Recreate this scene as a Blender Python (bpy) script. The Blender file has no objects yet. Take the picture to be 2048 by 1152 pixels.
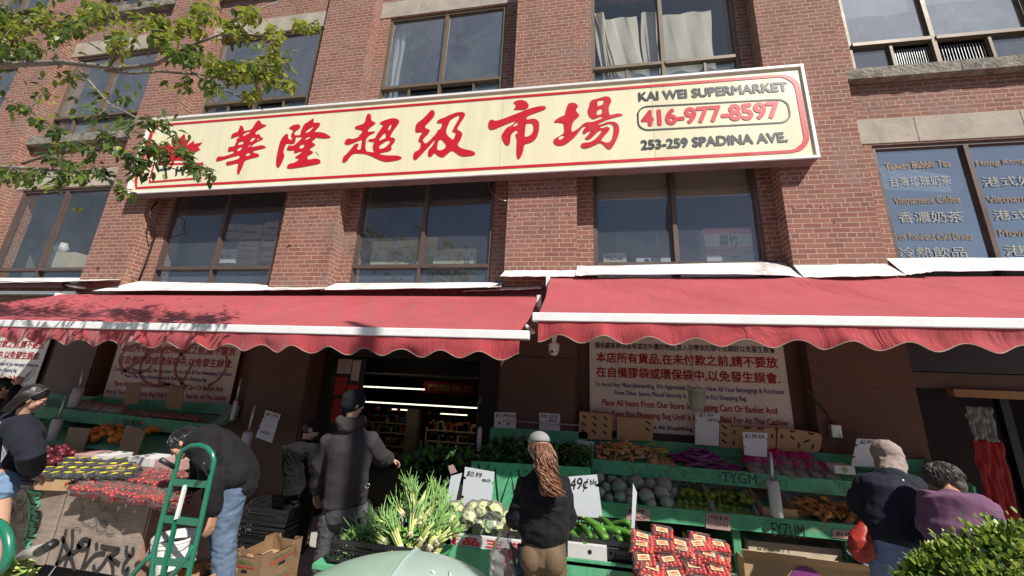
import bpy, bmesh, math, random
from mathutils import Vector, Matrix, noise, Euler
random.seed(7)
C = bpy.context.scene.collection
R_ = math.radians
# ------------------------------------------------------------------ camera frame
FPX = 750.0
def _n(v): return v.normalized()
_U = _n(Vector((130, -2876, FPX)))
_X = Vector((4494, 3, -FPX)); _X = _n(_X - _X.dot(_U) * _U)
_Y = _n(_U.cross(_X))
if _Y.z < 0: _Y = -_Y
CAMZ = 1.88
def ray(px, py):
    d = Vector((px - 1024, py - 576, FPX))
    return Vector((_X.dot(d), _Y.dot(d), _U.dot(d)))
def aty(px, py, y):
    """the spot on the vertical plane at depth y that was measured at this place of the survey photo"""
    d = ray(px, py); t = y / d.y
    return Vector((d.x * t, y, CAMZ + d.z * t))
def atz(px, py, z):
    d = ray(px, py); t = (z - CAMZ) / d.z
    return Vector((d.x * t, d.y * t, z))

# ------------------------------------------------------------------ mesh builder
class MB:
    def __init__(s): s.v = []; s.f = []; s.m = []
    def add(s, vs, fs, mi=0):
        b = len(s.v); s.v += [Vector(v) for v in vs]
        s.f += [tuple(i + b for i in f) for f in fs]; s.m += [mi] * len(fs)
    def box(s, a, b, mi=0):
        x0, y0, z0 = a; x1, y1, z1 = b
        s.add([(x0,y0,z0),(x1,y0,z0),(x1,y1,z0),(x0,y1,z0),(x0,y0,z1),(x1,y0,z1),(x1,y1,z1),(x0,y1,z1)],
              [(0,3,2,1),(4,5,6,7),(0,1,5,4),(1,2,6,5),(2,3,7,6),(3,0,4,7)], mi)
    def obox(s, c, size, rot=None, mi=0):
        hx, hy, hz = [k / 2 for k in size]
        m = rot if rot is not None else Matrix.Identity(3)
        if isinstance(m, Euler): m = m.to_matrix()
        c = Vector(c)
        vs = [c + m @ Vector(p) for p in [(-hx,-hy,-hz),(hx,-hy,-hz),(hx,hy,-hz),(-hx,hy,-hz),(-hx,-hy,hz),(hx,-hy,hz),(hx,hy,hz),(-hx,hy,hz)]]
        s.add(vs, [(0,3,2,1),(4,5,6,7),(0,1,5,4),(1,2,6,5),(2,3,7,6),(3,0,4,7)], mi)
    def prism(s, pts, vec, mi=0):
        n = len(pts); vec = Vector(vec); pts = [Vector(p) for p in pts]
        s.add(pts + [p + vec for p in pts],
              [tuple(range(n)), tuple(range(2*n-1, n-1, -1))] + [(i, i+n, (i+1) % n + n, (i+1) % n) for i in range(n)], mi)
    def tube(s, pts, rad, n=8, mi=0, caps=True, flat=None):
        pts = [Vector(p) for p in pts]
        if not isinstance(rad, (list, tuple)): rad = [rad] * len(pts)
        b = len(s.v); prev = None
        for i, p in enumerate(pts):
            t = (pts[min(i+1, len(pts)-1)] - pts[max(i-1, 0)])
            t = t.normalized() if t.length > 1e-9 else Vector((0,0,1))
            if prev is None:
                u = t.cross(Vector((0,0,1)));
                if u.length < .1: u = t.cross(Vector((1,0,0)))
            else: u = prev - prev.dot(t) * t
            u.normalize(); w = t.cross(u); prev = u
            r = rad[i]; ra, rb = (r if isinstance(r, (tuple, list)) else (r, r))
            for k in range(n):
                a = 2 * math.pi * k / n
                s.v.append(p + u * (math.cos(a) * ra) + w * (math.sin(a) * rb))
        for i in range(len(pts) - 1):
            for k in range(n):
                k2 = (k+1) % n
                s.f.append((b+i*n+k, b+i*n+k2, b+(i+1)*n+k2, b+(i+1)*n+k)); s.m.append(mi)
        if caps:
            s.f.append(tuple(b+k for k in range(n-1, -1, -1))); s.m.append(mi)
            e = b + (len(pts)-1)*n; s.f.append(tuple(e+k for k in range(n))); s.m.append(mi)
    def sph(s, c, r, seg=10, ring=7, rot=None, mi=0, fn=None):
        if not isinstance(r, (tuple, list)): r = (r, r, r)
        m = rot if rot is not None else Matrix.Identity(3)
        if isinstance(m, Euler): m = m.to_matrix()
        c = Vector(c); vs = [Vector((0,0,1))]
        for i in range(1, ring):
            th = math.pi * i / ring
            for k in range(seg):
                a = 2*math.pi*k/seg
                vs.append(Vector((math.sin(th)*math.cos(a), math.sin(th)*math.sin(a), math.cos(th))))
        vs.append(Vector((0,0,-1)))
        if fn: vs = [fn(v) for v in vs]
        vs = [c + m @ Vector((v.x*r[0], v.y*r[1], v.z*r[2])) for v in vs]
        fs = [(0, 1+k, 1+(k+1) % seg) for k in range(seg)]
        for i in range(ring-2):
            o = 1 + i*seg
            fs += [(o+k, o+seg+k, o+seg+(k+1) % seg, o+(k+1) % seg) for k in range(seg)]
        o = 1 + (ring-2)*seg; L = len(vs)-1
        fs += [(o+k, L, o+(k+1) % seg) for k in range(seg)]
        s.add(vs, fs, mi)
    def grid(s, nu, nv, fn, mi=0):
        b = len(s.v)
        for j in range(nv+1):
            for i in range(nu+1): s.v.append(Vector(fn(i/nu, j/nv)))
        for j in range(nv):
            for i in range(nu):
                a = b + j*(nu+1) + i
                s.f.append((a, a+1, a+nu+2, a+nu+1)); s.m.append(mi)
    def mesh(s, name, mats, off=None, smooth=False):
        me = bpy.data.meshes.new(name)
        off = off or Vector((0,0,0))
        me.from_pydata([tuple(v - off) for v in s.v], [], s.f)
        if not isinstance(mats, (list, tuple)): mats = [mats]
        for m in mats: me.materials.append(m)
        if len(mats) > 1: me.polygons.foreach_set('material_index', s.m)
        me.polygons.foreach_set('use_smooth', [smooth] * len(me.polygons))
        me.update(); return me
    def build(s, name, mats, parent=None, smooth=False, bevel=0, solid=0, local=False):
        off = Vector((0,0,0))
        p = parent
        if not local:
            while p is not None: off += p.location; p = p.parent
        me = s.mesh(name, mats, off, smooth)
        o = bpy.data.objects.new(name, me); C.objects.link(o); o.parent = parent
        if solid:
            md = o.modifiers.new('solid', 'SOLIDIFY'); md.thickness = solid; md.offset = 0
        if bevel:
            md = o.modifiers.new('bevel', 'BEVEL'); md.width = bevel; md.segments = 2; md.limit_method = 'ANGLE'
        return o
def thing(name, label, cat, loc=(0,0,0), rz=0, group=None, kind=None):
    o = bpy.data.objects.new(name, None); C.objects.link(o); o.empty_display_size = .1
    o.location = loc; o.rotation_euler = (0, 0, rz); o['label'] = label; o['category'] = cat
    if group: o['group'] = group
    if kind: o['kind'] = kind
    return o
def tag(o, label, cat=None, group=None, kind=None):
    o['label'] = label
    if cat: o['category'] = cat
    if group: o['group'] = group
    if kind: o['kind'] = kind
    return o
def center(o):
    """give a one-mesh thing an origin at its own base"""
    vs = o.data.vertices
    if not vs: return o
    c = Vector((sum(v.co.x for v in vs)/len(vs), sum(v.co.y for v in vs)/len(vs), min(v.co.z for v in vs)))
    o.data.transform(Matrix.Translation(-c)); o.location = o.location + c
    return o
_kids = {}
def copy_tree(o, parent=None):
    c = o.copy(); C.objects.link(c); c.parent = parent
    for ch in list(o.children): copy_tree(ch, c)
    return c
def place(proto, first, loc, rot=(0,0,0), scale=1, label=None):
    o = proto if first else copy_tree(proto)
    o.location = loc; o.rotation_euler = rot
    o.scale = (scale,)*3 if not isinstance(scale, (tuple, list)) else scale
    if label: o['label'] = label
    return o

# ------------------------------------------------------------------ materials
MT = {}
class NT:
    def __init__(s, name):
        s.m = bpy.data.materials.new(name); s.m.use_nodes = True; s.t = s.m.node_tree
        s.t.nodes.clear(); s.out = s.n('ShaderNodeOutputMaterial'); MT[name] = s.m
    def n(s, typ, **kw):
        n = s.t.nodes.new(typ)
        for k, v in kw.items():
            if k.startswith('i_'):
                key = k[2:]; key = int(key) if key.isdigit() else key.replace('_', ' ')
                n.inputs[key].default_value = v
            else: setattr(n, k, v)
        return n
    def l(s, a, b): s.t.links.new(a, b)
    def coord(s, kind='Object', scale=(1,1,1)):
        tc = s.n('ShaderNodeTexCoord'); mp = s.n('ShaderNodeMapping'); mp.inputs['Scale'].default_value = scale
        s.l(tc.outputs[kind], mp.inputs['Vector']); return mp.outputs['Vector']
    def noise(s, vec, scale, detail=4, rough=.6, dist=0):
        n = s.n('ShaderNodeTexNoise'); n.inputs['Scale'].default_value = scale; n.inputs['Detail'].default_value = detail
        n.inputs['Roughness'].default_value = rough; n.inputs['Distortion'].default_value = dist
        s.l(vec, n.inputs['Vector']); return n.outputs['Fac']
    def ramp(s, fac, stops, interp='LINEAR'):
        r = s.n('ShaderNodeValToRGB'); e = r.color_ramp.elements; r.color_ramp.interpolation = interp
        while len(e) < len(stops): e.new(.5)
        for el, (p, c) in zip(e, stops):
            el.position = p; el.color = (c, c, c, 1) if isinstance(c, (int, float)) else (*c, 1)
        s.l(fac, r.inputs['Fac']); return r.outputs['Color']
    def mix(s, a, b, fac, mode='MIX'):
        m = s.n('ShaderNodeMix'); m.data_type = 'RGBA'; m.blend_type = mode
        for k, v in ((0, fac), (6, a), (7, b)):
            if isinstance(v, (int, float)): m.inputs[k].default_value = v if k == 0 else (v, v, v, 1)
            elif isinstance(v, (tuple, list)): m.inputs[k].default_value = (*v, 1) if len(v) == 3 else v
            else: s.l(v, m.inputs[k])
        return m.outputs[2]
    def math(s, op, a, b=0):
        m = s.n('ShaderNodeMath'); m.operation = op
        for k, v in ((0, a), (1, b)):
            if isinstance(v, (int, float)): m.inputs[k].default_value = v
            else: s.l(v, m.inputs[k])
        return m.outputs[0]
    def bsdf(s, col, rough=.6, metal=0, spec=.4, bump=None, bs=.3, bd=.01, trans=0, alpha=1, coat=0, sheen=0):
        p = s.n('ShaderNodeBsdfPrincipled')
        def put(k, v):
            if isinstance(v, (int, float)): p.inputs[k].default_value = v
            elif isinstance(v, (tuple, list)): p.inputs[k].default_value = (*v, 1)
            else: s.l(v, p.inputs[k])
        put('Base Color', col); put('Roughness', rough); put('Metallic', metal); put('Specular IOR Level', spec)
        put('Transmission Weight', trans); put('Alpha', alpha); put('Coat Weight', coat); put('Sheen Weight', sheen)
        if bump is not None:
            b = s.n('ShaderNodeBump'); b.inputs['Strength'].default_value = bs; b.inputs['Distance'].default_value = bd
            s.l(bump, b.inputs['Height']); s.l(b.outputs['Normal'], p.inputs['Normal'])
        return p
    def end(s, sh): s.l(sh.outputs[0], s.out.inputs['Surface']); return s.m
def hsv(c, f): return tuple(max(0, min(1, k*f)) for k in c)
def pm(name, col, rough=.6, var=.25, scale=6, metal=0, spec=.4, bump=.15, bscale=40, bd=.004, dirt=None, dirt_amt=.5, rnd=0, coat=0, sheen=0, stretch=(1,1,1)):
    """the everyday procedural material: a colour that wanders, fine bump, optional dirt and per-object change"""
    if name in MT: return MT[name]
    t = NT(name); v = t.coord('Object', stretch)
    f = t.noise(v, scale, 5)
    c = t.ramp(f, [(.25, hsv(col, 1-var)), (.75, hsv(col, 1+var))])
    if dirt:
        d = t.ramp(t.noise(v, scale*.6, 8, .7, .6), [(.5, 0), (.68, 1)])
        c = t.mix(c, dirt, t.math('MULTIPLY', d, dirt_amt))
    if rnd:
        oi = t.n('ShaderNodeObjectInfo'); h = t.n('ShaderNodeHueSaturation')
        mr = t.n('ShaderNodeMapRange'); t.l(oi.outputs['Random'], mr.inputs[0])
        mr.inputs[3].default_value = 1-rnd; mr.inputs[4].default_value = 1+rnd
        t.l(mr.outputs[0], h.inputs['Value']); t.l(c, h.inputs['Color']); c = h.outputs[0]
    b = t.noise(v, bscale, 4)
    return t.end(t.bsdf(c, t.ramp(f, [(.3, max(0, rough-.08)), (.7, min(1, rough+.08))]), metal, spec, b if bump else None, bump, bd, coat=coat, sheen=sheen))
def clear(name, tint=(1,1,1), gloss=.25, rough=.05, milk=0, milkcol=(.8,.8,.8)):
    """thin clear sheet: lets light through, catches highlights, optionally a little milky"""
    t = NT(name); tr = t.n('ShaderNodeBsdfTransparent'); tr.inputs[0].default_value = (*tint, 1)
    gl = t.n('ShaderNodeBsdfGlossy'); gl.inputs['Roughness'].default_value = rough
    v = t.coord(); b = t.n('ShaderNodeBump'); b.inputs['Strength'].default_value = .3; b.inputs['Distance'].default_value = .01
    t.l(t.noise(v, 30, 3), b.inputs['Height']); t.l(b.outputs[0], gl.inputs['Normal'])
    fr = t.n('ShaderNodeLayerWeight'); fr.inputs['Blend'].default_value = gloss
    m = t.n('ShaderNodeMixShader'); t.l(fr.outputs['Fresnel'], m.inputs[0]); t.l(tr.outputs[0], m.inputs[1]); t.l(gl.outputs[0], m.inputs[2])
    if milk:
        df = t.n('ShaderNodeBsdfDiffuse'); df.inputs[0].default_value = (*milkcol, 1)
        m2 = t.n('ShaderNodeMixShader'); m2.inputs[0].default_value = milk
        t.l(m.outputs[0], m2.inputs[1]); t.l(df.outputs[0], m2.inputs[2]); m = m2
    return t.end(m)

# ------------------------------------------------------------------ lettering
def txt(body, x0, x1, z0, h, y, mat, parent, name='lettering', bold=0.0, skew=0, ext=0, dirv=None, upv=None, org=None, shear=0):
    """letters on a wall plane facing -y, fitted to a width x0..x1 and a height h, slope skew; bold thickens the strokes by overprinting"""
    cu = bpy.data.curves.new(name, 'FONT'); cu.body = body; cu.size = 1; cu.resolution_u = 3; cu.shear = shear
    to = bpy.data.objects.new('t', cu); C.objects.link(to)
    dg = bpy.context.evaluated_depsgraph_get(); dg.update()
    me = bpy.data.meshes.new_from_object(to.evaluated_get(dg)); bpy.data.objects.remove(to); bpy.data.curves.remove(cu)
    if not me.vertices: return None
    xs = [v.co.x for v in me.vertices]; ys = [v.co.y for v in me.vertices]
    ax, bx, ay, by = min(xs), max(xs), min(ys), max(ys)
    k = bold; sx = (x1-x0)/(bx-ax+2*k); sy = h/(by-ay+2*k)
    off = Vector((0,0,0)); p = parent
    while p is not None: off += p.location; p = p.parent
    D = Vector(dirv) if dirv is not None else Vector((1, 0, skew)); Uv = Vector(upv) if upv is not None else Vector((0,0,1))
    O = Vector(org) if org is not None else Vector((x0, y, z0)); N = D.cross(Uv).normalized()
    sh = [(0,0)] + ([(k*math.cos(R_(a)), k*math.sin(R_(a))) for a in range(0, 360, 45)] if k else [])
    V = []; F = []; base = [v.co.copy() for v in me.vertices]; fs = [tuple(q.vertices) for q in me.polygons]
    for i, (dx, dy) in enumerate(sh):
        b = len(V)
        V += [tuple(O + D*((v.x-ax+k+dx)*sx) + Uv*((v.y-ay+k+dy)*sy) + N*(.00012*i) - off) for v in base]
        F += [tuple(j+b for j in f) for f in fs]
    bpy.data.meshes.remove(me); me = bpy.data.meshes.new(name); me.from_pydata(V, [], F)
    me.materials.append(mat); o = bpy.data.objects.new(name, me); C.objects.link(o); o.parent = parent
    return o
def fillpoly(name, loops, mat, parent, ext=.001, smooth=0):
    """flat shape with holes: loops of 3-D points lying in one x-z plane"""
    cu = bpy.data.curves.new(name, 'CURVE'); cu.dimensions = '2D'; cu.fill_mode = 'BOTH'
    y = loops[0][0].y
    for lp in loops:
        pts = [(p.x, p.z) for p in lp]
        for _ in range(smooth):
            q = []
            for i in range(len(pts)):
                a, b = pts[i], pts[(i+1) % len(pts)]
                q.append((a[0]*.75+b[0]*.25, a[1]*.75+b[1]*.25)); q.append((a[0]*.25+b[0]*.75, a[1]*.25+b[1]*.75))
            pts = q
        sp = cu.splines.new('POLY'); sp.points.add(len(pts)-1); sp.use_cyclic_u = True
        for i, p in enumerate(pts): sp.points[i].co = (p[0], p[1], 0, 1)
    to = bpy.data.objects.new('t', cu); C.objects.link(to)
    dg = bpy.context.evaluated_depsgraph_get(); dg.update()
    me = bpy.data.meshes.new_from_object(to.evaluated_get(dg)); bpy.data.objects.remove(to); bpy.data.curves.remove(cu)
    off = Vector((0,0,0)); p = parent
    while p is not None: off += p.location; p = p.parent
    for v in me.vertices: v.co = Vector((v.co.x, y, v.co.y)) - off
    me.materials.clear(); me.materials.append(mat); me.name = name
    o = bpy.data.objects.new(name, me); C.objects.link(o); o.parent = parent
    if ext:
        md = o.modifiers.new('solid', 'SOLIDIFY'); md.thickness = ext; md.offset = 0
    return o
def scrawl(mb, pts, w, y=None, nrm=(0,-1,0), t=.0008, mi=0):
    """a flat pen or spray stroke through 3-D points"""
    n = Vector(nrm).normalized(); pts = [Vector(p) for p in pts]
    if len(pts) < 2: return
    b = len(mb.v)
    for i, p in enumerate(pts):
        d = (pts[min(i+1, len(pts)-1)] - pts[max(i-1, 0)]).normalized()
        s = d.cross(n).normalized() * (w/2)
        e = d*(w*.3)*(-1 if i == 0 else 1 if i == len(pts)-1 else 0)
        mb.v += [p+s+n*t+e, p-s+n*t+e]
    for i in range(len(pts)-1):
        mb.f.append((b+2*i, b+2*i+2, b+2*i+3, b+2*i+1)); mb.m.append(mi)
# ------------------------------------------------------------------ materials of the place
def brick_mat(name, paint=None):
    t = NT(name); tc = t.n('ShaderNodeTexCoord'); sp = t.n('ShaderNodeSeparateXYZ'); t.l(tc.outputs['Object'], sp.inputs[0])
    cb = t.n('ShaderNodeCombineXYZ'); t.l(t.math('ADD', sp.outputs[0], sp.outputs[1]), cb.inputs[0]); t.l(sp.outputs[2], cb.inputs[1])
    # uneven courses
    wob = t.noise(tc.outputs['Object'], 2.2, 3); 
    add = t.n('ShaderNodeVectorMath'); add.operation = 'ADD'; cw = t.n('ShaderNodeCombineXYZ')
    t.l(t.math('MULTIPLY', t.math('SUBTRACT', wob, .5), .02), cw.inputs[1])
    w2 = t.noise(tc.outputs['Object'], 25, 2); t.l(t.math('MULTIPLY', t.math('SUBTRACT', w2, .5), .010), cw.inputs[0])
    t.l(cb.outputs[0], add.inputs[0]); t.l(cw.outputs[0], add.inputs[1])
    br = t.n('ShaderNodeTexBrick'); br.offset = .5; br.squash = .5; br.squash_frequency = 6
    br.inputs['Scale'].default_value = 1; br.inputs['Brick Width'].default_value = .232; br.inputs['Row Height'].default_value = .0745
    br.inputs['Mortar Size'].default_value = .0068; br.inputs['Mortar Smooth'].default_value = .25; br.inputs['Bias'].default_value = -.1
    br.inputs['Color1'].default_value = (.31, .142, .102, 1); br.inputs['Color2'].default_value = (.225, .100, .074, 1)
    br.inputs['Mortar'].default_value = (.46, .36, .29, 1)
    t.l(add.outputs[0], br.inputs['Vector'])
    col = br.outputs['Color']
    n1 = t.noise(tc.outputs['Object'], 1.1, 6, .65); 
    col = t.mix(col, t.mix(col, (.25,.20,.185), .5), t.ramp(n1, [(.52, 0), (.66, 1)]))
    fine = t.noise(tc.outputs['Object'], 60, 5, .75)
    col = t.mix(col, t.ramp(fine, [(.3, .62), (.7, 1.25)]), 1, 'MULTIPLY')
    soot = t.ramp(t.noise(t.coord('Object', (1.6,1.6,.35)), 1.3, 6, .7), [(.50, 0), (.80, .42)]); col = t.mix(col, (.09,.06,.05), soot)
    # pale bloom and knocked spots
    bl = t.ramp(t.noise(tc.outputs['Object'], 7, 8, .8, 1.), [(.63, 0), (.74, .65)])
    col = t.mix(col, (.42, .33, .29), bl)
    pit = t.ramp(t.noise(tc.outputs['Object'], 19, 2, .5), [(.235, 1), (.25, 0)])
    col = t.mix(col, (.03, .02, .02), pit)
    h = t.math('SUBTRACT', t.math('MULTIPLY', fine, .35), t.math('MULTIPLY', br.outputs['Fac'], .8))
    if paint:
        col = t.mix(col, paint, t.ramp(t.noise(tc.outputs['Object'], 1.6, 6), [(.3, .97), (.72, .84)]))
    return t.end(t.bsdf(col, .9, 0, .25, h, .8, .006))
brick_mat('brick')
# one brick piece painted brown low on the piers
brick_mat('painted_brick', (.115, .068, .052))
def glass_mat(name, tint, refl, dirt, dcol=(.35, .38, .4)):  # the diffuse layer is dirt plus pale reflection painted into the pane
    t = NT(name); v = t.coord('Object')
    tr = t.n('ShaderNodeBsdfTransparent'); tr.inputs[0].default_value = (*tint, 1)
    gl = t.n('ShaderNodeBsdfGlossy'); gl.inputs['Roughness'].default_value = .02; gl.inputs[0].default_value = (.95,.97,1,1)
    b = t.n('ShaderNodeBump'); b.inputs['Strength'].default_value = .12; b.inputs['Distance'].default_value = .03
    t.l(t.noise(v, 1.3, 2), b.inputs['Height']); t.l(b.outputs[0], gl.inputs['Normal'])
    m = t.n('ShaderNodeMixShader'); m.inputs[0].default_value = refl; t.l(tr.outputs[0], m.inputs[1]); t.l(gl.outputs[0], m.inputs[2])
    df = t.n('ShaderNodeBsdfDiffuse'); df.inputs[0].default_value = (*dcol, 1)
    vs = t.coord('Object', (9, 9, .9))
    d1 = t.noise(v, 1.4, 6, .7, .5); d2 = t.ramp(t.noise(vs, 2.6, 6, .8, .3), [(.55, 0), (.8, 1)])
    spot = t.ramp(t.noise(t.coord('Object', (40,40,7)), 1, 3, .6), [(.74, 0), (.77, 1)])
    dd = t.math('ADD', t.math('ADD', t.math('MULTIPLY', d1, dirt), t.math('MULTIPLY', d2, dirt*.7)), t.math('MULTIPLY', spot, .35))
    m2 = t.n('ShaderNodeMixShader'); t.l(dd, m2.inputs[0]); t.l(m.outputs[0], m2.inputs[1]); t.l(df.outputs[0], m2.inputs[2])
    return t.end(m2)
glass_mat('window_glass', (.78, .83, .85), .30, .34, (.46, .48, .49))
glass_mat('clear_window', (.82, .86, .87), .15, .17, (.44, .46, .47))
glass_mat('bright_film_glass', (.6, .66, .7), .42, .42, (.62, .66, .70))  # extra milk paints the bright sky reflection into this pane
glass_mat('curtained_glass', (.85, .88, .88), .14, .07)
glass_mat('dusty_glass', (.6, .66, .7), .24, .30)
glass_mat('blue_glass', (.5, .56, .62), .42, .26, (.25, .33, .42))
glass_mat('door_glass', (.5, .5, .5), .08, .02)
stone = pm('stone', (.40, .35, .29), .9, .2, 3, bump=.5, bscale=30, bd=.01, dirt=(.22,.17,.14), dirt_amt=.5)
old_sill = pm('weathered_sill', (.27, .24, .20), .95, .45, 7, bump=.9, bscale=22, bd=.03, dirt=(.06,.055,.05), dirt_amt=.8)
bronze = pm('bronze_frame', (.12, .085, .072), .45, .15, 3, metal=.2, bump=.05)
gold_frame = pm('anodised_frame', (.15, .112, .075), .5, .15, 4, metal=.15, bump=.05)
flash = pm('flashing_white', (.72, .72, .71), .45, .06, 3, bump=.15, bscale=6, bd=.02, dirt=(.36,.30,.25), dirt_amt=.85)
white = pm('white_metal', (.80, .80, .79), .4, .04, 5, bump=.05, dirt=(.5,.48,.45), dirt_amt=.25)
def awning_mat():
    t = NT('awning_fabric'); v = t.coord('Object')
    n = t.noise(v, 1.5, 6, .6, .4); c = t.ramp(n, [(.3, (.36,.044,.052)), (.7, (.45,.066,.078))])
    st = t.ramp(t.noise(t.coord('Object', (1,1,1)), 24, 3, .5), [(.76, 0), (.79, 1)]); c = t.mix(c, (.8,.6,.58), t.math('MULTIPLY', st, .5))
    fine = t.noise(v, 500, 2)
    p = t.bsdf(c, .82, 0, .2, t.noise(t.coord('Object', (1.2,.25,.5)), 2.6, 4, .55, 1.4), .85, .05, sheen=.3)
    tl = t.n('ShaderNodeBsdfTranslucent'); t.l(c, tl.inputs[0])
    m = t.n('ShaderNodeMixShader'); m.inputs[0].default_value = .12; t.l(p.outputs[0], m.inputs[1]); t.l(tl.outputs[0], m.inputs[2])
    return t.end(m)
awn = awning_mat()
signface = pm('sign_face', (.80, .745, .505), .33, .035, 1.2, bump=.12, bscale=2.5, bd=.02, dirt=(.62,.56,.40), dirt_amt=.4, stretch=(3,1,.35))
sred = pm('sign_red', (.56, .012, .028), .4, .05, 5, bump=.03)
sdark = pm('sign_charcoal', (.035, .042, .045), .4, .1, 5, bump=.03)
alu = pm('aluminium', (.55, .56, .57), .35, .12, 5, metal=.75, bump=.08, dirt=(.3,.28,.27), dirt_amt=.4)
fascia = pm('brown_fascia', (.20, .135, .125), .6, .15, 3, bump=.1, dirt=(.1,.07,.06))
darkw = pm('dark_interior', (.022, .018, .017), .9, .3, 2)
brownp = pm('brown_paint', (.10, .058, .045), .55, .15, 1.5, bump=.2, bscale=8, bd=.01, dirt=(.05,.035,.03), dirt_amt=.5)
maroon = pm('maroon_steel', (.10, .018, .018), .5, .3, 4)
postw = pm('poster_white', (.62, .60, .56), .5, .05, 3, bump=.1, bscale=5, bd=.02, dirt=(.4,.36,.32), dirt_amt=.5)
pred = pm('poster_red', (.30, .012, .02), .5, .08, 5, bump=0)
pblue = pm('poster_blue', (.02, .022, .16), .5, .08, 5, bump=0)
black = pm('black_ink', (.012, .012, .014), .6, .1, 5, bump=0)
cream = pm('old_curtain', (.62, .56, .45), .9, .1, 3, bump=.2, bscale=80)
card = pm('cardboard', (.42, .27, .15), .85, .1, 5, bump=.15, bscale=60, dirt=(.3,.19,.11), dirt_amt=.5)
card2 = pm('pale_cardboard', (.55, .46, .33), .85, .1, 5, bump=.15, bscale=60)
# ------------------------------------------------------------------ camera, sun, sky, ground
cam = bpy.data.cameras.new('camera'); co = bpy.data.objects.new('camera', cam); C.objects.link(co)
rt = Vector((_X.x, _Y.x, _U.x)); dn = Vector((_X.y, _Y.y, _U.y)); fw = Vector((_X.z, _Y.z, _U.z))
co.matrix_world = Matrix(((rt.x, -dn.x, -fw.x, 0), (rt.y, -dn.y, -fw.y, 0), (rt.z, -dn.z, -fw.z, CAMZ), (0, 0, 0, 1)))
cam.sensor_width = 36; cam.lens = FPX / 2048 * 36; cam.clip_start = .05; cam.clip_end = 2000
S = bpy.context.scene; S.camera = co
SUN = Vector((-.227, .2, -.334)).normalized()          # the way the light travels
sl = bpy.data.lights.new('sun', 'SUN'); sl.energy = 5.0; sl.angle = R_(.5); sl.color = (1, .95, .88)
so = bpy.data.objects.new('sun', sl); C.objects.link(so); so.location = (8, -8, 14); so.rotation_euler = SUN.to_track_quat('-Z', 'Y').to_euler()
w = bpy.data.worlds.new('World'); S.world = w; w.use_nodes = True; wn = w.node_tree
sky = wn.nodes.new('ShaderNodeTexSky'); sky.sky_type = 'NISHITA'; sky.sun_disc = False
sky.sun_elevation = math.asin(-SUN.z); sky.sun_rotation = math.atan2(-SUN.x, -SUN.y); sky.dust_density = .6
bg = wn.nodes['Background']; bg.inputs[1].default_value = .06; wn.links.new(sky.outputs[0], bg.inputs[0])
S.view_settings.view_transform = 'Standard'; S.view_settings.look = 'None'; S.view_settings.gamma = 1; S.view_settings.exposure = .45
S.cycles.max_bounces = 7; S.cycles.transparent_max_bounces = 16; S.cycles.use_denoising = True
S.cycles.sample_clamp_indirect = 6; S.cycles.caustics_reflective = False; S.cycles.caustics_refractive = False

concrete = pm('concrete', (.36, .34, .31), .9, .15, 1.5, bump=.3, bscale=50, dirt=(.2,.18,.16), dirt_amt=.6)
asphalt = pm('asphalt', (.06, .06, .062), .9, .3, 3, bump=.5, bscale=120)
g = MB(); g.grid(40, 40, lambda u, v: ((u-.5)*300, (v-.5)*300, -.154))
tag(g.build('ground', asphalt), 'dark asphalt street behind the pavement', kind='structure')
g = MB(); g.box((-40, -3.5, -.6), (40, 5.38, 0)); tag(g.build('pavement', concrete), 'grey concrete pavement in front of the shop', kind='structure')

# ------------------------------------------------------------------ the brick building
YF, YR, YW = 5.4, 5.64, 5.70
bld = thing('brick_building', 'old red brick building of shallow piers and wide windows above the shop', 'building', (0, 5.4, 0))
PIERS = [(-17.4,-16.3), (-13.3,-12.25), (-9.2,-8.2), (-5.11,-4.05), (-1.07,.034), (2.94,4.06), (7.1,8.2), (11.2,12.3)]
BAYS = [(-16.2,-13.55,-14.9), (-12.05,-9.5,-10.79), (-7.92,-5.38,-6.64), (-3.81,-1.34,-2.57), (.29,2.74,1.52), (4.36,6.85,5.54), (8.45,10.95,9.7)]
ROWS = [(3.42, 5.58), (6.87, 9.2), (10.55, 12.9)]
wb = MB()
for a, b in PIERS:
    q = MB(); q.box((a, YF, 2.62), (b, YR+.3, 14)); q.build('pier', MT['brick'], bld)
zs = [2.62] + [z for r in ROWS for z in r] + [14]
xs = [(-16.3, -13.3)] + [(PIERS[i][1], PIERS[i+1][0]) for i in range(1, 7)]
for (px0, px1), (a, b, m) in zip(xs, BAYS):
    for k in range(0, len(zs), 2):      # spandrels
        z0, z1 = zs[k], zs[k+1]
        if k == 0: z0 = 3.0
        wb.box((px0, YR, z0), (px1, YR+.28, z1))
    for z0, z1 in ROWS:                 # jamb strips
        wb.box((px0, YR, z0), (a, YR+.28, z1)); wb.box((b, YR, z0), (px1, YR+.28, z1))
wb.build('wall', MT['brick'], bld)
for (px0, px1), (a, b, m) in zip(xs, BAYS):
    for (z0, z1) in ROWS[:2]:
        lm = MB()
        k = [px0+.005, px0+(px1-px0)*.3, px0+(px1-px0)*.73, px1-.005]
        for i in range(3): lm.box((k[i]+.003, YR-.012, z1+.02), (k[i+1]-.003, YR+.1, z1+.44))
        lm.build('lintel', stone, bld, bevel=.006)
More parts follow.
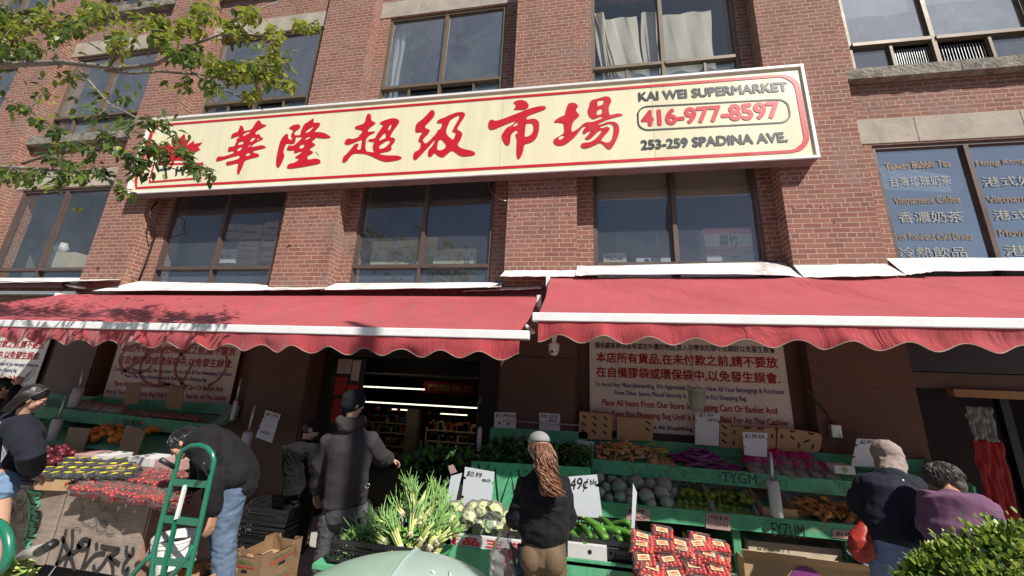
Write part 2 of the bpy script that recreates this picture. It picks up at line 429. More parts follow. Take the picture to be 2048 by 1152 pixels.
for (px0, px1), (a, b, m) in zip(xs, BAYS):
    for (z0, z1) in ROWS[1:]:
        c = px0 + (px1-px0)*.52; sm = MB()
        for s0, s1 in ((px0+.005, c-.004), (c+.004, px1-.005)):
            def f(u, v, s0=s0, s1=s1, z0=z0):
                x = s0+(s1-s0)*u; q = [(YR-.0, -.2), (YR-.13, -.2), (YR-.14, -.02), (YR-.1, .0), (YR+.1, .02)][round(v*4)]
                n = noise.noise(Vector((x*5, q[1]*9, z0)))*.018
                return (x, q[0]+n, z0+q[1]+n*.8)
            sm.grid(24, 4, f)
        sm.build('sill', old_sill, bld)
# inside: dark rooms
im = MB()
im.box((-18, 9.2, 3.0), (13, 9.3, 14)); 
for z in (3.05, 6.35, 9.9, 13.6): im.box((-18, YR+.3, z-.12), (13, 9.2, z))
for a, b in PIERS: im.box((a+.3, YR+.32, 3.05), (b-.3, 9.1, 13.4))
im.build('interior', pm('room_wall', (.16,.155,.15), .9, .2, 1), bld)

def window(bay, row, glass='window_glass', fr=bronze, open_panes=(), side_bright=True):
    a, b, m = BAYS[bay]; z0, z1 = ROWS[row]
    zt = z0 + (.33 if row == 0 else .57 if row == 1 else .57)
    f = MB(); t = .055; y0, y1 = YW-.035, YW+.03
    f.box((a, y0, z0), (a+t, y1, z1)); f.box((b-t, y0, z0), (b, y1, z1)); f.box((a+t, y0, z1-t), (b-t, y1, z1)); f.box((a+t, y0, z0), (b-t, y1, z0+.05))
    f.box((m-.03, y0-.012, z0+.05), (m+.03, y1-.002, z1-t)); f.box((a+t, y0-.03, zt-.03), (m-.03, y1-.004, zt+.03)); f.box((m+.03, y0-.03, zt-.03), (b-t, y1-.004, zt+.03))
    if row:
        for x in (a+(m-a)*.5, m+(b-m)*.55): f.box((x-.02, y0-.006, z0+.05), (x+.02, y1-.01, zt-.03))
    # sash inner trim
    for xa, xb in ((a+t, m-.03), (m+.03, b-t)):
        f.box((xa, y0+.02, zt+.03), (xa+.018, y1-.008, z1-t)); f.box((xb-.018, y0+.02, zt+.03), (xb, y1-.008, z1-t)); f.box((xa+.018, y0+.02, z1-t-.018), (xb-.018, y1-.008, z1-t)); f.box((xa+.018, y0+.02, zt+.03), (xb-.018, y1-.008, zt+.048))
    o = f.build('window', fr, bld)
    for k, (xa, xb) in enumerate(((a+t, m-.03), (m+.03, b-t))):
        p = MB(); tl = (bay*3+row+k) % 3 * .0025
        p.add([(xa, YW, zt+.03), (xb, YW+tl, zt+.03), (xb, YW-tl*.6, z1-t), (xa, YW+tl, z1-t)], [(0,1,2,3)])
        p.build('pane', MT[glass], o)
    cuts = [a+t, a+(m-a)*.5, m, m+(b-m)*.55, b-t] if row else [a+t, m, b-t]
    for i in range(len(cuts)-1):
        if i in open_panes: continue
        p = MB()
        p.add([(cuts[i], YW+.004, z0+.05), (cuts[i+1], YW+.004, z0+.05), (cuts[i+1], YW+.006, zt-.03), (cuts[i], YW+.006, zt-.03)], [(0,1,2,3)])
        p.build('vent_pane', MT['dusty_glass'], o)
    if open_panes:
        gr = MB()
        for i in open_panes:
            n = 16
            for q in range(n):
                x = cuts[i]+.05+(cuts[i+1]-cuts[i]-.1)*q/(n-1); gr.tube([(x, YW+.02, z0+.08), (x, YW+.02, zt-.1)], .004, 5)
        gr.build('window_grille', alu, o)
    return o
W = {}
for bay in range(7):
    for row in range(3):
        gl = 'window_glass'; fr = bronze if row == 0 else gold_frame; op = ()
        if bay == 5 and row == 0: gl = 'blue_glass'
        if bay == 4 and row == 1: gl = 'curtained_glass'
        if row == 0 and bay in (1, 2, 3, 4): gl = 'clear_window'
        if bay == 5 and row == 1: gl = 'bright_film_glass'
        if (bay, row) in ((3,1), (5,1), (1,1), (2,1)): op = (1, 2)
        W[bay, row] = window(bay, row, gl, fr, op)
# curtains, blinds and shades behind the glass
def curtain(parent, x0, x1, z0, z1, folds, y=YW+.16, lean=0, name='curtain', mat=cream, amp=.03):
    c = MB()
    c.grid(60, 14, lambda u, v: (x0+(x1-x0)*u + lean*(1-v)*(1 if u < .99 else .9) + .02*math.sin(v*7+u*20), y+amp*math.sin(u*folds*6.28+math.sin(v*3)), z0+(z1-z0)*v + .03*math.sin(u*folds*6.28)*(1 if v > .9 else 0)))
    return c.build(name, mat, parent, smooth=True)
curtain(W[4,1], .36, 1.12, 6.95, 8.72, 2, lean=.18, amp=.015, y=YW+.1); curtain(W[4,1], 1.22, 1.50, 6.95, 8.78, 1, amp=.012, y=YW+.1); curtain(W[4,1], 1.55, 2.42, 6.95, 8.66, 2, amp=.012, y=YW+.1); curtain(W[4,1], .36, .52, 6.9, 8.9, 4, lean=.3, y=YW+.1)
sheet = pm('hung_sheet', (.55,.55,.52), .85, .1, 2)
curtain(W[5,1], 4.42, 5.5, 8.10, 9.1, 2, mat=sheet, amp=.012, y=YW+.06); curtain(W[5,1], 5.6, 6.75, 8.22, 9.1, 2, mat=sheet, amp=.012, y=YW+.06)
curtain(W[3,1], -3.78, -3.55, 6.95, 9.1, 2, mat=sheet)
shade_m = pm('roller_shade', (.40, .33, .24), .8, .08, 1)
for x0, x1 in ((.36, 1.47), (1.57, 2.68)):
    c = MB(); c.add([(x0, YW+.1, 4.92), (x1, YW+.1, 4.92), (x1, YW+.1, 5.52), (x0, YW+.1, 5.52)], [(0,1,2,3)]); c.build('roller_shade', shade_m, W[4,0], solid=.004)
bl = pm('blind_slats', (.5, .5, .47), .6, .05, 1)
for bay, x0, x1, z0, z1 in ((1, -12.0, -10.85, 6.95, 8.1), (1, -10.7, -9.6, 7.0, 9.1)):
    c = MB(); z = z0
    while z < z1: c.obox(((x0+x1)/2, YW+.12, z), (x1-x0, .028, .003), Euler((.5, 0, 0))); z += .045
    c.build('blind', bl, W[bay,1])
# ------------------------------------------------------------------ storefront strip under the windows
bm_ = MB()
for (px0, px1) in xs: bm_.box((px0, YR-.02, 2.62), (px1, YR+.26, 3.0))
bm_.build('header', darkw, bld)
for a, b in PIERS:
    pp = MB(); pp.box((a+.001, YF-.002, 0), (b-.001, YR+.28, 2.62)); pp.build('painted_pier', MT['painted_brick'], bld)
for a, b, z1 in ((-1.04, .0, 2.28), (-5.08, -4.08, 2.5), (-9.17, -8.23, 2.5)):
    pn = MB(); pn.box((a, YF-.03, .05), (b, YF-.003, z1)); pn.build('plywood_panel', brownp, bld, bevel=.003)
# bays closed behind the produce stands
for a, b in ((.034, 2.94), (-8.2, -5.11), (-12.25, -9.2), (-16.3, -13.3), (8.2, 11.2)):
    cl = MB(); cl.box((a, YR-.05, 0), (b, YR+.2, 2.62)); cl.build('shop_shutter', brownp, bld)
cam_th = None
# ------------------------------------------------------------------ white flashing sheets over the awnings
FL = [([(1587,531),(1771,528)], [(1608,555),(1812,551)], 5.39, 5.1, 'over the brick pier beside the lettered window'),
      ([(1772,517),(1812,517)], [(1812,550),(1870,543)], 5.62, 5.1, 'short wedge under the lettered window'),
      ([(1813,516),(2048,516),(2200,515)], [(1870,543),(2048,541),(2200,541)], 5.62, 5.18, 'under the lettered window at the right'),
      ([(1154,532),(1190,532),(1520,525),(1571,525),(1586,531)], [(1151,551),(1190,550),(1370,548),(1560,550),(1606,555)], 5.6, 5.12, 'under the window with the rolled brown shade'),
      ([(1010,541),(1152,541)], [(1000,553),(1155,553)], 5.39, 5.18, 'folded over the bare brick pier in the middle'),
      ([(672,567),(985,565),(1006,564)], [(640,580),(972,575),(1003,574)], 5.62, 5.2, 'under the window with paper boards in it'),
      ([(278,563),(510,568),(540,572),(650,572)], [(185,582),(505,581),(560,580),(650,578)], 5.6, 5.15, 'dented, under the window stacked with cartons'),
      ([(-60,556),(165,556),(246,557)], [(-60,566),(100,564),(238,560)], 5.6, 5.2, 'torn open at its end, at the left edge'),
      ([(930,578),(1084,573)], [(925,583),(1082,577)], 5.39, 5.28, 'narrow strip below the middle pier')]
for up, lo, yu, yl, lab in FL:
    m = MB(); U = [aty(*p, yu) for p in up]; L = [aty(*p, yl) for p in lo]
    n = len(U); NS = 14
    def lerp(P, u):
        k = u*(len(P)-1); i = min(int(k), len(P)-2); return P[i].lerp(P[i+1], k-i)
    m.grid(NS, 3, lambda u, v: lerp(L, u).lerp(lerp(U, u), v) + Vector((0, 0, .012*noise.noise(Vector((u*9+yl*40, v*2, 3))))))
    lip = MB()
    o = m.build('metal_flashing', flash, None, solid=.006)
    center(o); tag(o, 'white metal flashing sheet ' + lab, 'flashing', 'white flashing sheets above the awnings')

# screws and stubs on the flashings and the brick
for i, (px, py) in enumerate(((1180,540),(1300,539),(1450,537),(1650,541),(1740,540),(1900,529),(2000,529),(1060,547),(700,573),(860,571),(420,573),(560,576))):
    pass
for i, (px, py) in enumerate(((1587,417),(1642,415),(1668,445),(1030,434),(1080,432),(1138,431),(1082,458),(1049,545),(722,447),(621,450),(574,449),(1630,300))):
    c = aty(px, py, YF); m = MB(); m.tube([(c.x, YF-.002, c.z), (c.x, YF-.001, c.z)], .013, 10); m.build('drill_hole', black, bld)
# ------------------------------------------------------------------ the long shop sign
YS = 5.2
TL, TR, BR, BL = aty(365,240,YS), aty(1608,127,YS), aty(1640,314,YS), aty(270,400,YS)
sx0, sx1, sz0, sz1 = -8.02, (TR.x+BR.x)/2, (BR.z+BL.z)/2-.005, (TR.z+TL.z)/2
sx0 = -8.5
print('SIGN', TL, TR, BR, BL)
sg = thing('shop_sign', 'long cream signboard with red brush characters and a phone number across the brick front', 'sign', ((sx0+sx1)/2, YS, BL.z))
# slightly out of level: the sign drops towards the left as measured
zl0, zl1 = aty(680,365,YS).z, aty(680,205,YS).z
zr0, zr1 = BR.z, TR.z
xm = aty(680,285,YS).x
def szb(x): return zr0 + (zl0-zr0)*(sx1-x)/(sx1-xm)
def szt(x): return zr1 + (zl1-zr1)*(sx1-x)/(sx1-xm)
def bar(m, x0, x1, f0, f1, y0, y1, o0=0, o1=0):
    m.add([(x0,y0,f0(x0)+o0),(x1,y0,f0(x1)+o0),(x1,y1,f0(x1)+o0),(x0,y1,f0(x0)+o0),(x0,y0,f1(x0)+o1),(x1,y0,f1(x1)+o1),(x1,y1,f1(x1)+o1),(x0,y1,f1(x0)+o1)],
          [(0,3,2,1),(4,5,6,7),(0,1,5,4),(1,2,6,5),(2,3,7,6),(3,0,4,7)])
m = MB(); bar(m, sx0+.03, sx1-.03, szb, szt, YS+.045, YS+.19, .035, -.035); m.build('cabinet', fascia, sg)
m = MB(); bar(m, sx0+.04, sx1-.04, szb, szt, YS+.03, YS+.04, .04, -.04); m.build('sign_face', signface, sg)
m = MB()
bar(m, sx0, sx1, szb, szb, YS, YS+.2, 0, .035); bar(m, sx0, sx1, szt, szt, YS, YS+.2, -.04, 0)
bar(m, sx0, sx0+.04, szb, szt, YS+.002, YS+.198, .035, -.04); bar(m, sx1-.04, sx1, szb, szt, YS+.002, YS+.198, .035, -.04)
m.build('frame', white, sg)
m = MB(); bar(m, sx0+.02, sx1-.02, szb, szb, YS+.03, YS+.185, -.012, -.002); m.build('underside', fascia, sg)
for k in range(9):
    x = sx0+.6+k*1.28
m = MB()
for k in range(9):
    x = sx0+.6+k*1.25; m.box((x-.02, YS+.19, szb(x)+.3), (x+.02, 5.42, szb(x)+.34)); m.box((x-.02, YS+.19, szt(x)-.34), (x+.02, 5.42, szt(x)-.3))
m.build('bracket', alu, sg)
for x in (-6.0, -3.6, -1.2, 1.2):
    m = MB(); m.box((x-.002, YS+.0275, szb(x)+.05), (x+.002, YS+.0295, szt(x)-.05)); m.build('panel_joint', pm('joint', (.45,.42,.30), .6), sg)
# red border line
YL = YS+.024
def pb(px, py): return aty(px, py, YL)
m = MB(); 
ib = []; rr = .25; mg = .13; wl = .05
def zi0(x): return szb(x)+mg
def zi1(x): return szt(x)-mg-.03
xr = sx1-.115
path = []
path.append(Vector((sx0+.2, YL, zi1(sx0+.2))))
for k in range(30): x = sx0+.2+(xr-rr-sx0-.2)*k/29; path.append(Vector((x, YL, zi1(x))))
for k in range(1, 10):
    a = math.pi/2*(1-k/9); path.append(Vector((xr-rr+rr*math.cos(a), YL, zi1(xr)-rr+rr*math.sin(a))))
for k in range(0, 10):
    a = -math.pi/2*k/9; path.append(Vector((xr-rr+rr*math.cos(a), YL, zi0(xr)+rr+rr*math.sin(a))))
for k in range(30): x = xr-rr-(xr-rr-sx0-.2)*k/29; path.append(Vector((x, YL, zi0(x))))
path.append(Vector((sx0+.12, YL, zi0(sx0+.12)+.2))); 
for k in range(8): path.append(Vector((sx0+.12, YL, zi0(sx0)+.2+(zi1(sx0)-.2-zi0(sx0)-.2)*k/7)))
path.append(path[0].copy())
ww = .048
b = len(m.v)
for i, p in enumerate(path):
    d = (path[min(i+1, len(path)-1)]-path[max(i-1, 0)]).normalized(); s = d.cross(Vector((0,-1,0)))*ww/2*(1.5 if abs(d.z) > .5 else 1)
    m.v += [p+s, p-s]
for i in range(len(path)-1): m.f.append((b+2*i, b+2*i+2, b+2*i+3, b+2*i+1)); m.m.append(0)
m.build('border_line', sred, sg)
def ch(cx, cy, sc, *loops):
    return [[aty(cx+x/sc, cy+y/sc, YL) for x, y in lp] for lp in loops]
def L(s): 
    v = [int(k) for k in s.split()]; return [(v[i], v[i+1]) for i in range(0, len(v), 2)]
G = []
G.append(ch(420,230,8.862, L("372 410 375 370 400 330 440 312 490 300 515 250 530 195 550 178 580 200 598 240 602 285 660 275 735 258 790 170 835 105 870 90 895 110 905 150 950 170 1008 172 985 195 920 230 850 265 815 295 800 325 820 355 875 330 888 375 915 400 950 410 920 440 860 460 790 500 750 530 720 565 800 560 890 535 950 540 998 565 960 590 880 605 740 645 790 672 840 680 882 715 850 740 760 760 615 800 590 880 550 970 515 1050 485 1048 478 990 490 920 505 848 430 865 310 895 285 880 285 840 305 825 380 815 480 785 520 765 533 712 450 725 300 770 130 825 108 810 112 775 140 740 180 730 235 738 320 710 435 670 420 640 395 632 335 655 315 635 325 580 350 560 400 560 445 545 450 500 475 480 470 430 490 410 535 385 510 372 460 380 390 415"),
 L("582 370 600 330 650 300 718 285 690 330 640 345 615 368"), L("505 500 530 470 600 460 590 515 520 530 498 530"), L("485 605 510 580 575 557 560 600 530 630 487 645"), L("708 475 725 430 755 400 815 392 790 430 755 465 712 478"), L("832 445 850 400 890 425 860 435"), L("675 570 685 540 725 512 715 545 690 565"), L("635 730 640 690 680 660 728 690 700 715")))
G.append(ch(540,225,8.862, L("328 278 370 245 430 215 500 208 538 225 538 265 500 300 450 330 430 370 450 410 545 395 545 330 575 270 600 210 680 160 770 100 778 130 772 188 820 175 880 178 893 210 870 250 810 310 780 345 870 345 970 360 1030 400 1085 433 1050 450 960 460 880 450 800 440 800 470 750 500 745 525 780 545 810 572 770 600 720 630 700 665 740 680 770 700 740 730 670 765 660 800 670 835 740 825 820 815 880 830 902 870 880 905 780 925 600 960 420 988 320 992 300 975 310 935 345 905 430 890 480 860 520 822 480 812 435 790 500 755 580 690 560 685 490 705 440 725 425 710 435 665 360 672 300 665 295 640 330 590 350 575 370 595 430 580 500 520 580 435 520 432 455 430 458 480 440 535 410 555 350 555 290 545 265 600 240 680 238 735 260 740 250 790 215 880 170 960 145 978 115 955 105 890 120 760 150 620 180 510 225 430 280 380 310 375 322 400 320 445 345 480 380 485 405 470 378 430 375 390 400 350 410 315 380 295"),
 L("620 362 660 310 720 270 780 240 760 275 700 340 660 355"), L("612 495 640 450 680 425 735 435 690 465 640 480"), L("515 630 530 590 570 562 615 558 605 610 560 640")))
G.append(ch(675,215,9.6, L("330 385 350 360 430 335 500 310 535 260 550 170 575 125 605 112 640 130 645 230 670 265 745 290 690 340 610 390 575 475 640 460 730 455 700 490 620 525 570 570 545 620 530 830 620 855 715 862 690 820 675 760 690 690 715 655 640 655 582 638 620 605 690 600 720 590 760 510 840 400 880 330 830 320 808 297 840 270 940 230 1040 205 1120 205 1175 235 1188 270 1160 330 1080 430 1000 570 1060 575 1105 595 1110 630 1075 690 1025 740 1045 790 1020 825 930 850 770 880 850 905 960 920 1080 918 1180 925 1245 968 1190 1000 1100 1020 970 1042 870 1030 760 985 640 925 520 885 400 878 310 880 240 940 190 1020 130 1060 95 1045 95 1000 120 930 155 915 210 850 270 780 325 705 360 692 410 700 395 745 365 805 450 815 460 700 480 608 390 640 260 700 180 720 135 690 145 640 200 590 280 605 350 590 440 550 400 543 450 510 480 455 470 432 420 425 345 408"),
 L("968 430 985 370 1020 318 1042 330 1030 380 995 440"), L("795 615 840 560 880 510 915 482 932 520 925 590 860 610 820 640"), L("795 780 810 730 870 680 940 640 1000 630 1015 650 980 710 910 770 830 800")))
G.append(ch(820,210,9.6, L("105 500 105 420 120 370 160 325 220 290 320 190 400 100 430 88 465 115 482 160 465 215 400 290 320 370 280 420 310 450 370 470 385 495 350 550 290 610 238 670 265 710 300 750 400 660 500 555 520 510 545 470 575 470 610 410 625 345 570 345 515 345 520 310 570 270 660 240 780 180 900 140 980 132 1050 145 1062 190 1030 250 950 370 900 460 940 490 1000 525 1005 580 970 670 905 765 960 815 1050 850 1160 868 1230 895 1262 935 1220 968 1120 980 1010 985 950 965 880 915 805 865 740 920 660 990 615 1005 560 985 510 950 470 910 430 970 385 998 350 980 345 910 365 845 420 800 460 730 488 650 420 730 330 830 220 950 120 1050 85 1053 58 1010 65 940 100 895 160 870 200 815 210 750 205 710 165 705 168 650 200 580 250 525 190 518 115 525"),
 L("770 290 850 235 930 195 955 210 940 260 870 380 800 515 870 520 880 550 855 620 825 672 770 630 715 580 690 510 710 430 740 370"), L("520 850 525 770 545 690 590 652 640 690 705 775 660 840 600 870 540 868")))
G.append(ch(965,195,8.862, L("540 90 600 55 670 42 740 50 795 85 825 145 800 190 740 215 660 213 545 215 580 180 595 140 580 110"),
 L("100 490 110 430 140 395 180 388 210 412 260 410 400 365 600 285 780 215 920 170 1060 145 1110 155 1130 185 1110 210 1000 250 780 330 785 395 850 378 920 373 980 400 1007 450 1005 560 975 690 920 760 850 800 740 823 725 930 700 1020 645 1100 615 1070 602 1000 605 860 612 740 575 645 622 645 622 565 560 600 515 640 498 700 490 800 470 840 440 850 400 830 360 760 335 680 370 610 430 530 520 495 600 405 500 440 340 505 210 565 150 572 110 545"),
 L("770 460 830 450 890 460 910 520 900 600 850 670 742 710 755 590"), L("525 515 570 470 625 425 628 485 560 515")))
G.append(ch(1100,185,9.6, L("75 555 130 510 200 465 290 435 300 370 320 280 350 215 420 190 490 205 535 245 540 275 500 320 500 350 530 390 572 430 540 475 470 525 430 600 412 700 420 760 480 735 570 670 640 600 700 567 790 570 880 545 1020 490 1010 465 985 450 900 485 830 512 790 490 745 440 722 360 735 300 755 270 760 200 790 150 850 128 940 110 1010 85 1090 68 1150 90 1180 150 1165 210 1130 260 1125 340 1145 440 1220 420 1310 395 1412 422 1370 445 1250 475 1120 510 980 570 890 615 980 615 1080 570 1180 553 1270 570 1320 630 1335 720 1315 830 1260 950 1190 1065 1135 1095 1080 1060 1020 990 955 958 880 1000 760 1055 660 1075 600 1055 588 1010 620 970 690 962 780 950 860 900 940 820 1010 715 940 730 870 800 800 870 740 905 680 895 672 870 720 830 800 725 720 755 655 802 628 770 640 710 710 645 640 648 580 720 490 840 390 930 280 1005 170 1025 90 995 62 940 80 890 150 855 240 800 275 770 270 660 265 590 200 578 85 572"),
 L("910 165 960 145 1020 140 1040 150 1020 230 935 262 912 260"), L("895 390 910 340 1005 290 1010 405 905 442"), L("165 885 190 840 240 815 295 835 220 900 175 912"), L("945 655 1010 640 1110 598 1180 595 1225 640 1225 720 1205 860 1160 940 1100 965 1040 950 975 920 1050 820 1145 720 1145 680 1100 650 1050 665 990 690")))
for gl in G: fillpoly('brush_character', gl, sred, sg, .002, smooth=1)
# maple leaf
lf = [(0,1.0),(.17,.66),(.36,.76),(.28,.36),(.52,.60),(.58,.44),(.90,.48),(.78,.26),(.92,.15),(.5,-.2),(.55,-.36),(.08,-.30),(.05,-.36),(.05,-.7)]
lf = lf + [(-x, z) for x, z in reversed(lf[1:])]
c0 = aty(352, 308, YL); sc = .46
fillpoly('maple_leaf', [[Vector((c0.x+x*sc*1.25+z*.05, YL, c0.z+z*sc)) for x, z in lf]], sred, sg, .002)
m = MB()
for a, b in (((308,328),(403,327)), ((299,364),(403,356)), ((308,328),(299,362)), ((405,325),(399,356)), ((309,250),(283,350))): scrawl(m, [pb(*a), pb(*b)], .035, t=.001)
m.build('emblem_frame', sred, sg)
m = MB()
for a, b in (((330,333),(333,356)), ((320,340),(340,337)), ((355,334),(352,350)), ((362,335),(366,349)), ((352,341),(368,340)), ((378,334),(382,348)), ((374,345),(392,339))): scrawl(m, [pb(*a), pb(*b)], .045, t=.001)
m.build('emblem_letters', sdark, sg)
def stext(body, p0, p1, hpx, mat, bold):
    a, b = aty(*p0, YL), aty(*p1, YL); h = aty(p0[0], p0[1]-hpx, YL).z - a.z
    d = b-a; return txt(body, a.x, b.x, a.z, h, YL, mat, sg, bold=bold, skew=d.z/d.x)
stext('KAI WEI SUPERMARKET', (1277,203), (1577,182), 18.5, sdark, .045)
stext('416-977-8597', (1283,253.5), (1563,236), 33, sred, .045)
stext('253-259 SPADINA AVE.', (1282,300), (1577,284), 20, sdark, .045)
# rounded outline round the number
P0, P1, P2, P3 = pb(1275,214), pb(1575,197), pb(1576,244), pb(1275,261); P2.x = P1.x; P3.x = P0.x
m = MB(); pts = []; r = .15
cs = [(P0, 1, -1), (P1, -1, -1), (P2, -1, 1), (P3, 1, 1)]
for (c, dx, dz), a0 in zip(cs, (180, 90, 0, -90)):
    for k in range(7):
        a = R_(a0 - 90*k/6); pts.append(Vector((c.x+dx*r+r*math.cos(a), YL, c.z+dz*r+r*math.sin(a))))
pts.append(pts[0].copy()); pts.append(pts[1].copy()); scrawl(m, pts, .022, t=.001); m.build('number_outline', sdark, sg)
# ------------------------------------------------------------------ awnings
def awning(name, label, x0, x1, ztop, zbar, ytop, yb, seed, valz):
    a = thing(name, label, 'awning', ((x0+x1)/2, ytop, zbar), group='red awnings over the stands')
    n = int((x1-x0)*14)
    def f(u, v):
        x = x0+(x1-x0)*u
        if x1 > 3: xx = x + (.25*(1-v)); 
        else: xx = x
        z = ztop+(zbar+.043-ztop)*v - .05*math.sin(v*math.pi)
        # folds run down and sideways from the roller
        k = noise.noise(Vector((x*1.6 - v*2.2 + seed, v*.8, seed)))*.07 + noise.noise(Vector((x*4.5 - v*5 + seed, v*1.2, 5)))*.036
        return (x, ytop+(yb-ytop)*v, z + k*math.sin(max(.001,v)**.6*math.pi))
    m = MB(); m.grid(n, 26, f); m.build('canopy', awn, a, smooth=True)
    m = MB(); m.box((x0-.06, yb-.045, zbar-.042), (x1+.09, yb+.05, zbar+.042)); m.build('front_bar', white, a, bevel=.008)
    per = .405; sub = 12; N = int((x1-x0)/per*sub)
    def vbot(x): 
        return .168 + .036*math.cos((x-x0)/per*2*math.pi)
    def g(u, v):
        x = x0+(x1-x0)*u; d = vbot(x)*v
        y = yb-.03 + v*(.018*math.sin(x*15.5+1.1*math.sin(x*3.1)) + .05*noise.noise(Vector((x*2.3, v, seed))) )
        return (x, y, zbar-.038-d+.006*noise.noise(Vector((x*3, 1, seed))))
    m = MB(); m.grid(N, 7, g); m.build('valance', awn, a, smooth=True)
    m = MB(); pts = [Vector(g(i/(N), 1)) for i in range(N+1)]; m.tube(pts, .0045, 5); m.build('valance_piping', pm('piping', (.33,.24,.18), .8), a)
    m = MB(); m.tube([(x0-.02, ytop+.03, ztop-.03), (x1+.05, ytop+.03, ztop-.03)], .045, 10); m.build('roller_tube', awn, a)
    for x in [x0+.5+k*(x1-x0-1)/3 for k in range(4)]:
        m = MB(); e = (x+.55, (ytop+yb)/2-.1, (ztop+zbar)/2-.25); m.tube([(x, ytop+.05, ztop-.12), e], .022, 6); m.tube([e, (x+.05, yb+.03, zbar)], .02, 6); m.build('folding_arm', white, a)
    for x in (x0-.03, x1+.02):
        m = MB(); m.box((x-.03, ytop-.03, ztop-.14), (x+.03, YF, ztop+.03)); m.build('end_bracket', white, a)
    return a
zb1 = aty(530,659,3.6).z; zb2 = (aty(1070,636,3.6).z+aty(2048,647,3.6).z)/2
awning('awning', 'faded red awning at the left, dappled by tree shade, over the doorway', -9.2, -.52, 3.115, zb1, 5.2, 3.6, 3.3, 0)
awning('awning', 'faded red awning at the right, hung a little higher, over the green shelves', -.345, 6.9, 3.40, zb2, 5.2, 3.6, 8.1, 0)
# folded second awning and its rail over the left bay
f = thing('rolled_awning', 'dark red folded awning tucked above the left awning under a torn flashing', 'awning', (-8.6, 5.3, 3.2))
m = MB(); m.tube([(-12.5, 5.3, 3.33), (-9.3, 5.3, 3.33)], .07, 10); m.build('fabric_roll', maroon, f)
m = MB(); m.box((-12.5, 5.28, 3.14), (-9.0, 5.36, 3.2)); m.tube([(-9.3, 5.3, 3.33), (-9.0, 5.26, 3.28), (-8.8, 5.3, 3.27)], .025, 6); m.build('rail', alu, f)
m = MB(); m.box((-8.1, 5.33, 3.06), (8.2, 5.385, 3.28)); o = m.build('awning_beam', maroon); center(o); tag(o, 'long dark maroon steel beam that both awnings hang from', 'beam')

# ------------------------------------------------------------------ notice boards on the shop front
def board(label, x0, x1, z0, z1, y, group=None):
    t = thing('notice_board', label, 'notice', ((x0+x1)/2, y, z0), group='store notice boards')
    m = MB(); m.box((x0, y, z0), (x1, y+.012, z1)); m.build('board', postw, t)
    W_ = x1-x0; y2 = y-.002
    def ln(s, u0, u1, zt, h, mat, b, sh=0): txt(s, x0+W_*u0, x0+W_*u1, zt, h, y2, mat, t, bold=b, ext=0, shear=sh)
    ln('請各顧客將你原有或在外購的物品,放入自帶來的袋中及綁好以免發生誤會', .03, .96, z1-.208, .093, black, .02)
    ln('本店所有貨品,在未付款之前,請不要放', .036, .965, z1-.408, .155, pred, .03)
    ln('在自備膠袋或環保袋中,以免發生誤會.', .036, .965, z1-.608, .152, pred, .03)
    ln('To Avoid Any Misunderstanding, We Appreciate That You Have All Your Belongings & Purchases', .028, .975, z1-.748, .082, pblue, .02)
    ln('From Other Stores Placed Securely In Your Own Eco Shopping Bag', .132, .793, z1-.852, .080, pblue, .02)
    ln('Place All Items From Our Store In Shopping Cart Or Basket And', .064, .932, z1-1.003, .108, pred, .03)
    ln('Not In Your Eco Shopping Bag Until It Has Been Paid For At The Cashier', .019, .978, z1-1.138, .100, pred, .03)
    ln('Be Advised That All Shoplifting Will Be Dealt By Law.', .14, .80, z1-1.262, .066, black, .03)
    return t
board('white bilingual notice board over the vegetable shelf between the two right piers', .21, 2.73, 1.36, 2.655, 5.52)
LB = board('white bilingual notice board at the left, smeared with red spray paint', -8.02, -5.5, 1.26, 2.56, 5.52)
board('white bilingual notice board at the far left edge behind the woman', -12.1, -9.6, 1.26, 2.56, 5.52)
spray = pm('red_spray', (.30,.13,.10), .7, .3, 9)
m = MB()
def sp(x, z): return Vector((-8.02+x*2.52, 5.517, 1.3+z*1.26))
def arc(cx, cz, rx, rz, a0, a1, n=20): return [sp(cx+rx*math.cos(R_(a0+(a1-a0)*k/n)), cz+rz*math.sin(R_(a0+(a1-a0)*k/n))) for k in range(n+1)]
scrawl(m, arc(.72,.55,.2,.3,-60,250), .045); scrawl(m, arc(.42,.5,.18,.25,30,300), .05); scrawl(m, [sp(.1,.4), sp(.25,.62), sp(.3,.9)], .07); scrawl(m, arc(.2,.6,.15,.2,100,330), .045)
scrawl(m, [sp(.38,.72), sp(.43,.3), sp(.6,.25), sp(.66,.6)], .05)
m.build('spray_paint', spray, LB)
# ------------------------------------------------------------------ the open doorway and the shop inside
YI = 5.95
dx0, dx1 = -4.05, -1.07
def emis(name, col, st):
    t = NT(name); e = t.n('ShaderNodeEmission'); e.inputs[0].default_value = (*col, 1); e.inputs[1].default_value = st
    return t.end(e)
lampm = emis('lit_tube', (1, .86, .62), 1.9)
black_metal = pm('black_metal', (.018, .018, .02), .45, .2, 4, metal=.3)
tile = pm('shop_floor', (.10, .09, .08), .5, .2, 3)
sh = MB()
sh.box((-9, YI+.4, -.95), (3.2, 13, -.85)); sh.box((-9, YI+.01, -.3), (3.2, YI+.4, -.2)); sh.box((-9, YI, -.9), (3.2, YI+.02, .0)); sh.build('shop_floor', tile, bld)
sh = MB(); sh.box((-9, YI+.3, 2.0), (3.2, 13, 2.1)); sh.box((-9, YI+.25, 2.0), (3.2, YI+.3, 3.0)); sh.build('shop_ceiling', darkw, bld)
sh = MB(); sh.box((-9, 13, -.9), (3.2, 13.1, 3)); sh.box((-9.1, YI, -.9), (-9, 13, 3)); sh.box((3.2, YI, -.9), (3.3, 13, 3)); sh.build('shop_wall', pm('shop_wall', (.06,.045,.035), .9), bld)
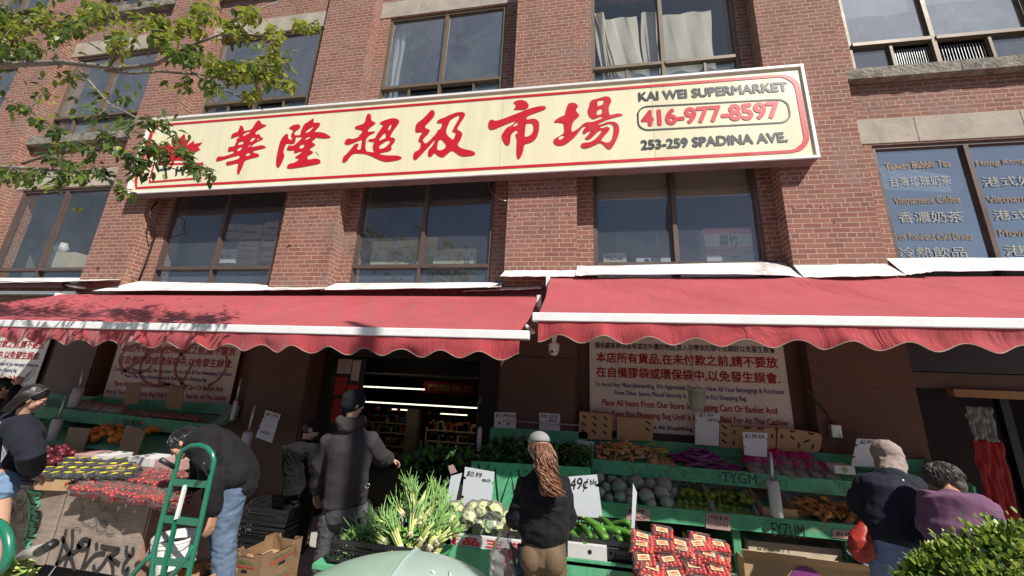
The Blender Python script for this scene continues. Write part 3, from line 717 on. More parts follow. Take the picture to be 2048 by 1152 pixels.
d = thing('shop_door', 'black metal shop doorway standing open under the left awning', 'door', (-2.6, 5.6, 0))
m = MB(); m.box((-3.98, 5.66, 0), (-3.86, 5.78, 2.62)); m.build('door_jamb', black_metal, d)
m = MB(); m.box((-1.42, 5.66, 0), (-1.10, 5.80, 2.62)); m.build('door_jamb', black_metal, d)
m = MB(); m.box((-3.86, 5.66, 2.28), (-1.42, 5.78, 2.62)); m.box((-3.86, 5.64, 2.22), (-1.42, 5.72, 2.28)); m.build('door_header', black_metal, d)
m = MB(); m.box((-3.84, 5.70, .05), (-3.32, 5.73, 2.2)); m.build('door_leaf', black_metal, d)
# papers stuck inside the door leaf
cols = [((.35,.33,.30), -3.80, -3.56, 1.95, 2.18), ((.40,.38,.36), -3.54, -3.40, 1.85, 2.17), ((.30,.02,.02), -3.80, -3.6, 1.62, 1.90), ((.33,.03,.02), -3.58, -3.38, 1.45, 1.78), ((.28,.02,.02), -3.78, -3.6, 1.2, 1.55)]
for i, (c, a, b, z0, z1) in enumerate(cols):
    m = MB(); m.box((a, 5.692, z0), (b, 5.697, z1)); m.build('paper_notice', pm('notice_%d' % i, c, .7), d)
# ceiling lamps, banner, shelves with goods
for i, (a, b, y, z) in enumerate(((-4.1, -2.81, 7.0, 1.73), (-5.0, -1.7, 8.3, 1.37), (-4.95, -4.2, 10.2, 1.10), (-3.9, -3.1, 11.2, .98), (-2.7, -2.2, 10.8, 1.02))):
    m = MB(); m.box((a, y-.04, z), (b, y+.03, z+.022)); o = m.build('ceiling_lamp', lampm); center(o)
    tag(o, 'lit tube lamp seen inside through the doorway, ' + ['topmost', 'long one in front of the shelves', 'small one at the upper left', 'small one far back', 'small one at the right'][i], 'lamp', 'tube lamps inside the shop')
bn = thing('hanging_banner', 'red banner with gold characters hung inside the doorway', 'banner', (-2.4, 7.6, 2.1))
bp0, bp1 = aty(848, 762, 7.3), aty(940, 790, 7.3)
m = MB(); m.box((bp0.x, 7.3, bp1.z), (bp1.x+.1, 7.32, bp0.z)); m.build('cloth', pm('banner_red', (.22,.012,.008), .8), bn)
txt('門臨福五', bp0.x+.1, bp1.x+.05, bp1.z+.05, (bp0.z-bp1.z)-.1, 7.295, pm('banner_gold', (.45,.30,.08), .6), bn, bold=.02)
goodc = [(.35,.05,.03), (.40,.28,.05), (.10,.22,.06), (.30,.24,.16), (.06,.10,.22), (.38,.36,.30), (.30,.12,.04)]
gm = [pm('goods_%d' % i, c, .5, .2, 12) for i, c in enumerate(goodc)]
rk = 0
for x0, x1, y, ang in ((-5.2, -4.1, 9.3, 0), (-3.25, -2.0, 8.5, 0), (-6.3, -5.4, 8.0, 0)):
    t = thing('shelf_rack', ['loaded shop shelf rack at the centre of the doorway', 'loaded shop shelf rack at the right of the doorway', 'loaded shop shelf rack behind the hooded man'][rk], 'shelf', (x0, y, -.85)); rk += 1
    m = MB()
    for z in (-.6, -.3, 0, .3, .6, .83): m.box((x0, y, z), (x1, y+.4, z+.03))
    m.box((x0-.03, y, -.85), (x0, y+.4, .9)); m.box((x1, y, -.85), (x1+.03, y+.4, .9)); m.build('shelf', pm('shelf_cream', (.35,.30,.22), .6), t)
    for gi in range(7):
        m = MB()
        for z in (-.57, -.27, .03, .33, .63, .86):
            x = x0+.02
            while x < x1-.1:
                wd = random.uniform(.05, .11); hh = random.uniform(.07, .19)
                if random.randrange(5) == gi % 5 or random.random() < .1: m.box((x, y+.03, z), (x+wd*.9, y+.2, z+hh))
                x += wd
        o = m.build('packaged_goods', gm[gi], t); o['kind'] = 'stuff'
m = MB(); m.box((-3.90, 8.8, -.85), (-3.61, 9.0, 1.25)); m.box((-3.86, 8.78, .62), (-3.66, 8.8, .86)); o = m.build('shop_column', pm('column_tan', (.14,.12,.09), .8)); center(o); tag(o, 'tan square column inside the shop, seen through the doorway', 'column')
for k, (px, py) in enumerate(((755,818),(780,820),(797,821),(858,826),(912,822))):
    c = aty(px, py, 8.0); m = MB(); m.sph(c, .045, 10, 8); o = m.build('paper_lantern', pm('lantern_red', (.5,.03,.02), .6), smooth=True); center(o); tag(o, 'small red lantern or tag hanging inside the shop under the tube lamps', 'lantern', 'red lanterns inside the shop')
# second doorway at the right beyond the last pier
m = MB(); m.box((4.06, 5.5, 2.28), (7.1, 5.7, 2.62)); m.build('shutter_box', pm('charcoal_box', (.03,.031,.034), .5), bld)
d2 = thing('shop_entrance', 'dark entrance with a wooden beam at the right end behind the two shoppers', 'door', (5.2, 5.7, 0))
m = MB(); m.box((4.06, 5.56, 2.08), (7.1, 5.74, 2.27)); m.build('lintel_beam', brownp, d2)
m = MB(); a, b = aty(1900, 778, 5.5), aty(2048, 782, 5.5); m.box((a.x, 5.46, a.z-.09), (b.x+.5, 5.55, a.z)); m.build('wood_beam', pm('raw_wood', (.30,.17,.08), .7, .2, 3, stretch=(.2,1,1)), d2)
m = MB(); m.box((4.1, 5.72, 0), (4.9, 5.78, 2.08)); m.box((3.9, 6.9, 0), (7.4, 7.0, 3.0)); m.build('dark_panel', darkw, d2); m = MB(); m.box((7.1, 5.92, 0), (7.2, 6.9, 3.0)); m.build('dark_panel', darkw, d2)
m = MB(); a = aty(2005, 800, 5.6); m.box((a.x-.05, 5.58, 0), (a.x+.04, 5.66, 2.06)); m.build('door_post', black_metal, d2)
cur = thing('strip_curtain', 'hanging plastic strip curtain, grey on top and red below, at the right entrance', 'curtain', (5.0, 5.5, .4))
for (pa, pb_, zt, zb, mt) in ((1932, 1980, 812, 882, pm('grey_strip', (.20,.22,.21), .4)), (1945, 2000, 878, 1035, pm('red_mesh_sack', (.30,.012,.014), .6, .3, 20))):
    p0, p1 = aty(pa, zt, 5.3), aty(pb_, zt, 5.3); q = aty((pa+pb_)/2, zb, 5.3)
    m = MB(); m.grid(24, 20, lambda u, v: (p0.x+(p1.x-p0.x)*u, 5.3+.018*math.sin(u*31+v*2)+.05*noise.noise(Vector((u*4, v*5, 0))), p0.z+(q.z-p0.z)*v)); m.build('strips', mt, cur, smooth=True, solid=.006)

# ------------------------------------------------------------------ bits on the front
cm = thing('security_camera', 'white dome security camera hanging below the gap between the awnings', 'camera', tuple(aty(1106, 690, 5.0)))
c = aty(1108, 697, 5.0)
m = MB(); m.tube([(c.x, c.y, c.z+.18), (c.x, c.y, c.z+.06)], .03, 10); m.tube([(c.x, c.y, c.z+.17), (c.x, 5.4, c.z+.2)], .025, 8); m.build('arm', white, cm)
m = MB(); m.tube([(c.x, c.y, c.z+.07), (c.x, c.y, c.z+.05), (c.x, c.y, c.z-.03)], [.055, .07, .068], 16); m.build('housing', white, cm, smooth=False)
m = MB(); m.sph((c.x, c.y, c.z-.035), .062, 16, 10); m.build('dome', white, cm, smooth=True)
m = MB(); m.sph((c.x-.02, c.y-.05, c.z-.045), .02, 10, 8); m.sph((c.x+.025, c.y-.05, c.z-.03), .012, 8, 6); m.build('lens', black, cm, smooth=True)
def cable(label, pts, r, mat, y=None, name='cable'):
    m = MB(); m.tube(pts, r, 6); o = m.build(name, mat, smooth=True); center(o); return tag(o, label, 'cable')
blackp = pm('black_plastic', (.016, .016, .018), .38, .15, 6, spec=.5)
cable('black cable running down the brick beside the window stacked with cartons', [aty(318,402,5.6), aty(304,415,5.38), aty(298,432,5.37), aty(305,440,5.38), aty(310,470,5.6), aty(300,500,5.6), aty(290,530,5.61), aty(277,562,5.61)], .014, black)
cable('thin grey wire curling out of the sign over the middle windows', [aty(977,362,5.6), aty(978,375,5.6), aty(985,388,5.55), aty(996,396,5.5), aty(1012,402,5.39)], .006, alu)
hk = thing('wall_socket_box', 'grey socket box hanging from a cable on the brown pier', 'socket box', tuple(aty(1675, 870, 5.3)))
a = aty(1670, 862, 5.34); m = MB(); m.obox((a.x, 5.34, a.z), (.11, .07, .15)); m.build('box', alu, hk, bevel=.01)
m = MB(); m.tube([aty(1607,755,5.38), aty(1615,780,5.38), aty(1630,800,5.38), aty(1655,826,5.37), (a.x, 5.36, a.z+.05)], .012, 6); m.build('cord', blackp, hk, smooth=True)
def bucketthing():
    t = thing('hanging_bucket', 'clear plastic scale pan hanging in front of the right notice board', 'bucket', tuple(aty(1393, 790, 4.95)))
    a, b = aty(1393, 778, 4.95), aty(1393, 818, 4.95)
    m = MB(); n = 20
    m.tube([tuple(a), tuple(a+Vector((0,0,-.03))), tuple(a+Vector((0,0,-.031))), tuple(b)], [.112, .112, .098, .078], n, caps=False); m.tube([tuple(b+Vector((0,0,.004))), tuple(b)], [.078, .078], n)
    m.build('pan', pm('milky_plastic', (.30,.27,.24), .35, .1, 5), t, smooth=True)
    m = MB(); m.tube([a, a+Vector((0, .3, 1.0))], .004, 5); m.build('string', alu, t); return t
bucketthing()
# ------------------------------------------------------------------ produce stands, price cards, boxes
def green_mat():
    t = NT('stand_green'); v = t.coord('Object'); f = t.noise(v, 2.5, 5)
    c = t.ramp(f, [(.3, (.075,.33,.165)), (.7, (.12,.44,.24))])
    # rubbed red-brown undercoat and grime
    r1 = t.ramp(t.noise(t.coord('Object', (3,3,9)), 2.2, 7, .75, .8), [(.57, 0), (.66, .8)]); c = t.mix(c, (.30,.13,.09), r1)
    g1 = t.ramp(t.noise(v, 9, 6, .7), [(.45, 0), (.75, .6)]); c = t.mix(c, (.03,.09,.05), g1)
    sc = t.ramp(t.noise(t.coord('Object', (2,2,30)), 5, 4, .7), [(.68, 0), (.72, .6)]); c = t.mix(c, (.30,.34,.30), sc)
    return t.end(t.bsdf(c, .55, 0, .35, t.noise(v, 40, 5), .25, .004))
green = green_mat()
def ply_mat():
    t = NT('old_plywood'); v = t.coord('Object', (1,1,1)); f = t.noise(v, 2, 6, .65, .6)
    c = t.ramp(f, [(.25, (.20,.155,.125)), (.55, (.33,.265,.215)), (.8, (.42,.355,.30))])
    gr = t.noise(t.coord('Object', (2,2,25)), 3, 5, .6, .3); c = t.mix(c, t.ramp(gr, [(.3,.7), (.7,1.12)]), 1, 'MULTIPLY')
    s = t.ramp(t.noise(v, 5, 7, .75), [(.6, 0), (.75, .6)]); c = t.mix(c, (.10,.07,.055), s)
    return t.end(t.bsdf(c, .75, 0, .3, t.noise(v, 30, 5), .3, .004))
ply = ply_mat()
pinkply = pm('pink_board', (.36,.20,.15), .8, .25, 3, dirt=(.2,.13,.10), dirt_amt=.6)
signw = pm('price_card_white', (.60,.63,.66), .6, .07, 4, bump=.1, bscale=12)
signp = pm('price_card_pink', (.42,.26,.24), .7, .15, 4)
clearp = clear('clear_plastic', (.93,.95,.96), .22, .06, .05)
bagp = clear('clear_bag', (.92,.94,.94), .3, .12, .14)
gm_ink = black
def board_(m, x0, x1, y, z0, z1, t=.022): m.box((x0, y, z0), (x1, y+t, z1))
rnd = random.Random(3)
def graffiti(parent, pts, w, mat=black, name='graffiti', y=None, n=(0,-1,0)):
    m = MB()
    for st in pts: scrawl(m, st, w, nrm=n, t=.0015)
    return m.build(name, mat, parent)
def wild(x0, x1, z0, z1, y, k, seed):
    """a run of loose hand-drawn letters"""
    r = random.Random(seed); out = []; n = k; wd = (x1-x0)/n
    for i in range(n):
        cx = x0+wd*(i+.1); typ = r.randrange(5); h = z1-z0; p = lambda u, v: Vector((cx+u*wd*.85+r.uniform(-.1,.1)*wd, y, z0+v*h*r.uniform(.7,1)+r.uniform(-.1,.1)*h))
        if typ == 0: out.append([p(0,0), p(.1,.9), p(.5,.5), p(.9,1), p(1,0)])
        elif typ == 1: out.append([p(.9,.9), p(.3,1), p(0,.5), p(.3,0), p(.9,.15), p(.8,.5)])
        elif typ == 2: out.append([p(.5,0), p(.45,1)]); out.append([p(0,.95), p(1,1)])
        elif typ == 3: out.append([p(0,.9), p(.5,.4), p(1,1), p(.5,.4), p(.4,0)])
        else: out.append([p(0,0), p(.1,1), p(.8,.8), p(.1,.5), p(1,0)])
        out[-1] = smooth_line(out[-1])
    return out
def smooth_line(p):
    for _ in range(2):
        q = [p[0]]
        for a, b in zip(p, p[1:]): q += [a.lerp(b, .25), a.lerp(b, .75)]
        p = q + [p[-1]]
    return p
# --- right stand: two long tiers
xa, xb = .22, 3.98
rs = thing('produce_stand', 'long green two tier produce stand between the middle and right piers', 'stand', (2.1, 4.6, 0))
def zU(x): return aty(1189,918,4.9).z - (x-.234)*.012       # the boards sag a little to the right
def tier(x0, x1, y, za, zb, h, parent, name='front_board'):
    m = MB(); m.add([(x0,y,za-h),(x1,y,zb-h),(x1,y+.022,zb-h),(x0,y+.022,za-h),(x0,y,za),(x1,y,zb),(x1,y+.022,zb),(x0,y+.022,za)], [(0,3,2,1),(4,5,6,7),(0,1,5,4),(1,2,6,5),(2,3,7,6),(3,0,4,7)])
    return m.build(name, green, parent, bevel=.002)
zu0, zu1 = aty(1189,918,4.9).z, aty(1955,985,4.9).z
zl0, zl1 = aty(1203,1003,4.6).z, aty(1900,1068,4.6).z
FU = tier(xa, xb, 4.9, zu0, zu1, .15, rs); FL_ = tier(.28, 3.9, 4.6, zl0, zl1, .145, rs)
m = MB()
m.add([(xa,4.92,zu0-.06),(xb,4.92,zu1-.06),(xb,5.36,zu1+.07),(xa,5.36,zu0+.07)], [(0,1,2,3)]); m.build('upper_tray', green, rs, solid=.02)
m = MB(); m.add([(.28,4.62,zl0-.06),(3.9,4.62,zl1-.06),(3.9,5.15,zl1+.06),(.28,5.15,zl0+.06)], [(0,1,2,3)]); m.build('lower_tray', green, rs, solid=.02)
tier(xa, 3.95, 5.36, zu0+.20, zu1+.22, .2, rs, 'back_board')
for x in (xa-.02, 3.98):
    m = MB(); m.prism([(x, 4.88, zu0-.17), (x, 4.88, zu0+.01), (x, 5.38, zu0+.21), (x, 5.38, zu0-.17)], (.022, 0, 0)); m.build('end_board', green, rs)
m = MB()
for x in (.3, 1.6, 2.62, 3.86):
    q = MB(); q.box((x, 4.66, 0), (x+.07, 4.73, zl1-.14)); q.build('leg', green, rs)
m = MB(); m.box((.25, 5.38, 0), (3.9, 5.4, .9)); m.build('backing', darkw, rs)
G1 = wild(.62, 1.05, zu0-.135, zu0-.02, 4.899, 5, 11) + wild(1.2, 1.75, zu0-.14, zu0-.03, 4.899, 6, 5) + wild(1.95, 2.3, zu0-.15, zu0-.03, 4.899, 5, 8) + wild(2.75, 3.75, zu1-.11, zu1-.0, 4.899, 10, 21)
graffiti(rs, G1, .0045, pm('faded_ink', (.03,.075,.05), .7))
txt('EYZUM', 1.94, 2.24, zl0-.165, .12, 4.5975, black, rs, name='graffiti', shear=-.1)
txt('TYGM', 1.62, 1.98, zu0-.14, .11, 4.8975, pm('dark_green_paint', (.02,.10,.05), .6), rs, name='graffiti', bold=.02)

# --- middle stand: low table in the sun, tall tier behind
ms = thing('produce_stand', 'low green stand with a tall painted back tier, around the woman in the cap', 'stand', (-.3, 3.5, 0))
zt = .60
tier(-1.16, -.10, 3.37, zt, zt, .30, ms); 
tier(-.08, .55, 3.40, zt, zt, .30, ms)
m = MB(); m.box((-1.15, 3.40, zt-.045), (.54, 4.38, zt-.02)); m.build('table_top', green, ms)
m = MB(); m.box((.55, 3.38, zt-.3), (.572, 4.38, zt+.02)); m.build('end_board', green, ms)
for x, y in ((-1.12,3.42), (.46,3.45), (-1.12,4.3), (.46,4.3)):
    q = MB(); q.box((x, y, 0), (x+.06, y+.06, zt-.05)); q.build('leg', green, ms)
tier(-1.13, .17, 4.40, 1.05, 1.08, .46, ms, 'tier_board')
m = MB(); m.add([(-1.13,4.43,.98),(.17,4.43,1.0),(.17,5.3,1.16),(-1.13,5.3,1.14)], [(0,1,2,3)]); m.build('upper_tray', green, ms, solid=.02)
tier(-1.13, .17, 5.3, 1.32, 1.34, .3, ms, 'back_board')
m = MB()
Z4 = 4.399
def P4(x, z): return Vector((x, Z4, z))
for st in ([P4(-.86,.99),P4(-.80,.62)], [P4(-.78,.66),P4(-.68,.98),P4(-.62,.66)], [P4(-.60,1.0),P4(-.53,.64),P4(-.45,1.0)], [P4(-.44,.66),P4(-.40,.98),P4(-.33,.70),P4(-.28,1.0)], [P4(-1.05,1.03),P4(-1.0,.9),P4(-.93,1.03),P4(-.9,.88)]): scrawl(m, st, .02, t=.0015)
m.build('graffiti', black, ms)
m = MB(); m.tube([(-.95, 5.25, 1.42), (.15, 5.25, 1.42)], .008, 6); o = m.build('metal_rail', alu); center(o); tag(o, 'thin grey rail in front of the brown plywood, behind the woman in the cap', 'rail')

# --- left stand: plywood fronted table and green back shelf
ls = thing('produce_stand', 'wide low stand at the left with graffiti covered plywood fronts', 'stand', (-4.6, 3.1, 0))
def panel(x0, x1, ztop, zbot, lean, mat, name='front_panel', zt1=None):
    m = MB(); a = .012; zt1 = ztop if zt1 is None else zt1
    m.prism([(x0+.0, 3.06, ztop), (x1, 3.06, zt1), (x1, 3.06+lean, zbot), (x0, 3.06+lean, zbot)], (0, .018, 0)); return m.build(name, mat, ls, bevel=.002)
pA0, pA1 = aty(0, 962, 3.06), aty(132, 980, 3.06)
pB0, pB1 = aty(136, 976, 3.05), aty(301, 1000, 3.05)
pBb = aty(100, 1132, 3.05)
panel(-6.2, pA1.x, pA1.z, .2, .0, ply); panel(pB0.x, pB1.x, pB0.z, pBb.z, 0, ply, zt1=pB1.z)
zt2 = .80
m = MB(); m.box((-6.2, 3.08, zt2-.04), (pB1.x, 3.8, zt2-.015)); m.box((-9, 3.8, zt2-.04), (-4.5, 4.5, zt2-.016)); m.build('table_top', ply, ls)
m = MB(); m.prism([(pB1.x+.002, 3.07, .12), (pB1.x+.002, 3.07, zt2-.02), (pB1.x+.002, 3.8, zt2-.02), (pB1.x+.002, 3.8, .12)], (.015, 0, 0)); m.build('side_panel', pinkply, ls)
# graffiti on the right plywood front
def PB(px, py): 
    v = aty(px, py, 3.05); v.y = 3.0585-.0115; return v
def pl(s, f=4.8, ox=0, oy=912): 
    v = [int(k) for k in s.split()]; return [PB(ox+v[i]/f, oy+v[i+1]/f) for i in range(0, len(v), 2)]
paintb = pm('black_spray', (.03,.03,.032), .6, .25, 14)
m = MB()
for s in ("640 710 620 800 590 920 545 1040", "700 715 705 800 690 900 640 1000 625 1060", "600 780 640 860 700 1000 720 1090", "545 1040 620 960 760 900 800 830", "745 880 780 800 840 790 870 830 830 890 780 890 750 850", "870 800 850 900 820 1000 790 1080", "820 1060 900 950 960 930 1010 930", "980 860 1060 880 1170 890 1090 940 1040 960 1150 1030", "1040 960 1000 1030 930 1110", "1060 970 1090 1060 1090 1140", "1220 870 1215 930 1250 960 1290 930 1280 880", "1250 960 1200 1020 1180 1090 1210 1110 1240 1060 1230 1130 1200 1140", "930 840 935 880", "905 1050 910 1090"):
    scrawl(m, smooth_line(pl(s)), .03, t=.0006)
m.build('graffiti', paintb, ls)
m = MB()
for s in ("780 470 800 480 780 540 790 620 830 660 870 640", "850 440 960 440 970 520 1040 530 1010 480", "850 660 880 690 930 670 940 620 910 600", "930 690 960 730 1020 720 1030 650 990 610 960 640", "1020 730 1060 760 1110 740", "1070 570 1060 520 1110 520 1090 570 1130 620", "690 700 760 680 790 720 760 730"):
    scrawl(m, smooth_line(pl(s)), .006, t=.0006)
m.build('graffiti', paintb, ls)
m = MB()   # round petals and eye at the left panel
for s in ("130 390 150 330 220 305 270 340 265 420 220 480 175 510", "175 510 220 520 240 570 220 630 175 650 150 640", "60 430 110 390 160 410 165 500 150 580 110 650 80 670", "30 540 50 500 90 470 120 500 125 560 100 620 60 640 35 600", "170 440 210 410", "170 450 210 445", "150 550 165 545", "150 575 165 580", "110 670 150 720 160 780 130 820", "70 560 80 520 100 510 110 540 95 590 75 600"):
    scrawl(m, smooth_line(pl(s)), .009, t=.0006)
scrawl(m, pl("72 585 90 520"), .05, t=.0006)
m.build('graffiti', paintb, ls)
mint = pm('mint_spray', (.10,.42,.24), .6, .2, 9)
m = MB()
for s in ("260 330 330 360 400 350 380 400 300 400 350 450 390 430 370 480", "300 480 370 500 290 540 380 560 300 600 370 620", "280 640 350 650 270 700 370 700 260 760 350 760", "240 800 330 810 230 870 320 870 220 920", "250 370 280 450 290 550 270 650 250 750 230 850"):
    scrawl(m, smooth_line(pl(s)), .022, t=.0006)
m.build('graffiti', mint, ls)
# back shelf
zb0, zb1 = aty(160, 818, 4.9).z, aty(470, 855, 4.9).z
tier(-9.0, -5.15, 4.9, zb0+.02, zb1+.02, .17, ls, 'shelf_board')
m = MB(); m.add([(-9,4.92,zb0-.06),(-5.15,4.92,zb1-.06),(-5.15,5.4,zb1+.06),(-9,5.4,zb0+.06)], [(0,1,2,3)]); m.build('back_tray', green, ls, solid=.02)
m = MB(); m.box((-9.0, 5.36, zb0), (-5.15, 5.38, zb0+.15)); m.build('back_board', green, ls)
m = MB(); m.prism([(-7.85, 4.6, .8), (-7.85, 4.6, .95), (-7.85, 5.36, zb0+.2), (-7.85, 5.36, .8)], (.03, 0, 0)); m.build('divider', green, ls)
m = MB(); m.add([(-9,4.5,.82),(-5.1,4.5,.82),(-5.1,5.35,1.0),(-9,5.35,1.0)], [(0,1,2,3)]); m.build('middle_tray', green, ls, solid=.02)
txt('ESURFH', -6.62, -6.25, (zb0+zb1)/2-.13, .08, 4.897, black, ls, name='graffiti', bold=.01)

# ------------------------------------------------------------------ price cards
def pcard(label, corners, y, texts=(), mat=signw, group='hand lettered price cards', notch=True, lean=.0, holes=(), ink=.004):
    """corners tl,tr,br,bl as measured; card stands at depth y"""
    tl, tr, br, bl = [aty(*p, y) for p in corners]
    t = thing('price_card', label, 'price card', ((bl.x+br.x)/2, y, min(bl.z, br.z)), group=group)
    pts = [bl]
    if notch:
        for k in (.3, .72): 
            e = bl.lerp(tl, k); f = bl.lerp(tl, k+.06); n = (br-bl)*.07
            pts += [e, e+n, f+n, f]
    pts += [tl, tr]
    if notch: e = tr.lerp(br, .22); f = tr.lerp(br, .3); n = (bl-br)*.06; pts += [e, e+n, f+n, f]
    pts += [br]
    m = MB(); m.prism(pts, (0, .006, 0)); m.build('card', mat, t)
    for (s, u0, u1, v, h) in texts:
        o = tl.lerp(tr, u0) ; W_ = (tr-tl).length*(u1-u0); H_ = (tl-bl).length
        dr = (tr-tl).normalized(); up = (tl-bl).normalized(); org = o - up*(v+h)*H_ + Vector((0, -.0015, 0))
        txt(s, 0, W_, 0, h*H_, 0, black, t, dirv=dr, upv=up, org=org, bold=.012, shear=.25)
    for (u, v) in holes:
        p = tl.lerp(tr, u); p = p + (bl-tl)*v; q = MB(); q.tube([p+Vector((0,-.0015,0)), p+Vector((0,-.0022,0))], (tr-tl).length*.055, 12); q.build('hole', black, t)
    return t
pcard('white card reading $0.99 each behind the bagged cauliflowers', [(930,934),(989,944),(980,1032),(920,1024)], 3.98, [('$0.99', .08, .6, .07, .13), ('each', .62, .9, .16, .09)])
pcard('narrow white card standing almost edge on left of the $0.99 card', [(902,952),(924,946),(905,1030),(888,1028)], 3.9, [], notch=False)
pcard('large white card reading 49 cents standing behind the zucchini', [(1133,954),(1194,949),(1205,1034),(1140,1040)], 4.05, [('49¢', .08, .72, .04, .34), ('lb/kg', .74, .97, .10, .17)], ink=.01)
pcard('white card seen almost edge on beside the tomato packs', [(1266,966),(1274,985),(1268,1075),(1262,1078)], 3.55, [], notch=False)
pcard('pink card reading 1.99 nailed on the lower green shelf', [(1254,1014),(1300,1018),(1300,1042),(1252,1040)], 4.592, [('$1.99', .05, .75, .1, .4), ('EACH', .3, .85, .6, .25)], signp, notch=False)
pcard('pink card reading 3 for $1.00 nailed on the lower green shelf', [(1412,1026),(1461,1030),(1461,1062),(1412,1056)], 4.59, [('3 FOR $1.00', .06, .92, .1, .32), ('0.47/EA', .4, .9, .62, .22)], signp, notch=False)
pcard('faded pink card at the right end of the lower green shelf', [(1665,1058),(1712,1062),(1712,1080),(1665,1075)], 4.592, [('$1.00', .15, .85, .25, .5)], signp, notch=False)
pcard('white card reading $1.99 with star scribbles before the notice board', [(1391,826),(1439,827),(1438,892),(1390,889)], 5.3, [('$1.99', .15, .75, .03, .1), ('LB/KG', .5, .95, .16, .1)], signw)
pcard('white card reading $1.99 EA leaning on the long mesh cartons', [(1485,864),(1535,866),(1534,915),(1489,910)], 5.12, [('$1.99 EA', .08, .85, .08, .2)], signw)
pcard('white card reading $2.99 behind the person in the pale hood', [(1714,877),(1776,880),(1768,935),(1702,932)], 5.15, [('$2.99 EA', .12, .7, .05, .15)], signw)
pcard('tall white card with four holes reading $1.99 on the brown plywood', [(989,824),(1032,825),(1032,905),(986,903)], 5.33, [('$1.99/ea', .05, .95, .04, .1)], signw, notch=False, holes=((.25,.28),(.65,.29),(.23,.7),(.63,.71)))
pcard('white card reading 2 for $3.00 behind the ponytail', [(1078,825),(1120,828),(1120,908),(1079,905)], 5.33, [('2 for $3.00', .05, .9, .03, .1), ('EACH', .45, .85, .14, .08)], signw)
pcard('tilted white card reading $1.99 beside the doorway in the shade', [(532,820),(561,829),(543,886),(511,874)], 5.1, [('$1.99', .1, .9, .06, .12), ('EACH', .2, .8, .7, .12)], signw)
pcard('white card with red writing held up over the oranges at the far left', [(50,752),(70,730),(70,748),(42,770)], 4.4, [('SALE', .1, .9, .2, .5)], signw, notch=False)
pcard('small brown card stuck behind the leeks beside the doorway', [(895,932),(906,929),(914,944),(901,948)], 4.3, [], signp, notch=False)
brc = pm('brown_card', (.26,.19,.12), .85, .15, 5)
pcard('blank brown card standing left of the oranges', [(138,854),(181,857),(165,905),(125,903)], 4.45, [], brc, notch=False, group='blank brown cards among the fruit')
pcard('blank brown card standing tilted right of the oranges', [(253,849),(291,862),(270,920),(232,915)], 4.40, [], brc, notch=False, group='blank brown cards among the fruit')
pcard('blank brown card before the left smeared notice board', [(253,766),(284,764),(276,806),(247,812)], 5.1, [], brc, notch=False, group='blank brown cards among the fruit')
pcard('darker brown card propped on the left shelf before the notice board', [(338,774),(368,773),(362,818),(332,817)], 5.1, [], brc, notch=False, group='blank brown cards among the fruit')
pcard('white freckled card at the left end of the right stand', [(1154,880),(1188,884),(1188,918),(1156,919)], 5.2, [], signw, notch=False)

# ------------------------------------------------------------------ mesh cartons standing on edge along the shelf back
def slot_carton(label, corners, y, slots, card_=card, r=0):
    tl, tr, br, bl = [aty(*p, y) for p in corners]
    t = thing('slotted_carton', label, 'carton', ((bl.x+br.x)/2, y, min(bl.z, br.z)), group='slotted cartons stood up behind the top shelf')
    def corner(p, a, b): 
        da, db = (a-p).normalized()*.04, (b-p).normalized()*.04; return [p+da, p+da*.3+db*.3, p+db]
    pts = []
    for p, a, b in ((bl, br, tl), (tl, bl, tr), (tr, tl, br), (br, tr, bl)):
        if r: pts += corner(p, a, b)
        else: pts.append(p)
    pts = [p for p in pts]
    m = MB(); m.prism(pts, (0, .09, .01)); m.build('tray', card_, t)
    m = MB()
    for (u, v, du, dv) in slots:
        p = tl.lerp(tr, u).lerp(bl.lerp(br, u), v); q = tl.lerp(tr, u+du).lerp(bl.lerp(br, u+du), v+dv); scrawl(m, [p, q], .022, t=.0015)
    m.build('slot', black, t); return t
S9 = [(u, v, .1, .09) for u in (.1,.42,.74) for v in (.12,.40,.68)]
slot_carton('slotted brown carton at the left end behind the ginger', [(1159,824),(1226,829),(1223,880),(1157,877)], 5.3, S9)
slot_carton('slotted brown carton with a plain flap behind the yellow roots', [(1234,834),(1308,838),(1305,882),(1234,880)], 5.31, [(.8, v, .1, .12) for v in (.12,.42)])
slot_carton('slotted brown carton just right of the scribbled card', [(1440,846),(1462,848),(1460,897),(1440,894)], 5.32, [(.2, v, .4, .1) for v in (.1,.4,.7)])
slot_carton('rounded slotted brown carton behind the $1.99 EA card', [(1462,852),(1552,857),(1551,900),(1460,896)], 5.32, [(.08,.2,0,.14), (.3,.05,.12,0), (.6,.05,.12,0), (.92,.3,0,.14), (.08,.7,0,.14)], r=1)
slot_carton('rounded slotted brown carton at the right end, behind the pink bags', [(1556,855),(1645,868),(1640,905),(1553,902)], 5.32, [(.1,.3,0,.14), (.28,.08,.1,0), (.7,.08,.1,0), (.3,.3,.08,.14), (.72,.4,-.1,.12), (.5,.6,0,.2), (.82,.62,0,.2)], r=1)

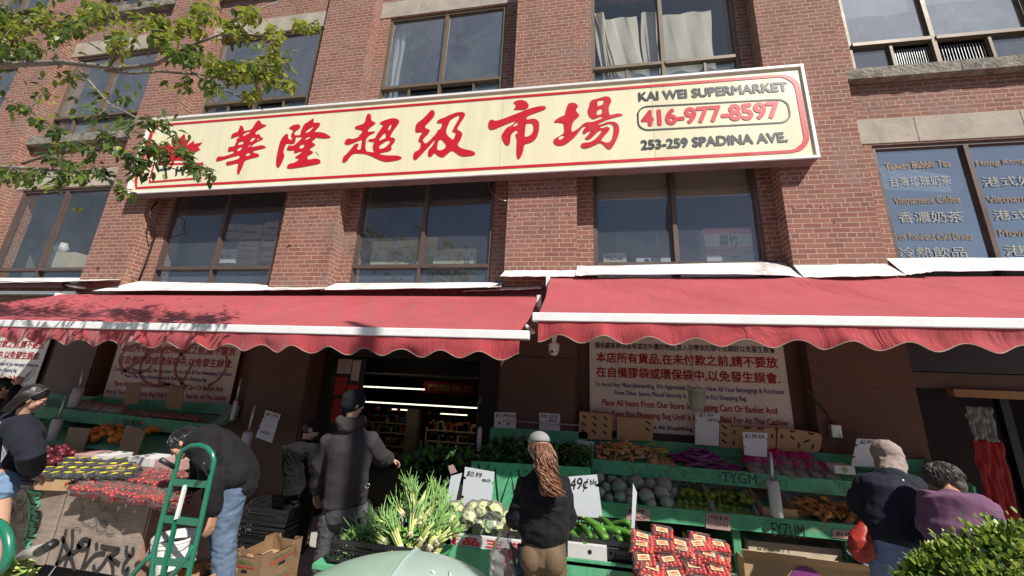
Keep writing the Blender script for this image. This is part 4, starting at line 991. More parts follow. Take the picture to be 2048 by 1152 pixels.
# ------------------------------------------------------------------ clear plastic bag rolls on spindles
rollm = pm('bag_roll', (.50,.50,.50), .35, .08, 4, stretch=(1,1,.1))
def bagroll(label, ptop, pmid, pbot, y, r, loose=False):
    a, b, c = aty(*ptop, y), aty(*pmid, y), aty(*pbot, y)
    t = thing('bag_roll', label, 'bag roll', tuple(c), group='bag rolls on upright spindles')
    m = MB(); m.tube([a, b], .014, 8); m.build('spindle', alu, t, smooth=True)
    m = MB(); m.tube([b, b.lerp(c, .02), b.lerp(c, .98), c], [r*.75, r, r*1.02, r*.8], 20); m.build('roll', rollm, t, smooth=True)
    if loose:
        m = MB(); m.grid(14, 12, lambda u, v: c.lerp(b, .7-.7*v) + Vector(((-.22*v)*(u)-.03, -.05-.1*u*v+.03*math.sin(u*14+v*4), -.12*v*u))); m.build('loose_bag', bagp, t, smooth=True)
    return t
bagroll('clear bag roll on a spindle before the right stand, beside the limes', (1541,904), (1545,961), (1555,1034), 4.55, .053)
bagroll('pale bag roll on the left back shelf beside the bread bags', (168,738), (159,776), (146,814), 4.95, .065)
bagroll('clear bag roll with a loose bag hanging, left of the brown cards', (132,792), (116,838), (102,886), 4.6, .058, True)
bagroll('fat bag roll behind the bending man', (510,812), (497,864), (484,915), 4.6, .058)
bagroll('thin bag roll right of the smeared notice board', (483,757), (473,801), (463,840), 5.1, .03, True)
bagroll('slim white roll standing at the right edge of the doorway', (961,853), (960,856), (957,903), 5.1, .03)
# ------------------------------------------------------------------ fruit and vegetables
def inst(name, col, rough, **k): return pm(name, col, rough, rnd=.25, **k)
M_lime = inst('lime_skin', (.17,.24,.03), .42, var=.3, scale=14, bump=.2, bscale=160, bd=.001)
M_orange = inst('orange_skin', (.62,.20,.025), .45, var=.12, bump=.25, bscale=180, bd=.001)
M_plum = inst('plum_skin', (.11,.013,.02), .42, var=.7, scale=9, bump=.06)
M_cab = inst('cabbage_leaf', (.46,.54,.34), .6, var=.3, scale=9, bump=.5, bscale=22, bd=.006)
M_caul = pm('cauliflower_curd', (.62,.64,.24), .8, .12, 20, bump=.9, bscale=90, bd=.008)
M_cleaf = pm('cauliflower_leaf', (.16,.27,.06), .55, .3, 12, bump=.3)
M_zuc = inst('zucchini_skin', (.07,.19,.025), .35, var=.45, scale=10, bump=.08)
M_zend = pm('zucchini_end', (.30,.38,.08), .6)
M_tom = inst('tomato_skin', (.66,.032,.018), .22, var=.2, bump=0, spec=.6)
M_straw = pm('strawberry_skin', (.46,.012,.018), .3, .35, 26, bump=.5, bscale=140, bd=.003, spec=.6)
M_sleaf = pm('strawberry_calyx', (.10,.22,.04), .6)
M_black = pm('dark_grape', (.02,.012,.022), .3, .5, 30, bump=.2, bscale=80)
M_lab = pm('cream_label', (.72,.62,.34), .5, .06, 5, bump=0)
M_ylab = pm('yellow_label', (.72,.68,.03), .5, .05, 5, bump=0)
M_wlab = pm('white_label', (.72,.72,.70), .5, .05, 5, bump=0)
M_onion = pm('onion_green', (.20,.36,.10), .45, .5, 9, bump=.1)
M_lgreen = pm('onion_pale', (.50,.55,.20), .5, .3, 9, bump=.1)
M_bulb = pm('onion_bulb', (.66,.60,.42), .6, .2, 20, bump=.2)
M_root = pm('ginger_skin', (.50,.33,.15), .8, .35, 14, bump=.4)
M_yel = pm('yellow_net', (.55,.36,.05), .7, .2, 9)
M_egg = inst('eggplant_skin', (.17,.025,.15), .25, var=.3, bump=.03)
M_brown = inst('brown_root', (.42,.22,.06), .75, var=.45, scale=9, bump=.5)
M_pink = clear('pink_plastic', (.9,.25,.5), .3, .2, .45, (.65,.05,.28))
M_bean = pm('green_bean', (.22,.30,.12), .55, .4, 25)
M_dkleaf = pm('dark_leaf', (.035,.085,.03), .55, .5, 10, bump=.4)
TOM = []
def first(lst):
    f = not lst; lst.append(1); return f
def scatter(proto, items, group=None):
    for i, it in enumerate(items):
        loc, rot, sc = it[:3]
        o = place(proto, i == 0, loc, rot, sc)
        if len(it) > 3: o['label'] = it[3]
RX = random.Random(12)
def rr(a, b): return RX.uniform(a, b)
def leaf_blade(m, base, d, length, w, curl=.3, up=Vector((0,0,1)), n=5, mi=0):
    d = d.normalized(); s = d.cross(up); s = s.normalized() if s.length > .01 else Vector((1,0,0)); b = len(m.v)
    for i in range(n+1):
        t = i/n; c = base + d*length*t + up*(-curl*length*t*t); hw = w*math.sin(math.pi*min(1, t*.92+.06))**.7*.5
        m.v += [c - s*hw + up*hw*.3, c, c + s*hw + up*hw*.3]
    for i in range(n):
        k = b+3*i; m.f += [(k, k+1, k+4, k+3), (k+1, k+2, k+5, k+4)]; m.m += [mi, mi]
# --- prototypes
def one(name, label, cat, group): return thing(name, label, cat, group=group)
lime = MB(); lime.sph((0,0,0), (.033,.033,.038), 12, 9, fn=lambda v: v*(1+.10*max(0, abs(v.z)-.9)*8)); lime.sph((0,0,.037), .006, 6, 4)
def solo(mb, name, mat, label, cat, group, smooth=True):
    o = mb.build(name, mat, None, smooth=smooth); return tag(o, label, cat, group)
limeo = solo(lime, 'lime', M_lime, 'green lime in the heap on the lower green shelf', 'lime', 'limes heaped on the lower shelf')
items = []
for r_ in range(6):
    for k in range(13 - r_//2):
        x = 1.08 + .068*k + r_*.03 + rr(-.012,.012); y = 4.67 + r_*.075 + rr(-.01,.01); z = zl0-.035 + r_*.034 + rr(-.008,.01) - (x-.3)*.026
        items.append(((x, y, z), (rr(0,3), rr(0,3), rr(0,3)), rr(.9,1.12)))
for k in range(48): items.append(((1.12+rr(0,.75), 4.78+rr(0,.25), zl0+.075+rr(0,.05)), (rr(0,3), rr(0,3), 0), rr(.9,1.1)))
scatter(limeo, items)
# white cartons lining the lower shelf
def openbox(name, label, x0, x1, y0, y1, z0, h, mat, group=None, th=.006, back=None, flaps=0):
    t = thing(name, label, 'box', ((x0+x1)/2, (y0+y1)/2, z0), group=group); m = MB(); bh = back or h
    m.box((x0, y0, z0), (x1, y0+th, z0+h)); m.box((x0, y1-th, z0), (x1, y1, z0+bh))
    for x in (x0, x1-th): m.prism([(x, y0+th, z0), (x, y0+th, z0+h), (x, y1-th, z0+bh), (x, y1-th, z0)], (th, 0, 0))
    m.box((x0+th, y0+th, z0), (x1-th, y1-th, z0+th)); m.build('carton_wall', mat, t)
    return t
wcard = pm('white_carton', (.55,.54,.52), .7, .08, 4, dirt=(.35,.3,.26), dirt_amt=.3)
for i, (a, b, bk, lb) in enumerate(((1.05, 1.44, .30, 'open white carton behind the left half of the limes'), (1.46, 1.88, .30, 'open white carton behind the right half of the limes'), (2.26, 2.95, .27, 'open white carton behind the brown roots'))):
    t = openbox('produce_carton', lb, a, b, 4.64, 5.06, zl0-.045-.012*i, .03, wcard, 'open cartons on the lower shelf', back=bk)
    m = MB()
    for s in wild(a+.15, a+.45, zl0+.16, zl0+.22, 5.05, 3, 40+i): scrawl(m, s, .008, t=.001)
    m.build('marker_scribble', black, t)
t = openbox('produce_carton', 'empty brown carton with a white rim behind the bag roll', 1.90, 2.22, 4.64, 5.1, zl0-.06, .14, card, 'open cartons on the lower shelf', back=.32)
# cabbages in plastic
cabp = thing('wrapped_cabbage', 'pale green cabbage in clear film on the lower green shelf', 'cabbage', group='wrapped cabbages on the lower shelf')
m = MB(); m.sph((0,0,0), (.085,.085,.08), 20, 14, fn=lambda v: v*(1+.05*math.sin(math.atan2(v.y,v.x)*5+v.z*3)*(1-v.z*v.z)+.05*noise.noise(v*2.5))); m.build('head', M_cab, cabp, smooth=True)
m = MB()
for k in range(7):
    a = k*.9; m.tube([Vector((math.cos(a)*math.sin(th), math.sin(a)*math.sin(th), math.cos(th)))*.0875 for th in (.5,.9,1.4,1.9,2.3)], [.003,.004,.005,.006,.004], 5)
m.build('rib', pm('cabbage_rib', (.50,.55,.38), .6), cabp, smooth=True)
m = MB(); m.sph((0,0,.003), (.093,.092,.088), 18, 12, fn=lambda v: v*(1+.09*noise.noise(v*3.7)+.04*noise.noise(v*11))); m.build('film', bagp, cabp, smooth=False)
items = []
for (px, py, y, s) in ((1196,955,4.92,.9),(1212,976,4.85,.75),(1200,985,4.78,.7),(1238,975,4.84,1.1),(1218,998,4.74,.7),(1241,996,4.72,.85),(1272,965,4.92,1.15),(1300,968,4.92,.9),(1327,972,4.9,1.15),(1293,994,4.74,1.05),(1323,988,4.80,1.05),(1333,1006,4.68,.85),(1262,990,4.78,.85),(1262,1003,4.68,.7),(1302,1008,4.66,.7),(1223,958,4.98,.9),(1251,955,5.0,.95),(1345,985,4.92,.8)):
    items.append((aty(px, py, y), (rr(0,3), rr(0,3), rr(0,3)), s*.95))
scatter(cabp, items)
# zucchini
zp = thing('zucchini', 'dark green zucchini in the black crate at the right', 'zucchini', group='zucchini in the black crate')
pts = [(-.095+.19*k/8, .012*math.sin(k/8*3.14), 0) for k in range(9)]
m = MB(); m.tube(pts, [.012,.021,.024,.025,.026,.027,.027,.024,.014], 12); m.build('fruit', M_zuc, zp, smooth=True)
m = MB(); m.tube([(-.092,0,0), (-.104,0,0), (-.118,-.003,0)], [.012,.010,.011], 7); m.build('stem', M_zend, zp)
items = []
base = [(1150,1072,.68),(1172,1062,.76),(1160,1050,.76),(1190,1050,.80),(1183,1078,.70),(1205,1070,.74),(1222,1060,.79),(1210,1085,.68),(1235,1078,.72),(1245,1062,.78),(1255,1075,.73),(1165,1090,.66),(1148,1058,.72),(1228,1092,.66),(1142,1082,.68),(1196,1062,.77),(1262,1062,.76),(1140,1065,.72),(1176,1094,.66),(1200,1092,.66),(1250,1090,.67),(1215,1048,.80),(1156,1080,.7),(1240,1048,.78),(1190,1086,.67)]
for i, (px, py, z) in enumerate(base): items.append((atz(px, py, z), (rr(-.3,.3), rr(-.45,.45), rr(-1.4,-.2)), rr(.85,1.1)))
scatter(zp, items)
# cauliflowers
def caul_mesh():
    m = MB(); m.sph((0,0,0), (.075,.075,.06), 28, 18, fn=lambda v: v*(1+.10*abs(noise.noise(v*5.0))+.06*abs(noise.noise(v*13)))); return m
cp = thing('bagged_cauliflower', 'pale yellow cauliflower in a clear bag in the black crate', 'cauliflower', group='bagged cauliflowers in the black crate')
caul_mesh().build('curd', M_caul, cp, smooth=True)
m = MB()
for k in range(7):
    a = k*.9; leaf_blade(m, Vector((math.cos(a)*.05, math.sin(a)*.05, -.055)), Vector((math.cos(a)*.6, math.sin(a)*.6, .8)), .10, .07, .1)
m.build('leaf', M_cleaf, cp, smooth=True)
m = MB(); m.sph((0,0,-.002), (.088,.088,.078), 22, 14, fn=lambda v: v*(1+.12*noise.noise(v*4)+.07*noise.noise(v*9) + (.35*max(0, v.x-.75) if v.z > -.3 else 0))); m.build('bag', bagp, cp, smooth=False)
items = []
for (px, py, z, s, rx) in ((912,1022,.80,.95,-.5),(940,1035,.78,.9,-.4),(963,1020,.83,.95,.2),(988,1024,.82,1.0,-.3),(903,1046,.74,.85,.5),(932,1050,.72,.8,2.6),(960,1052,.72,.85,2.4),(985,1050,.73,.9,2.8),(1010,1040,.76,.95,.4),(1000,1060,.70,.9,.2),(1018,1058,.70,.85,-.4),(975,1038,.76,.85,.8),(948,1018,.83,.85,.1)):
    items.append((atz(px, py, z), (rx+rr(-.3,.3), rr(-.4,.4), rr(0,6)), s*1.12))
scatter(cp, items)
# black lattice crates
def crate(label, x0, x1, y0, y1, z0, h, group='black plastic crates'):
    t = thing('plastic_crate', label, 'crate', ((x0+x1)/2, (y0+y1)/2, z0), group=group); m = MB(); b = .012
    def wall(p, q, nrm):
        L_ = (q-p).length; d = (q-p)/L_; n = int(L_/.028)
        for zz, hh in ((0, .03), (h*.45, .014), (h-.03, .03)):
            c = p.lerp(q, .5)+Vector((0,0,zz+hh/2)); m.obox(c, (abs(d.x)*L_+b*abs(d.y)+.001, abs(d.y)*L_+b*abs(d.x)+.001, hh))
        for k in range(n+1):
            c = p + d*(L_*k/n) + Vector((0,0,h/2)); m.obox(c, (.006+.006*abs(d.x), .006+.006*abs(d.y), h))
    z = Vector((0,0,z0)); A, B, C_, D_ = Vector((x0,y0,z0)), Vector((x1,y0,z0)), Vector((x1,y1,z0)), Vector((x0,y1,z0))
    wall(A,B,0); wall(B,C_,0); wall(C_,D_,0); wall(D_,A,0); m.build('lattice_wall', blackp, t)
    m = MB(); m.box((x0+.01, y0+.01, z0), (x1-.01, y1-.01, z0+.012)); m.build('crate_floor', blackp, t)
    m = MB()
    for x in (x0, x1): m.tube([(x, y0+.1, z0+h), (x, y0+.13, z0+h+.02), (x, y1-.13, z0+h+.02), (x, y1-.1, z0+h)], .008, 6)
    for y in (y0-.004,): m.tube([(x0+.08, y, z0+h-.01), (x0+.12, y-.005, z0+h-.05), (x1-.12, y-.005, z0+h-.05), (x1-.08, y, z0+h-.01)], .007, 6)
    m.build('handle_rim', blackp, t); return t
crate('black crate of zucchini on the green table', -.02, .53, 3.46, 3.98, .60, .13)
crate('black crate of bagged cauliflowers on the green table', -1.10, -.30, 3.44, 3.92, .60, .13)
crate('black crate of spring onions left of the cauliflowers', -1.86, -1.14, 3.06, 3.9, .52, .15)
for k in range(3): crate(['upper', 'middle', 'lowest'][k] + ' black crate of the stack behind the bending man', -3.5, -2.95, 3.95, 4.4, .36-.17*k if k < 2 else .02, .155, 'black crates stacked beside the doorway')
# cartons under the crates
t = thing('printed_carton', 'white carton with red and black characters under the cauliflower crate', 'carton', (-.7, 3.40, .60))
a, b = atz(912, 1078, .60), atz(1030, 1088, .60)
m = MB(); m.box((-1.0, 3.385, .60), (-.28, 3.43, .68)); m.build('carton_panel', wcard, t)
txt('品 王 牛', -.90, -.36, .61, .06, 3.383, sred, t, bold=.04); m = MB(); m.box((-.985, 3.3835, .605), (-.955, 3.3845, .675)); m.build('red_stripe', sred, t)
t = thing('printed_carton', 'white fluted carton with a round hole before the zucchini crate', 'carton', (.15, 3.42, .60))
m = MB(); m.box((-.05, 3.41, .602), (.25, 3.45, .70)); m.build('carton_panel', wcard, t)
m = MB(); m.tube([(.12, 3.409, .655), (.12, 3.407, .655)], .016, 14); m.build('hole', black, t)

# clamshell packs
def pack(name, label, cat, group, w, d, h, seed, fruit, labelmat, lettering=None, labsize=(.50,.36)):
    r = random.Random(seed); t = thing(name, label, cat, group=group)
    m = MB(); fruit(m, r, w, d, h); 
    m.build('fruit', FM, t, smooth=True)
    m = MB(); n = 1
    b = [(-w/2*.86,-d/2*.86,0), (w/2*.86,-d/2*.86,0), (w/2*.86,d/2*.86,0), (-w/2*.86,d/2*.86,0)]; tt = [(-w/2,-d/2,h*.6), (w/2,-d/2,h*.6), (w/2,d/2,h*.6), (-w/2,d/2,h*.6)]
    l2 = [(-w/2*.88,-d/2*.88,h), (w/2*.88,-d/2*.88,h), (w/2*.88,d/2*.88,h), (-w/2*.88,d/2*.88,h)]
    m.add(b+tt+l2, [(0,3,2,1)] + [(i, (i+1)%4, (i+1)%4+4, i+4) for i in range(4)] + [(i+4, (i+1)%4+4, (i+1)%4+8, i+8) for i in range(4)] + [(8,9,10,11)])
    m.box((-w/2-.006, -d/2-.006, h*.6-.003), (w/2+.006, -d/2, h*.6+.003)); m.box((-w/2-.006, d/2, h*.6-.003), (w/2+.006, d/2+.006, h*.6+.003))
    m.build('clamshell', clearp, t, bevel=.006)
    if labelmat:
        lw, ld = w*labsize[0]/2, d*labsize[1]/2; m = MB(); m.box((-lw, -ld, h+.0015), (lw, ld, h+.003)); lo = m.build('pack_label', labelmat, t)
        if lettering:
            txt(lettering[0], -lw*.8, lw*.8, 0, ld*.7, 0, lettering[1], lo, dirv=(1,0,0), upv=(0,1,0), org=(-lw*.8, -ld*.1, h+.004), bold=.03)
            txt(lettering[2], -lw*.8, lw*.8, 0, ld*.45, 0, lettering[1], lo, dirv=(1,0,0), upv=(0,1,0), org=(-lw*.8, -ld*.75, h+.004), bold=.02)
    return t
def ftom(m, r, w, d, h):
    for k in range(42):
        z = .016 if k < 22 else h*.62; i = k if k < 22 else k-20
        m.sph(((i % 5-2)*w*.185+r.uniform(-.004,.004)+(.01 if z > .03 else 0), (i//5-2)*d*.19+r.uniform(-.004,.004), z+r.uniform(-.004,.006)), .0155, 8, 6)
FM = M_tom
tp = pack('tomato_pack', 'clear pack of red cherry tomatoes with a cream label in the heap at the right', 'tomato pack', 'cherry tomato packs heaped at the right', .165, .125, .06, 1, ftom, M_lab, ('CHERRY', sred, 'TOMATOES'))
items = []
tops = [(1323,1056),(1281,1067),(1284,1083),(1324,1081),(1358,1080),(1397,1069),(1393,1082),(1364,1093),(1301,1128),(1336,1114),(1386,1126),(1431,1133),(1414,1104),(1288,1108),(1378,1106),(1345,1142),(1300,1150),(1400,1152),(1452,1150)]
for i, (px, py) in enumerate(tops):
    z = .86-(py-1056)/90*.20; p = atz(px, py, z); items.append((p-Vector((0,0,.06)), (rr(.25,.6), rr(-.18,.18), rr(-.4,.25)), rr(.92,1.02)))
for k in range(14):   # the layer beneath
    px, py = 1290+(k % 5)*36, 1075+(k//5)*30; p = atz(px, py, .80-(py-1056)/90*.2); items.append((p-Vector((0,-.02,.10)), (rr(.2,.4), rr(-.1,.1), rr(-.3,.2)), 1.0))
scatter(tp, items)
tb = thing('tomato_table', 'low slanting green table under the cherry tomato packs', 'table', (1.0, 3.8, 0))
m = MB(); m.add([(.58,3.05,.44),(1.22,3.05,.44),(1.14,3.95,.64),(.58,3.95,.64)], [(0,1,2,3)]); m.build('table_top', green, tb, solid=.02)
m = MB(); m.box((.58,3.05,.2), (1.22,3.07,.44)); m.build('front_board', green, tb)
for x, y in ((.6,3.1), (1.12,3.1), (.6,3.85), (1.06,3.85)):
    q = MB(); q.box((x, y, 0), (x+.05, y+.05, .42 if y < 3.5 else .58)); q.build('leg', green, tb)
def fstraw(m, r, w, d, h):
    for k in range(20):
        i = k % 12; z = .02 if k < 12 else h*.68
        c = Vector(((i % 4-1.5)*w*.23+r.uniform(-.006,.006), (i//4-1)*d*.3+r.uniform(-.006,.006), z+r.uniform(-.004,.005)))
        m.sph(c, (.018,.018,.024), 8, 6, rot=Euler((r.uniform(-1.5,1.5), r.uniform(-1.5,1.5), 0)), fn=lambda v: Vector((v.x*(1+.3*v.z), v.y*(1+.3*v.z), v.z)))
FM = M_straw
spk = pack('strawberry_pack', 'clear pack of red strawberries on the left stand', 'strawberry pack', 'strawberry packs in rows on the left stand', .17, .12, .075, 2, fstraw, None)
m = MB(); r9 = random.Random(5)
for k in range(9): leaf_blade(m, Vector((r9.uniform(-.07,.07), r9.uniform(-.05,.05), .068)), Vector((r9.uniform(-1,1), r9.uniform(-1,1), .2)), .022, .014)
m.build('calyx', M_sleaf, spk, smooth=True)
items = []
for r_ in range(6):
    for k in range(7):
        px = 172+k*30+r_*6; py = 970+k*4.6-r_*9.5; z = .87+.0*r_+ (.03 if r_ > 2 else 0)
        if px > 385 or px < 150 + max(0, (3-r_))*6 : continue
        p = atz(px, py, z); items.append((p-Vector((0,0,.07)), (rr(.0,.28), rr(-.12,.12), rr(-.25,.25)), rr(.95,1.05)))
for k in range(8): p = atz(188+k*20, 972+k*3, .82); items.append((p-Vector((0,-.03,.05)), (rr(.5,.9), rr(-.2,.2), rr(-.3,.3)), 1))
scatter(spk, items)
def fgrape(m, r, w, d, h):
    for k in range(40):
        m.sph((r.uniform(-w*.42,w*.42), r.uniform(-d*.40,d*.40), r.uniform(.012, h*.85)), .013, 6, 5)
FM = M_black
gpk = pack('blackberry_pack', 'clear pack of dark berries with a small yellow label on the left stand', 'berry pack', 'dark berry packs on the left stand', .14, .12, .055, 3, fgrape, None)
m = MB(); st = []
for k in range(16): a = k*math.pi/8; rd = .036 if k % 2 == 0 else .020; st.append((math.cos(a)*rd, math.sin(a)*rd*.75, .057))
m.prism(st, (0,0,.0015)); m.build('pack_label', M_ylab, gpk)
items = []
for r_ in range(4):
    for k in range(8):
        px = 88+k*24+r_*10; py = 944+k*.3-r_*9.5
        if px > 275: continue
        p = atz(px, py, .93); items.append((p-Vector((0,0,.055)), (rr(-.05,.2), rr(-.1,.1), rr(-.4,.4)), rr(.95,1.05)))
scatter(gpk, items)
# fruit cartons on the left table
def fcarton(label, px0, px1, py0, py1, z, depth, h, cols):
    a, b = atz(px0, py0, z), atz(px1, py1, z); t = thing('fruit_carton', label, 'carton', tuple(a), group='printed fruit cartons on the left stand')
    d = (b-a).normalized(); n = Vector((-d.y, d.x, 0)); m = MB(); c = (a+b)/2; L_ = (b-a).length; ang = math.atan2(d.y, d.x); rot = Euler((0,0,ang))
    for off, s in ((n*.004, (L_, .008, h)), (n*depth, (L_, .008, h))): m.obox(c+off+Vector((0,0,-h/2)), s, rot)
    for e in (a, b): m.obox(e+n*depth/2+Vector((0,0,-h/2)), (.008, depth, h), rot)
    m.obox(c+n*depth/2+Vector((0,0,-h+.004)), (L_, depth, .008), rot); m.build('carton_wall', card, t)
    m = MB(); 
    for k in range(3): p = a.lerp(b, .25+.25*k)+Vector((0,0,-h*.35)); scrawl(m, [p-d*.03, p+d*.03], .018, t=.001, nrm=-n)
    m.build('slot', black, t)
    m = MB()
    for k in range(4): p = a.lerp(b, .12+.24*k)+Vector((0,0,-h*(.3+.3*(k%2)))); scrawl(m, [p-d*.04, p+d*.05], .02, t=.0007, nrm=-n)
    m.build('printing', cols, t); return t
pur = pm('carton_purple', (.24,.05,.14), .7); grn = pm('carton_green', (.14,.20,.06), .7); rdp = pm('carton_red', (.34,.06,.04), .7)
fcarton('brown carton with purple printing under the dark berries', 72, 138, 936, 945, .90, .45, .10, pur)
fcarton('brown carton with red printing at the left of the strawberries', 138, 175, 960, 952, .88, .3, .09, rdp)
fcarton('brown carton behind the strawberries with small white labels', 170, 285, 948, 934, .93, .3, .06, grn)
t = fcarton('dark carton with a white card at its end beside the woman in shorts', 30, 72, 938, 944, .88, .4, .08, rdp)
# plums, oranges
plm = MB(); plm.sph((0,0,0), .036, 12, 9); plo = solo(plm, 'red_plum', M_plum, 'dark red plum in the heap beside the woman in black', 'plum', 'plums heaped on the left stand')
items = []
for k in range(46):
    u, v = RX.random(), RX.random(); p = atz(45+95*u+10*v, 928-34*v, .92+.04*v+rr(0,.03)); items.append((p, (rr(0,3), rr(0,3), 0), rr(.9,1.15)))
scatter(plo, items)
om = MB(); om.sph((0,0,0), .038, 12, 9); oo = solo(om, 'orange', M_orange, 'orange in the shaded heap on the left stand', 'orange', 'oranges heaped on the left stand')
items = []
for k in range(110):
    u, v = RX.random(), RX.random(); x0_ = aty(172+130*u, 890, 4.8).x; items.append(((x0_, 4.52+.6*v, .88+.22*v+.10*math.sin(u*3.14)*RX.random()), (rr(0,3), rr(0,3), 0), rr(.95,1.2)))
scatter(oo, items)
# white and pink paper trays between
for i, (px0, px1, py, lb) in enumerate(((172,206,906,'pink'), (206,236,908,'white'), (278,330,912,'white'), (330,372,918,'pink'))):
    a, b = atz(px0, py, .95), atz(px1, py+3, .95); m = MB(); m.box((a.x, a.y-.1, .86), (b.x, a.y+.15, .96)); o = m.build('paper_tray', signp if lb == 'pink' else wcard, bevel=.004); center(o)
    tag(o, lb + ' paper lined tray among the fruit, ' + ['beside the left brown card', 'between the two brown cards', 'just right of the tilted brown card', 'behind the bending man'][i], 'tray')
# bread-like bags and orange trays on the back shelf
bagm = pm('bagged_goods', (.30,.24,.17), .5, .3, 14, bump=.5, bscale=30, bd=.01)
bgp = MB(); bgp.grid(1,1,lambda u,v:(0,0,0)); 
m = MB(); m.sph((0,0,.07), (.13,.12,.10), 16, 12, fn=lambda v: v*(1+.14*noise.noise(v*2.7)+.05*noise.noise(v*8))); bg_ = thing('filled_bag', 'tan filled plastic bag on the left back shelf', 'bag', group='filled bags on the left back shelf'); m.build('contents', bagm, bg_, smooth=True)
m = MB(); m.sph((0,0,.08), (.14,.13,.12), 14, 10, fn=lambda v: v*(1+.16*noise.noise(v*3.1)+.08*noise.noise(v*9))); m.build('bag', bagp, bg_)
scatter(bg_, [(aty(px, py, 5.1)-Vector((0,0,.1)), (0,0,rr(0,3)), s) for px, py, s in ((170,812,1),(186,814,.9),(200,818,1),(222,820,.95),(238,822,1))])
trp = thing('fruit_tray', 'wrapped tray of orange fruit on the left back shelf', 'tray', group='wrapped trays on the left back shelf')
m = MB(); 
for k in range(10): m.sph((-.08+.04*(k % 5), -.03+.05*(k//5), .035), .022, 8, 6)
m.build('fruit', pm('dried_fruit', (.35,.10,.03), .5, .3), trp, smooth=True); m = MB(); m.box((-.11,-.07,0), (.11,.07,.06)); m.build('wrap', clearp, trp, bevel=.008)
scatter(trp, [(aty(px, py, 5.0)-Vector((0,0,.02)), (.3,0,0), 1) for px, py in ((272,828),(298,830),(322,832),(345,834),(368,836),(390,838))])
# spring onions: bunches heaped over their crate
def onion_bunch(seed):
    r = random.Random(seed); t = thing('spring_onion_bunch', 'bunch of spring onions with pale roots in the sunlit heap', 'spring onions', group='bunches of spring onions heaped in the crate')
    g = MB(); p_ = MB(); bb = MB()
    for k in range(15):
        a = r.uniform(0, 6.28); q = Vector((math.cos(a)*.022, math.sin(a)*.022, 0))*r.random()**.5
        sp = Vector((q.x*3+r.uniform(-.03,.03), q.y*3+r.uniform(-.02,.02), 0))
        b0 = Vector((q.x, q.y*1, 0)); L1 = r.uniform(.11,.17); L2 = r.uniform(.11,.18)
        e1 = b0+Vector((0,0,L1))+sp*.3; e2 = e1+Vector((0,0,L2*.5))+sp*.6; e3 = e2+Vector((r.uniform(-.03,.03), -r.uniform(0,.05), L2*.5))+sp
        bb.sph(b0, (.013,.013,.013), 7, 5); p_.tube([b0, b0.lerp(e1,.5), e1], [.009,.0075,.007], 6); g.tube([e1, e1.lerp(e2,.6), e2, e3], [.0068,.008,.007,.002], 5)
        if r.random() < .8:
            e4 = e2+Vector((r.uniform(-.07,.07), r.uniform(-.07,.03), L2*.4)); g.tube([e1, e2, e4], [.004,.005,.0012], 5)
        for j in range(5): bb.tube([b0, b0+Vector((r.uniform(-.025,.025), r.uniform(-.025,.025), -r.uniform(.015,.045)))], [.0022,.0008], 3)
    g.build('leaves', M_onion, t, smooth=True); p_.build('stalks', M_lgreen, t, smooth=True); bb.build('bulbs', M_bulb, t, smooth=True); return t
prot = [onion_bunch(s) for s in (1, 2, 3)]; used = [0, 0, 0]
spots = []
for (px, py, z, rx, rz, s) in ((830,1005,.86,-.25,.3,1.0),(865,1010,.82,-.5,-.3,1.0),(845,1020,.80,-.8,.1,1),(805,1010,.84,-1.1,.9,.95),(880,1040,.76,-.5,-.7,1.15),(850,1060,.72,-.35,-.4,1.15),(825,1050,.74,-.5,.1,1.1),(790,1050,.74,-.9,1.2,1),(760,1065,.70,-1.0,1.3,1),(740,1075,.66,-1.2,1.5,1),(800,1075,.68,-.5,.7,1.05),(840,1080,.66,-.25,-.2,1.1),(870,1075,.68,-.4,-.6,1.15),(780,1090,.62,-.8,1.1,1),(860,1095,.60,-.2,-.5,1.05),(815,1095,.60,-.4,.3,1),(735,1092,.6,-1.2,1.6,.95),(757,1045,.74,-1.1,1.1,.9),(818,985,.90,-.2,.2,.9),(770,1030,.78,-1.2,1.6,.95),(845,990,.88,-.6,-.4,.9),(888,1065,.72,-.7,-1.0,1.0),(720,1082,.62,-1.3,1.7,.9),(745,1060,.66,-1.2,1.5,1.0),(728,1070,.64,-1.0,1.2,1.0),(800,1030,.74,-.7,.6,1.05),(775,1070,.66,-.6,.9,1.1),(850,1030,.78,-.6,-.2,1.05),(870,1000,.84,-.3,-.5,1.0),(830,1098,.60,-.3,.1,1.1),(885,1090,.62,-.3,-.6,1.1)):
    spots.append((px, py, z, rx, rz, s))
for i, (px, py, z, rx, rz, s) in enumerate(spots):
    k = i % 3; f = used[k] == 0; used[k] = 1
    place(prot[k], f, atz(px+(800-px)*.15, py+18, z-.05), Euler((rx*1.0-.25, (.35 if i % 2 else -.2)*(1 if px > 800 else 2), rz)), s*.80)
# curly herbs at the front of the onion crate and dark greens behind
def leafheap(name, label, cat, mats, fn, n, size, seed, kind='stuff', group=None):
    r = random.Random(seed); m = MB()
    for k in range(n):
        p, up = fn(r); d = Vector((r.uniform(-1,1), r.uniform(-1,1), r.uniform(-.3,.9))); leaf_blade(m, p, d, size*r.uniform(.6,1.3), size*r.uniform(.4,.8), r.uniform(-.2,.5), mi=r.randrange(len(mats)), n=3)
    o = m.build(name, mats, None, smooth=True); center(o); return tag(o, label, cat, group, kind)
herb = pm('herb_green', (.07,.20,.03), .5, .5, 14); herb2 = pm('herb_pale', (.22,.36,.08), .5, .4, 14)
def reg(px0, px1, py0, py1, z0, z1):
    def f(r):
        u, v = r.random(), r.random(); px, py = px0+(px1-px0)*u, py0+(py1-py0)*v; z = z1+(z0-z1)*v + r.uniform(-.02,.02); return atz(px, py, z), None
    return f
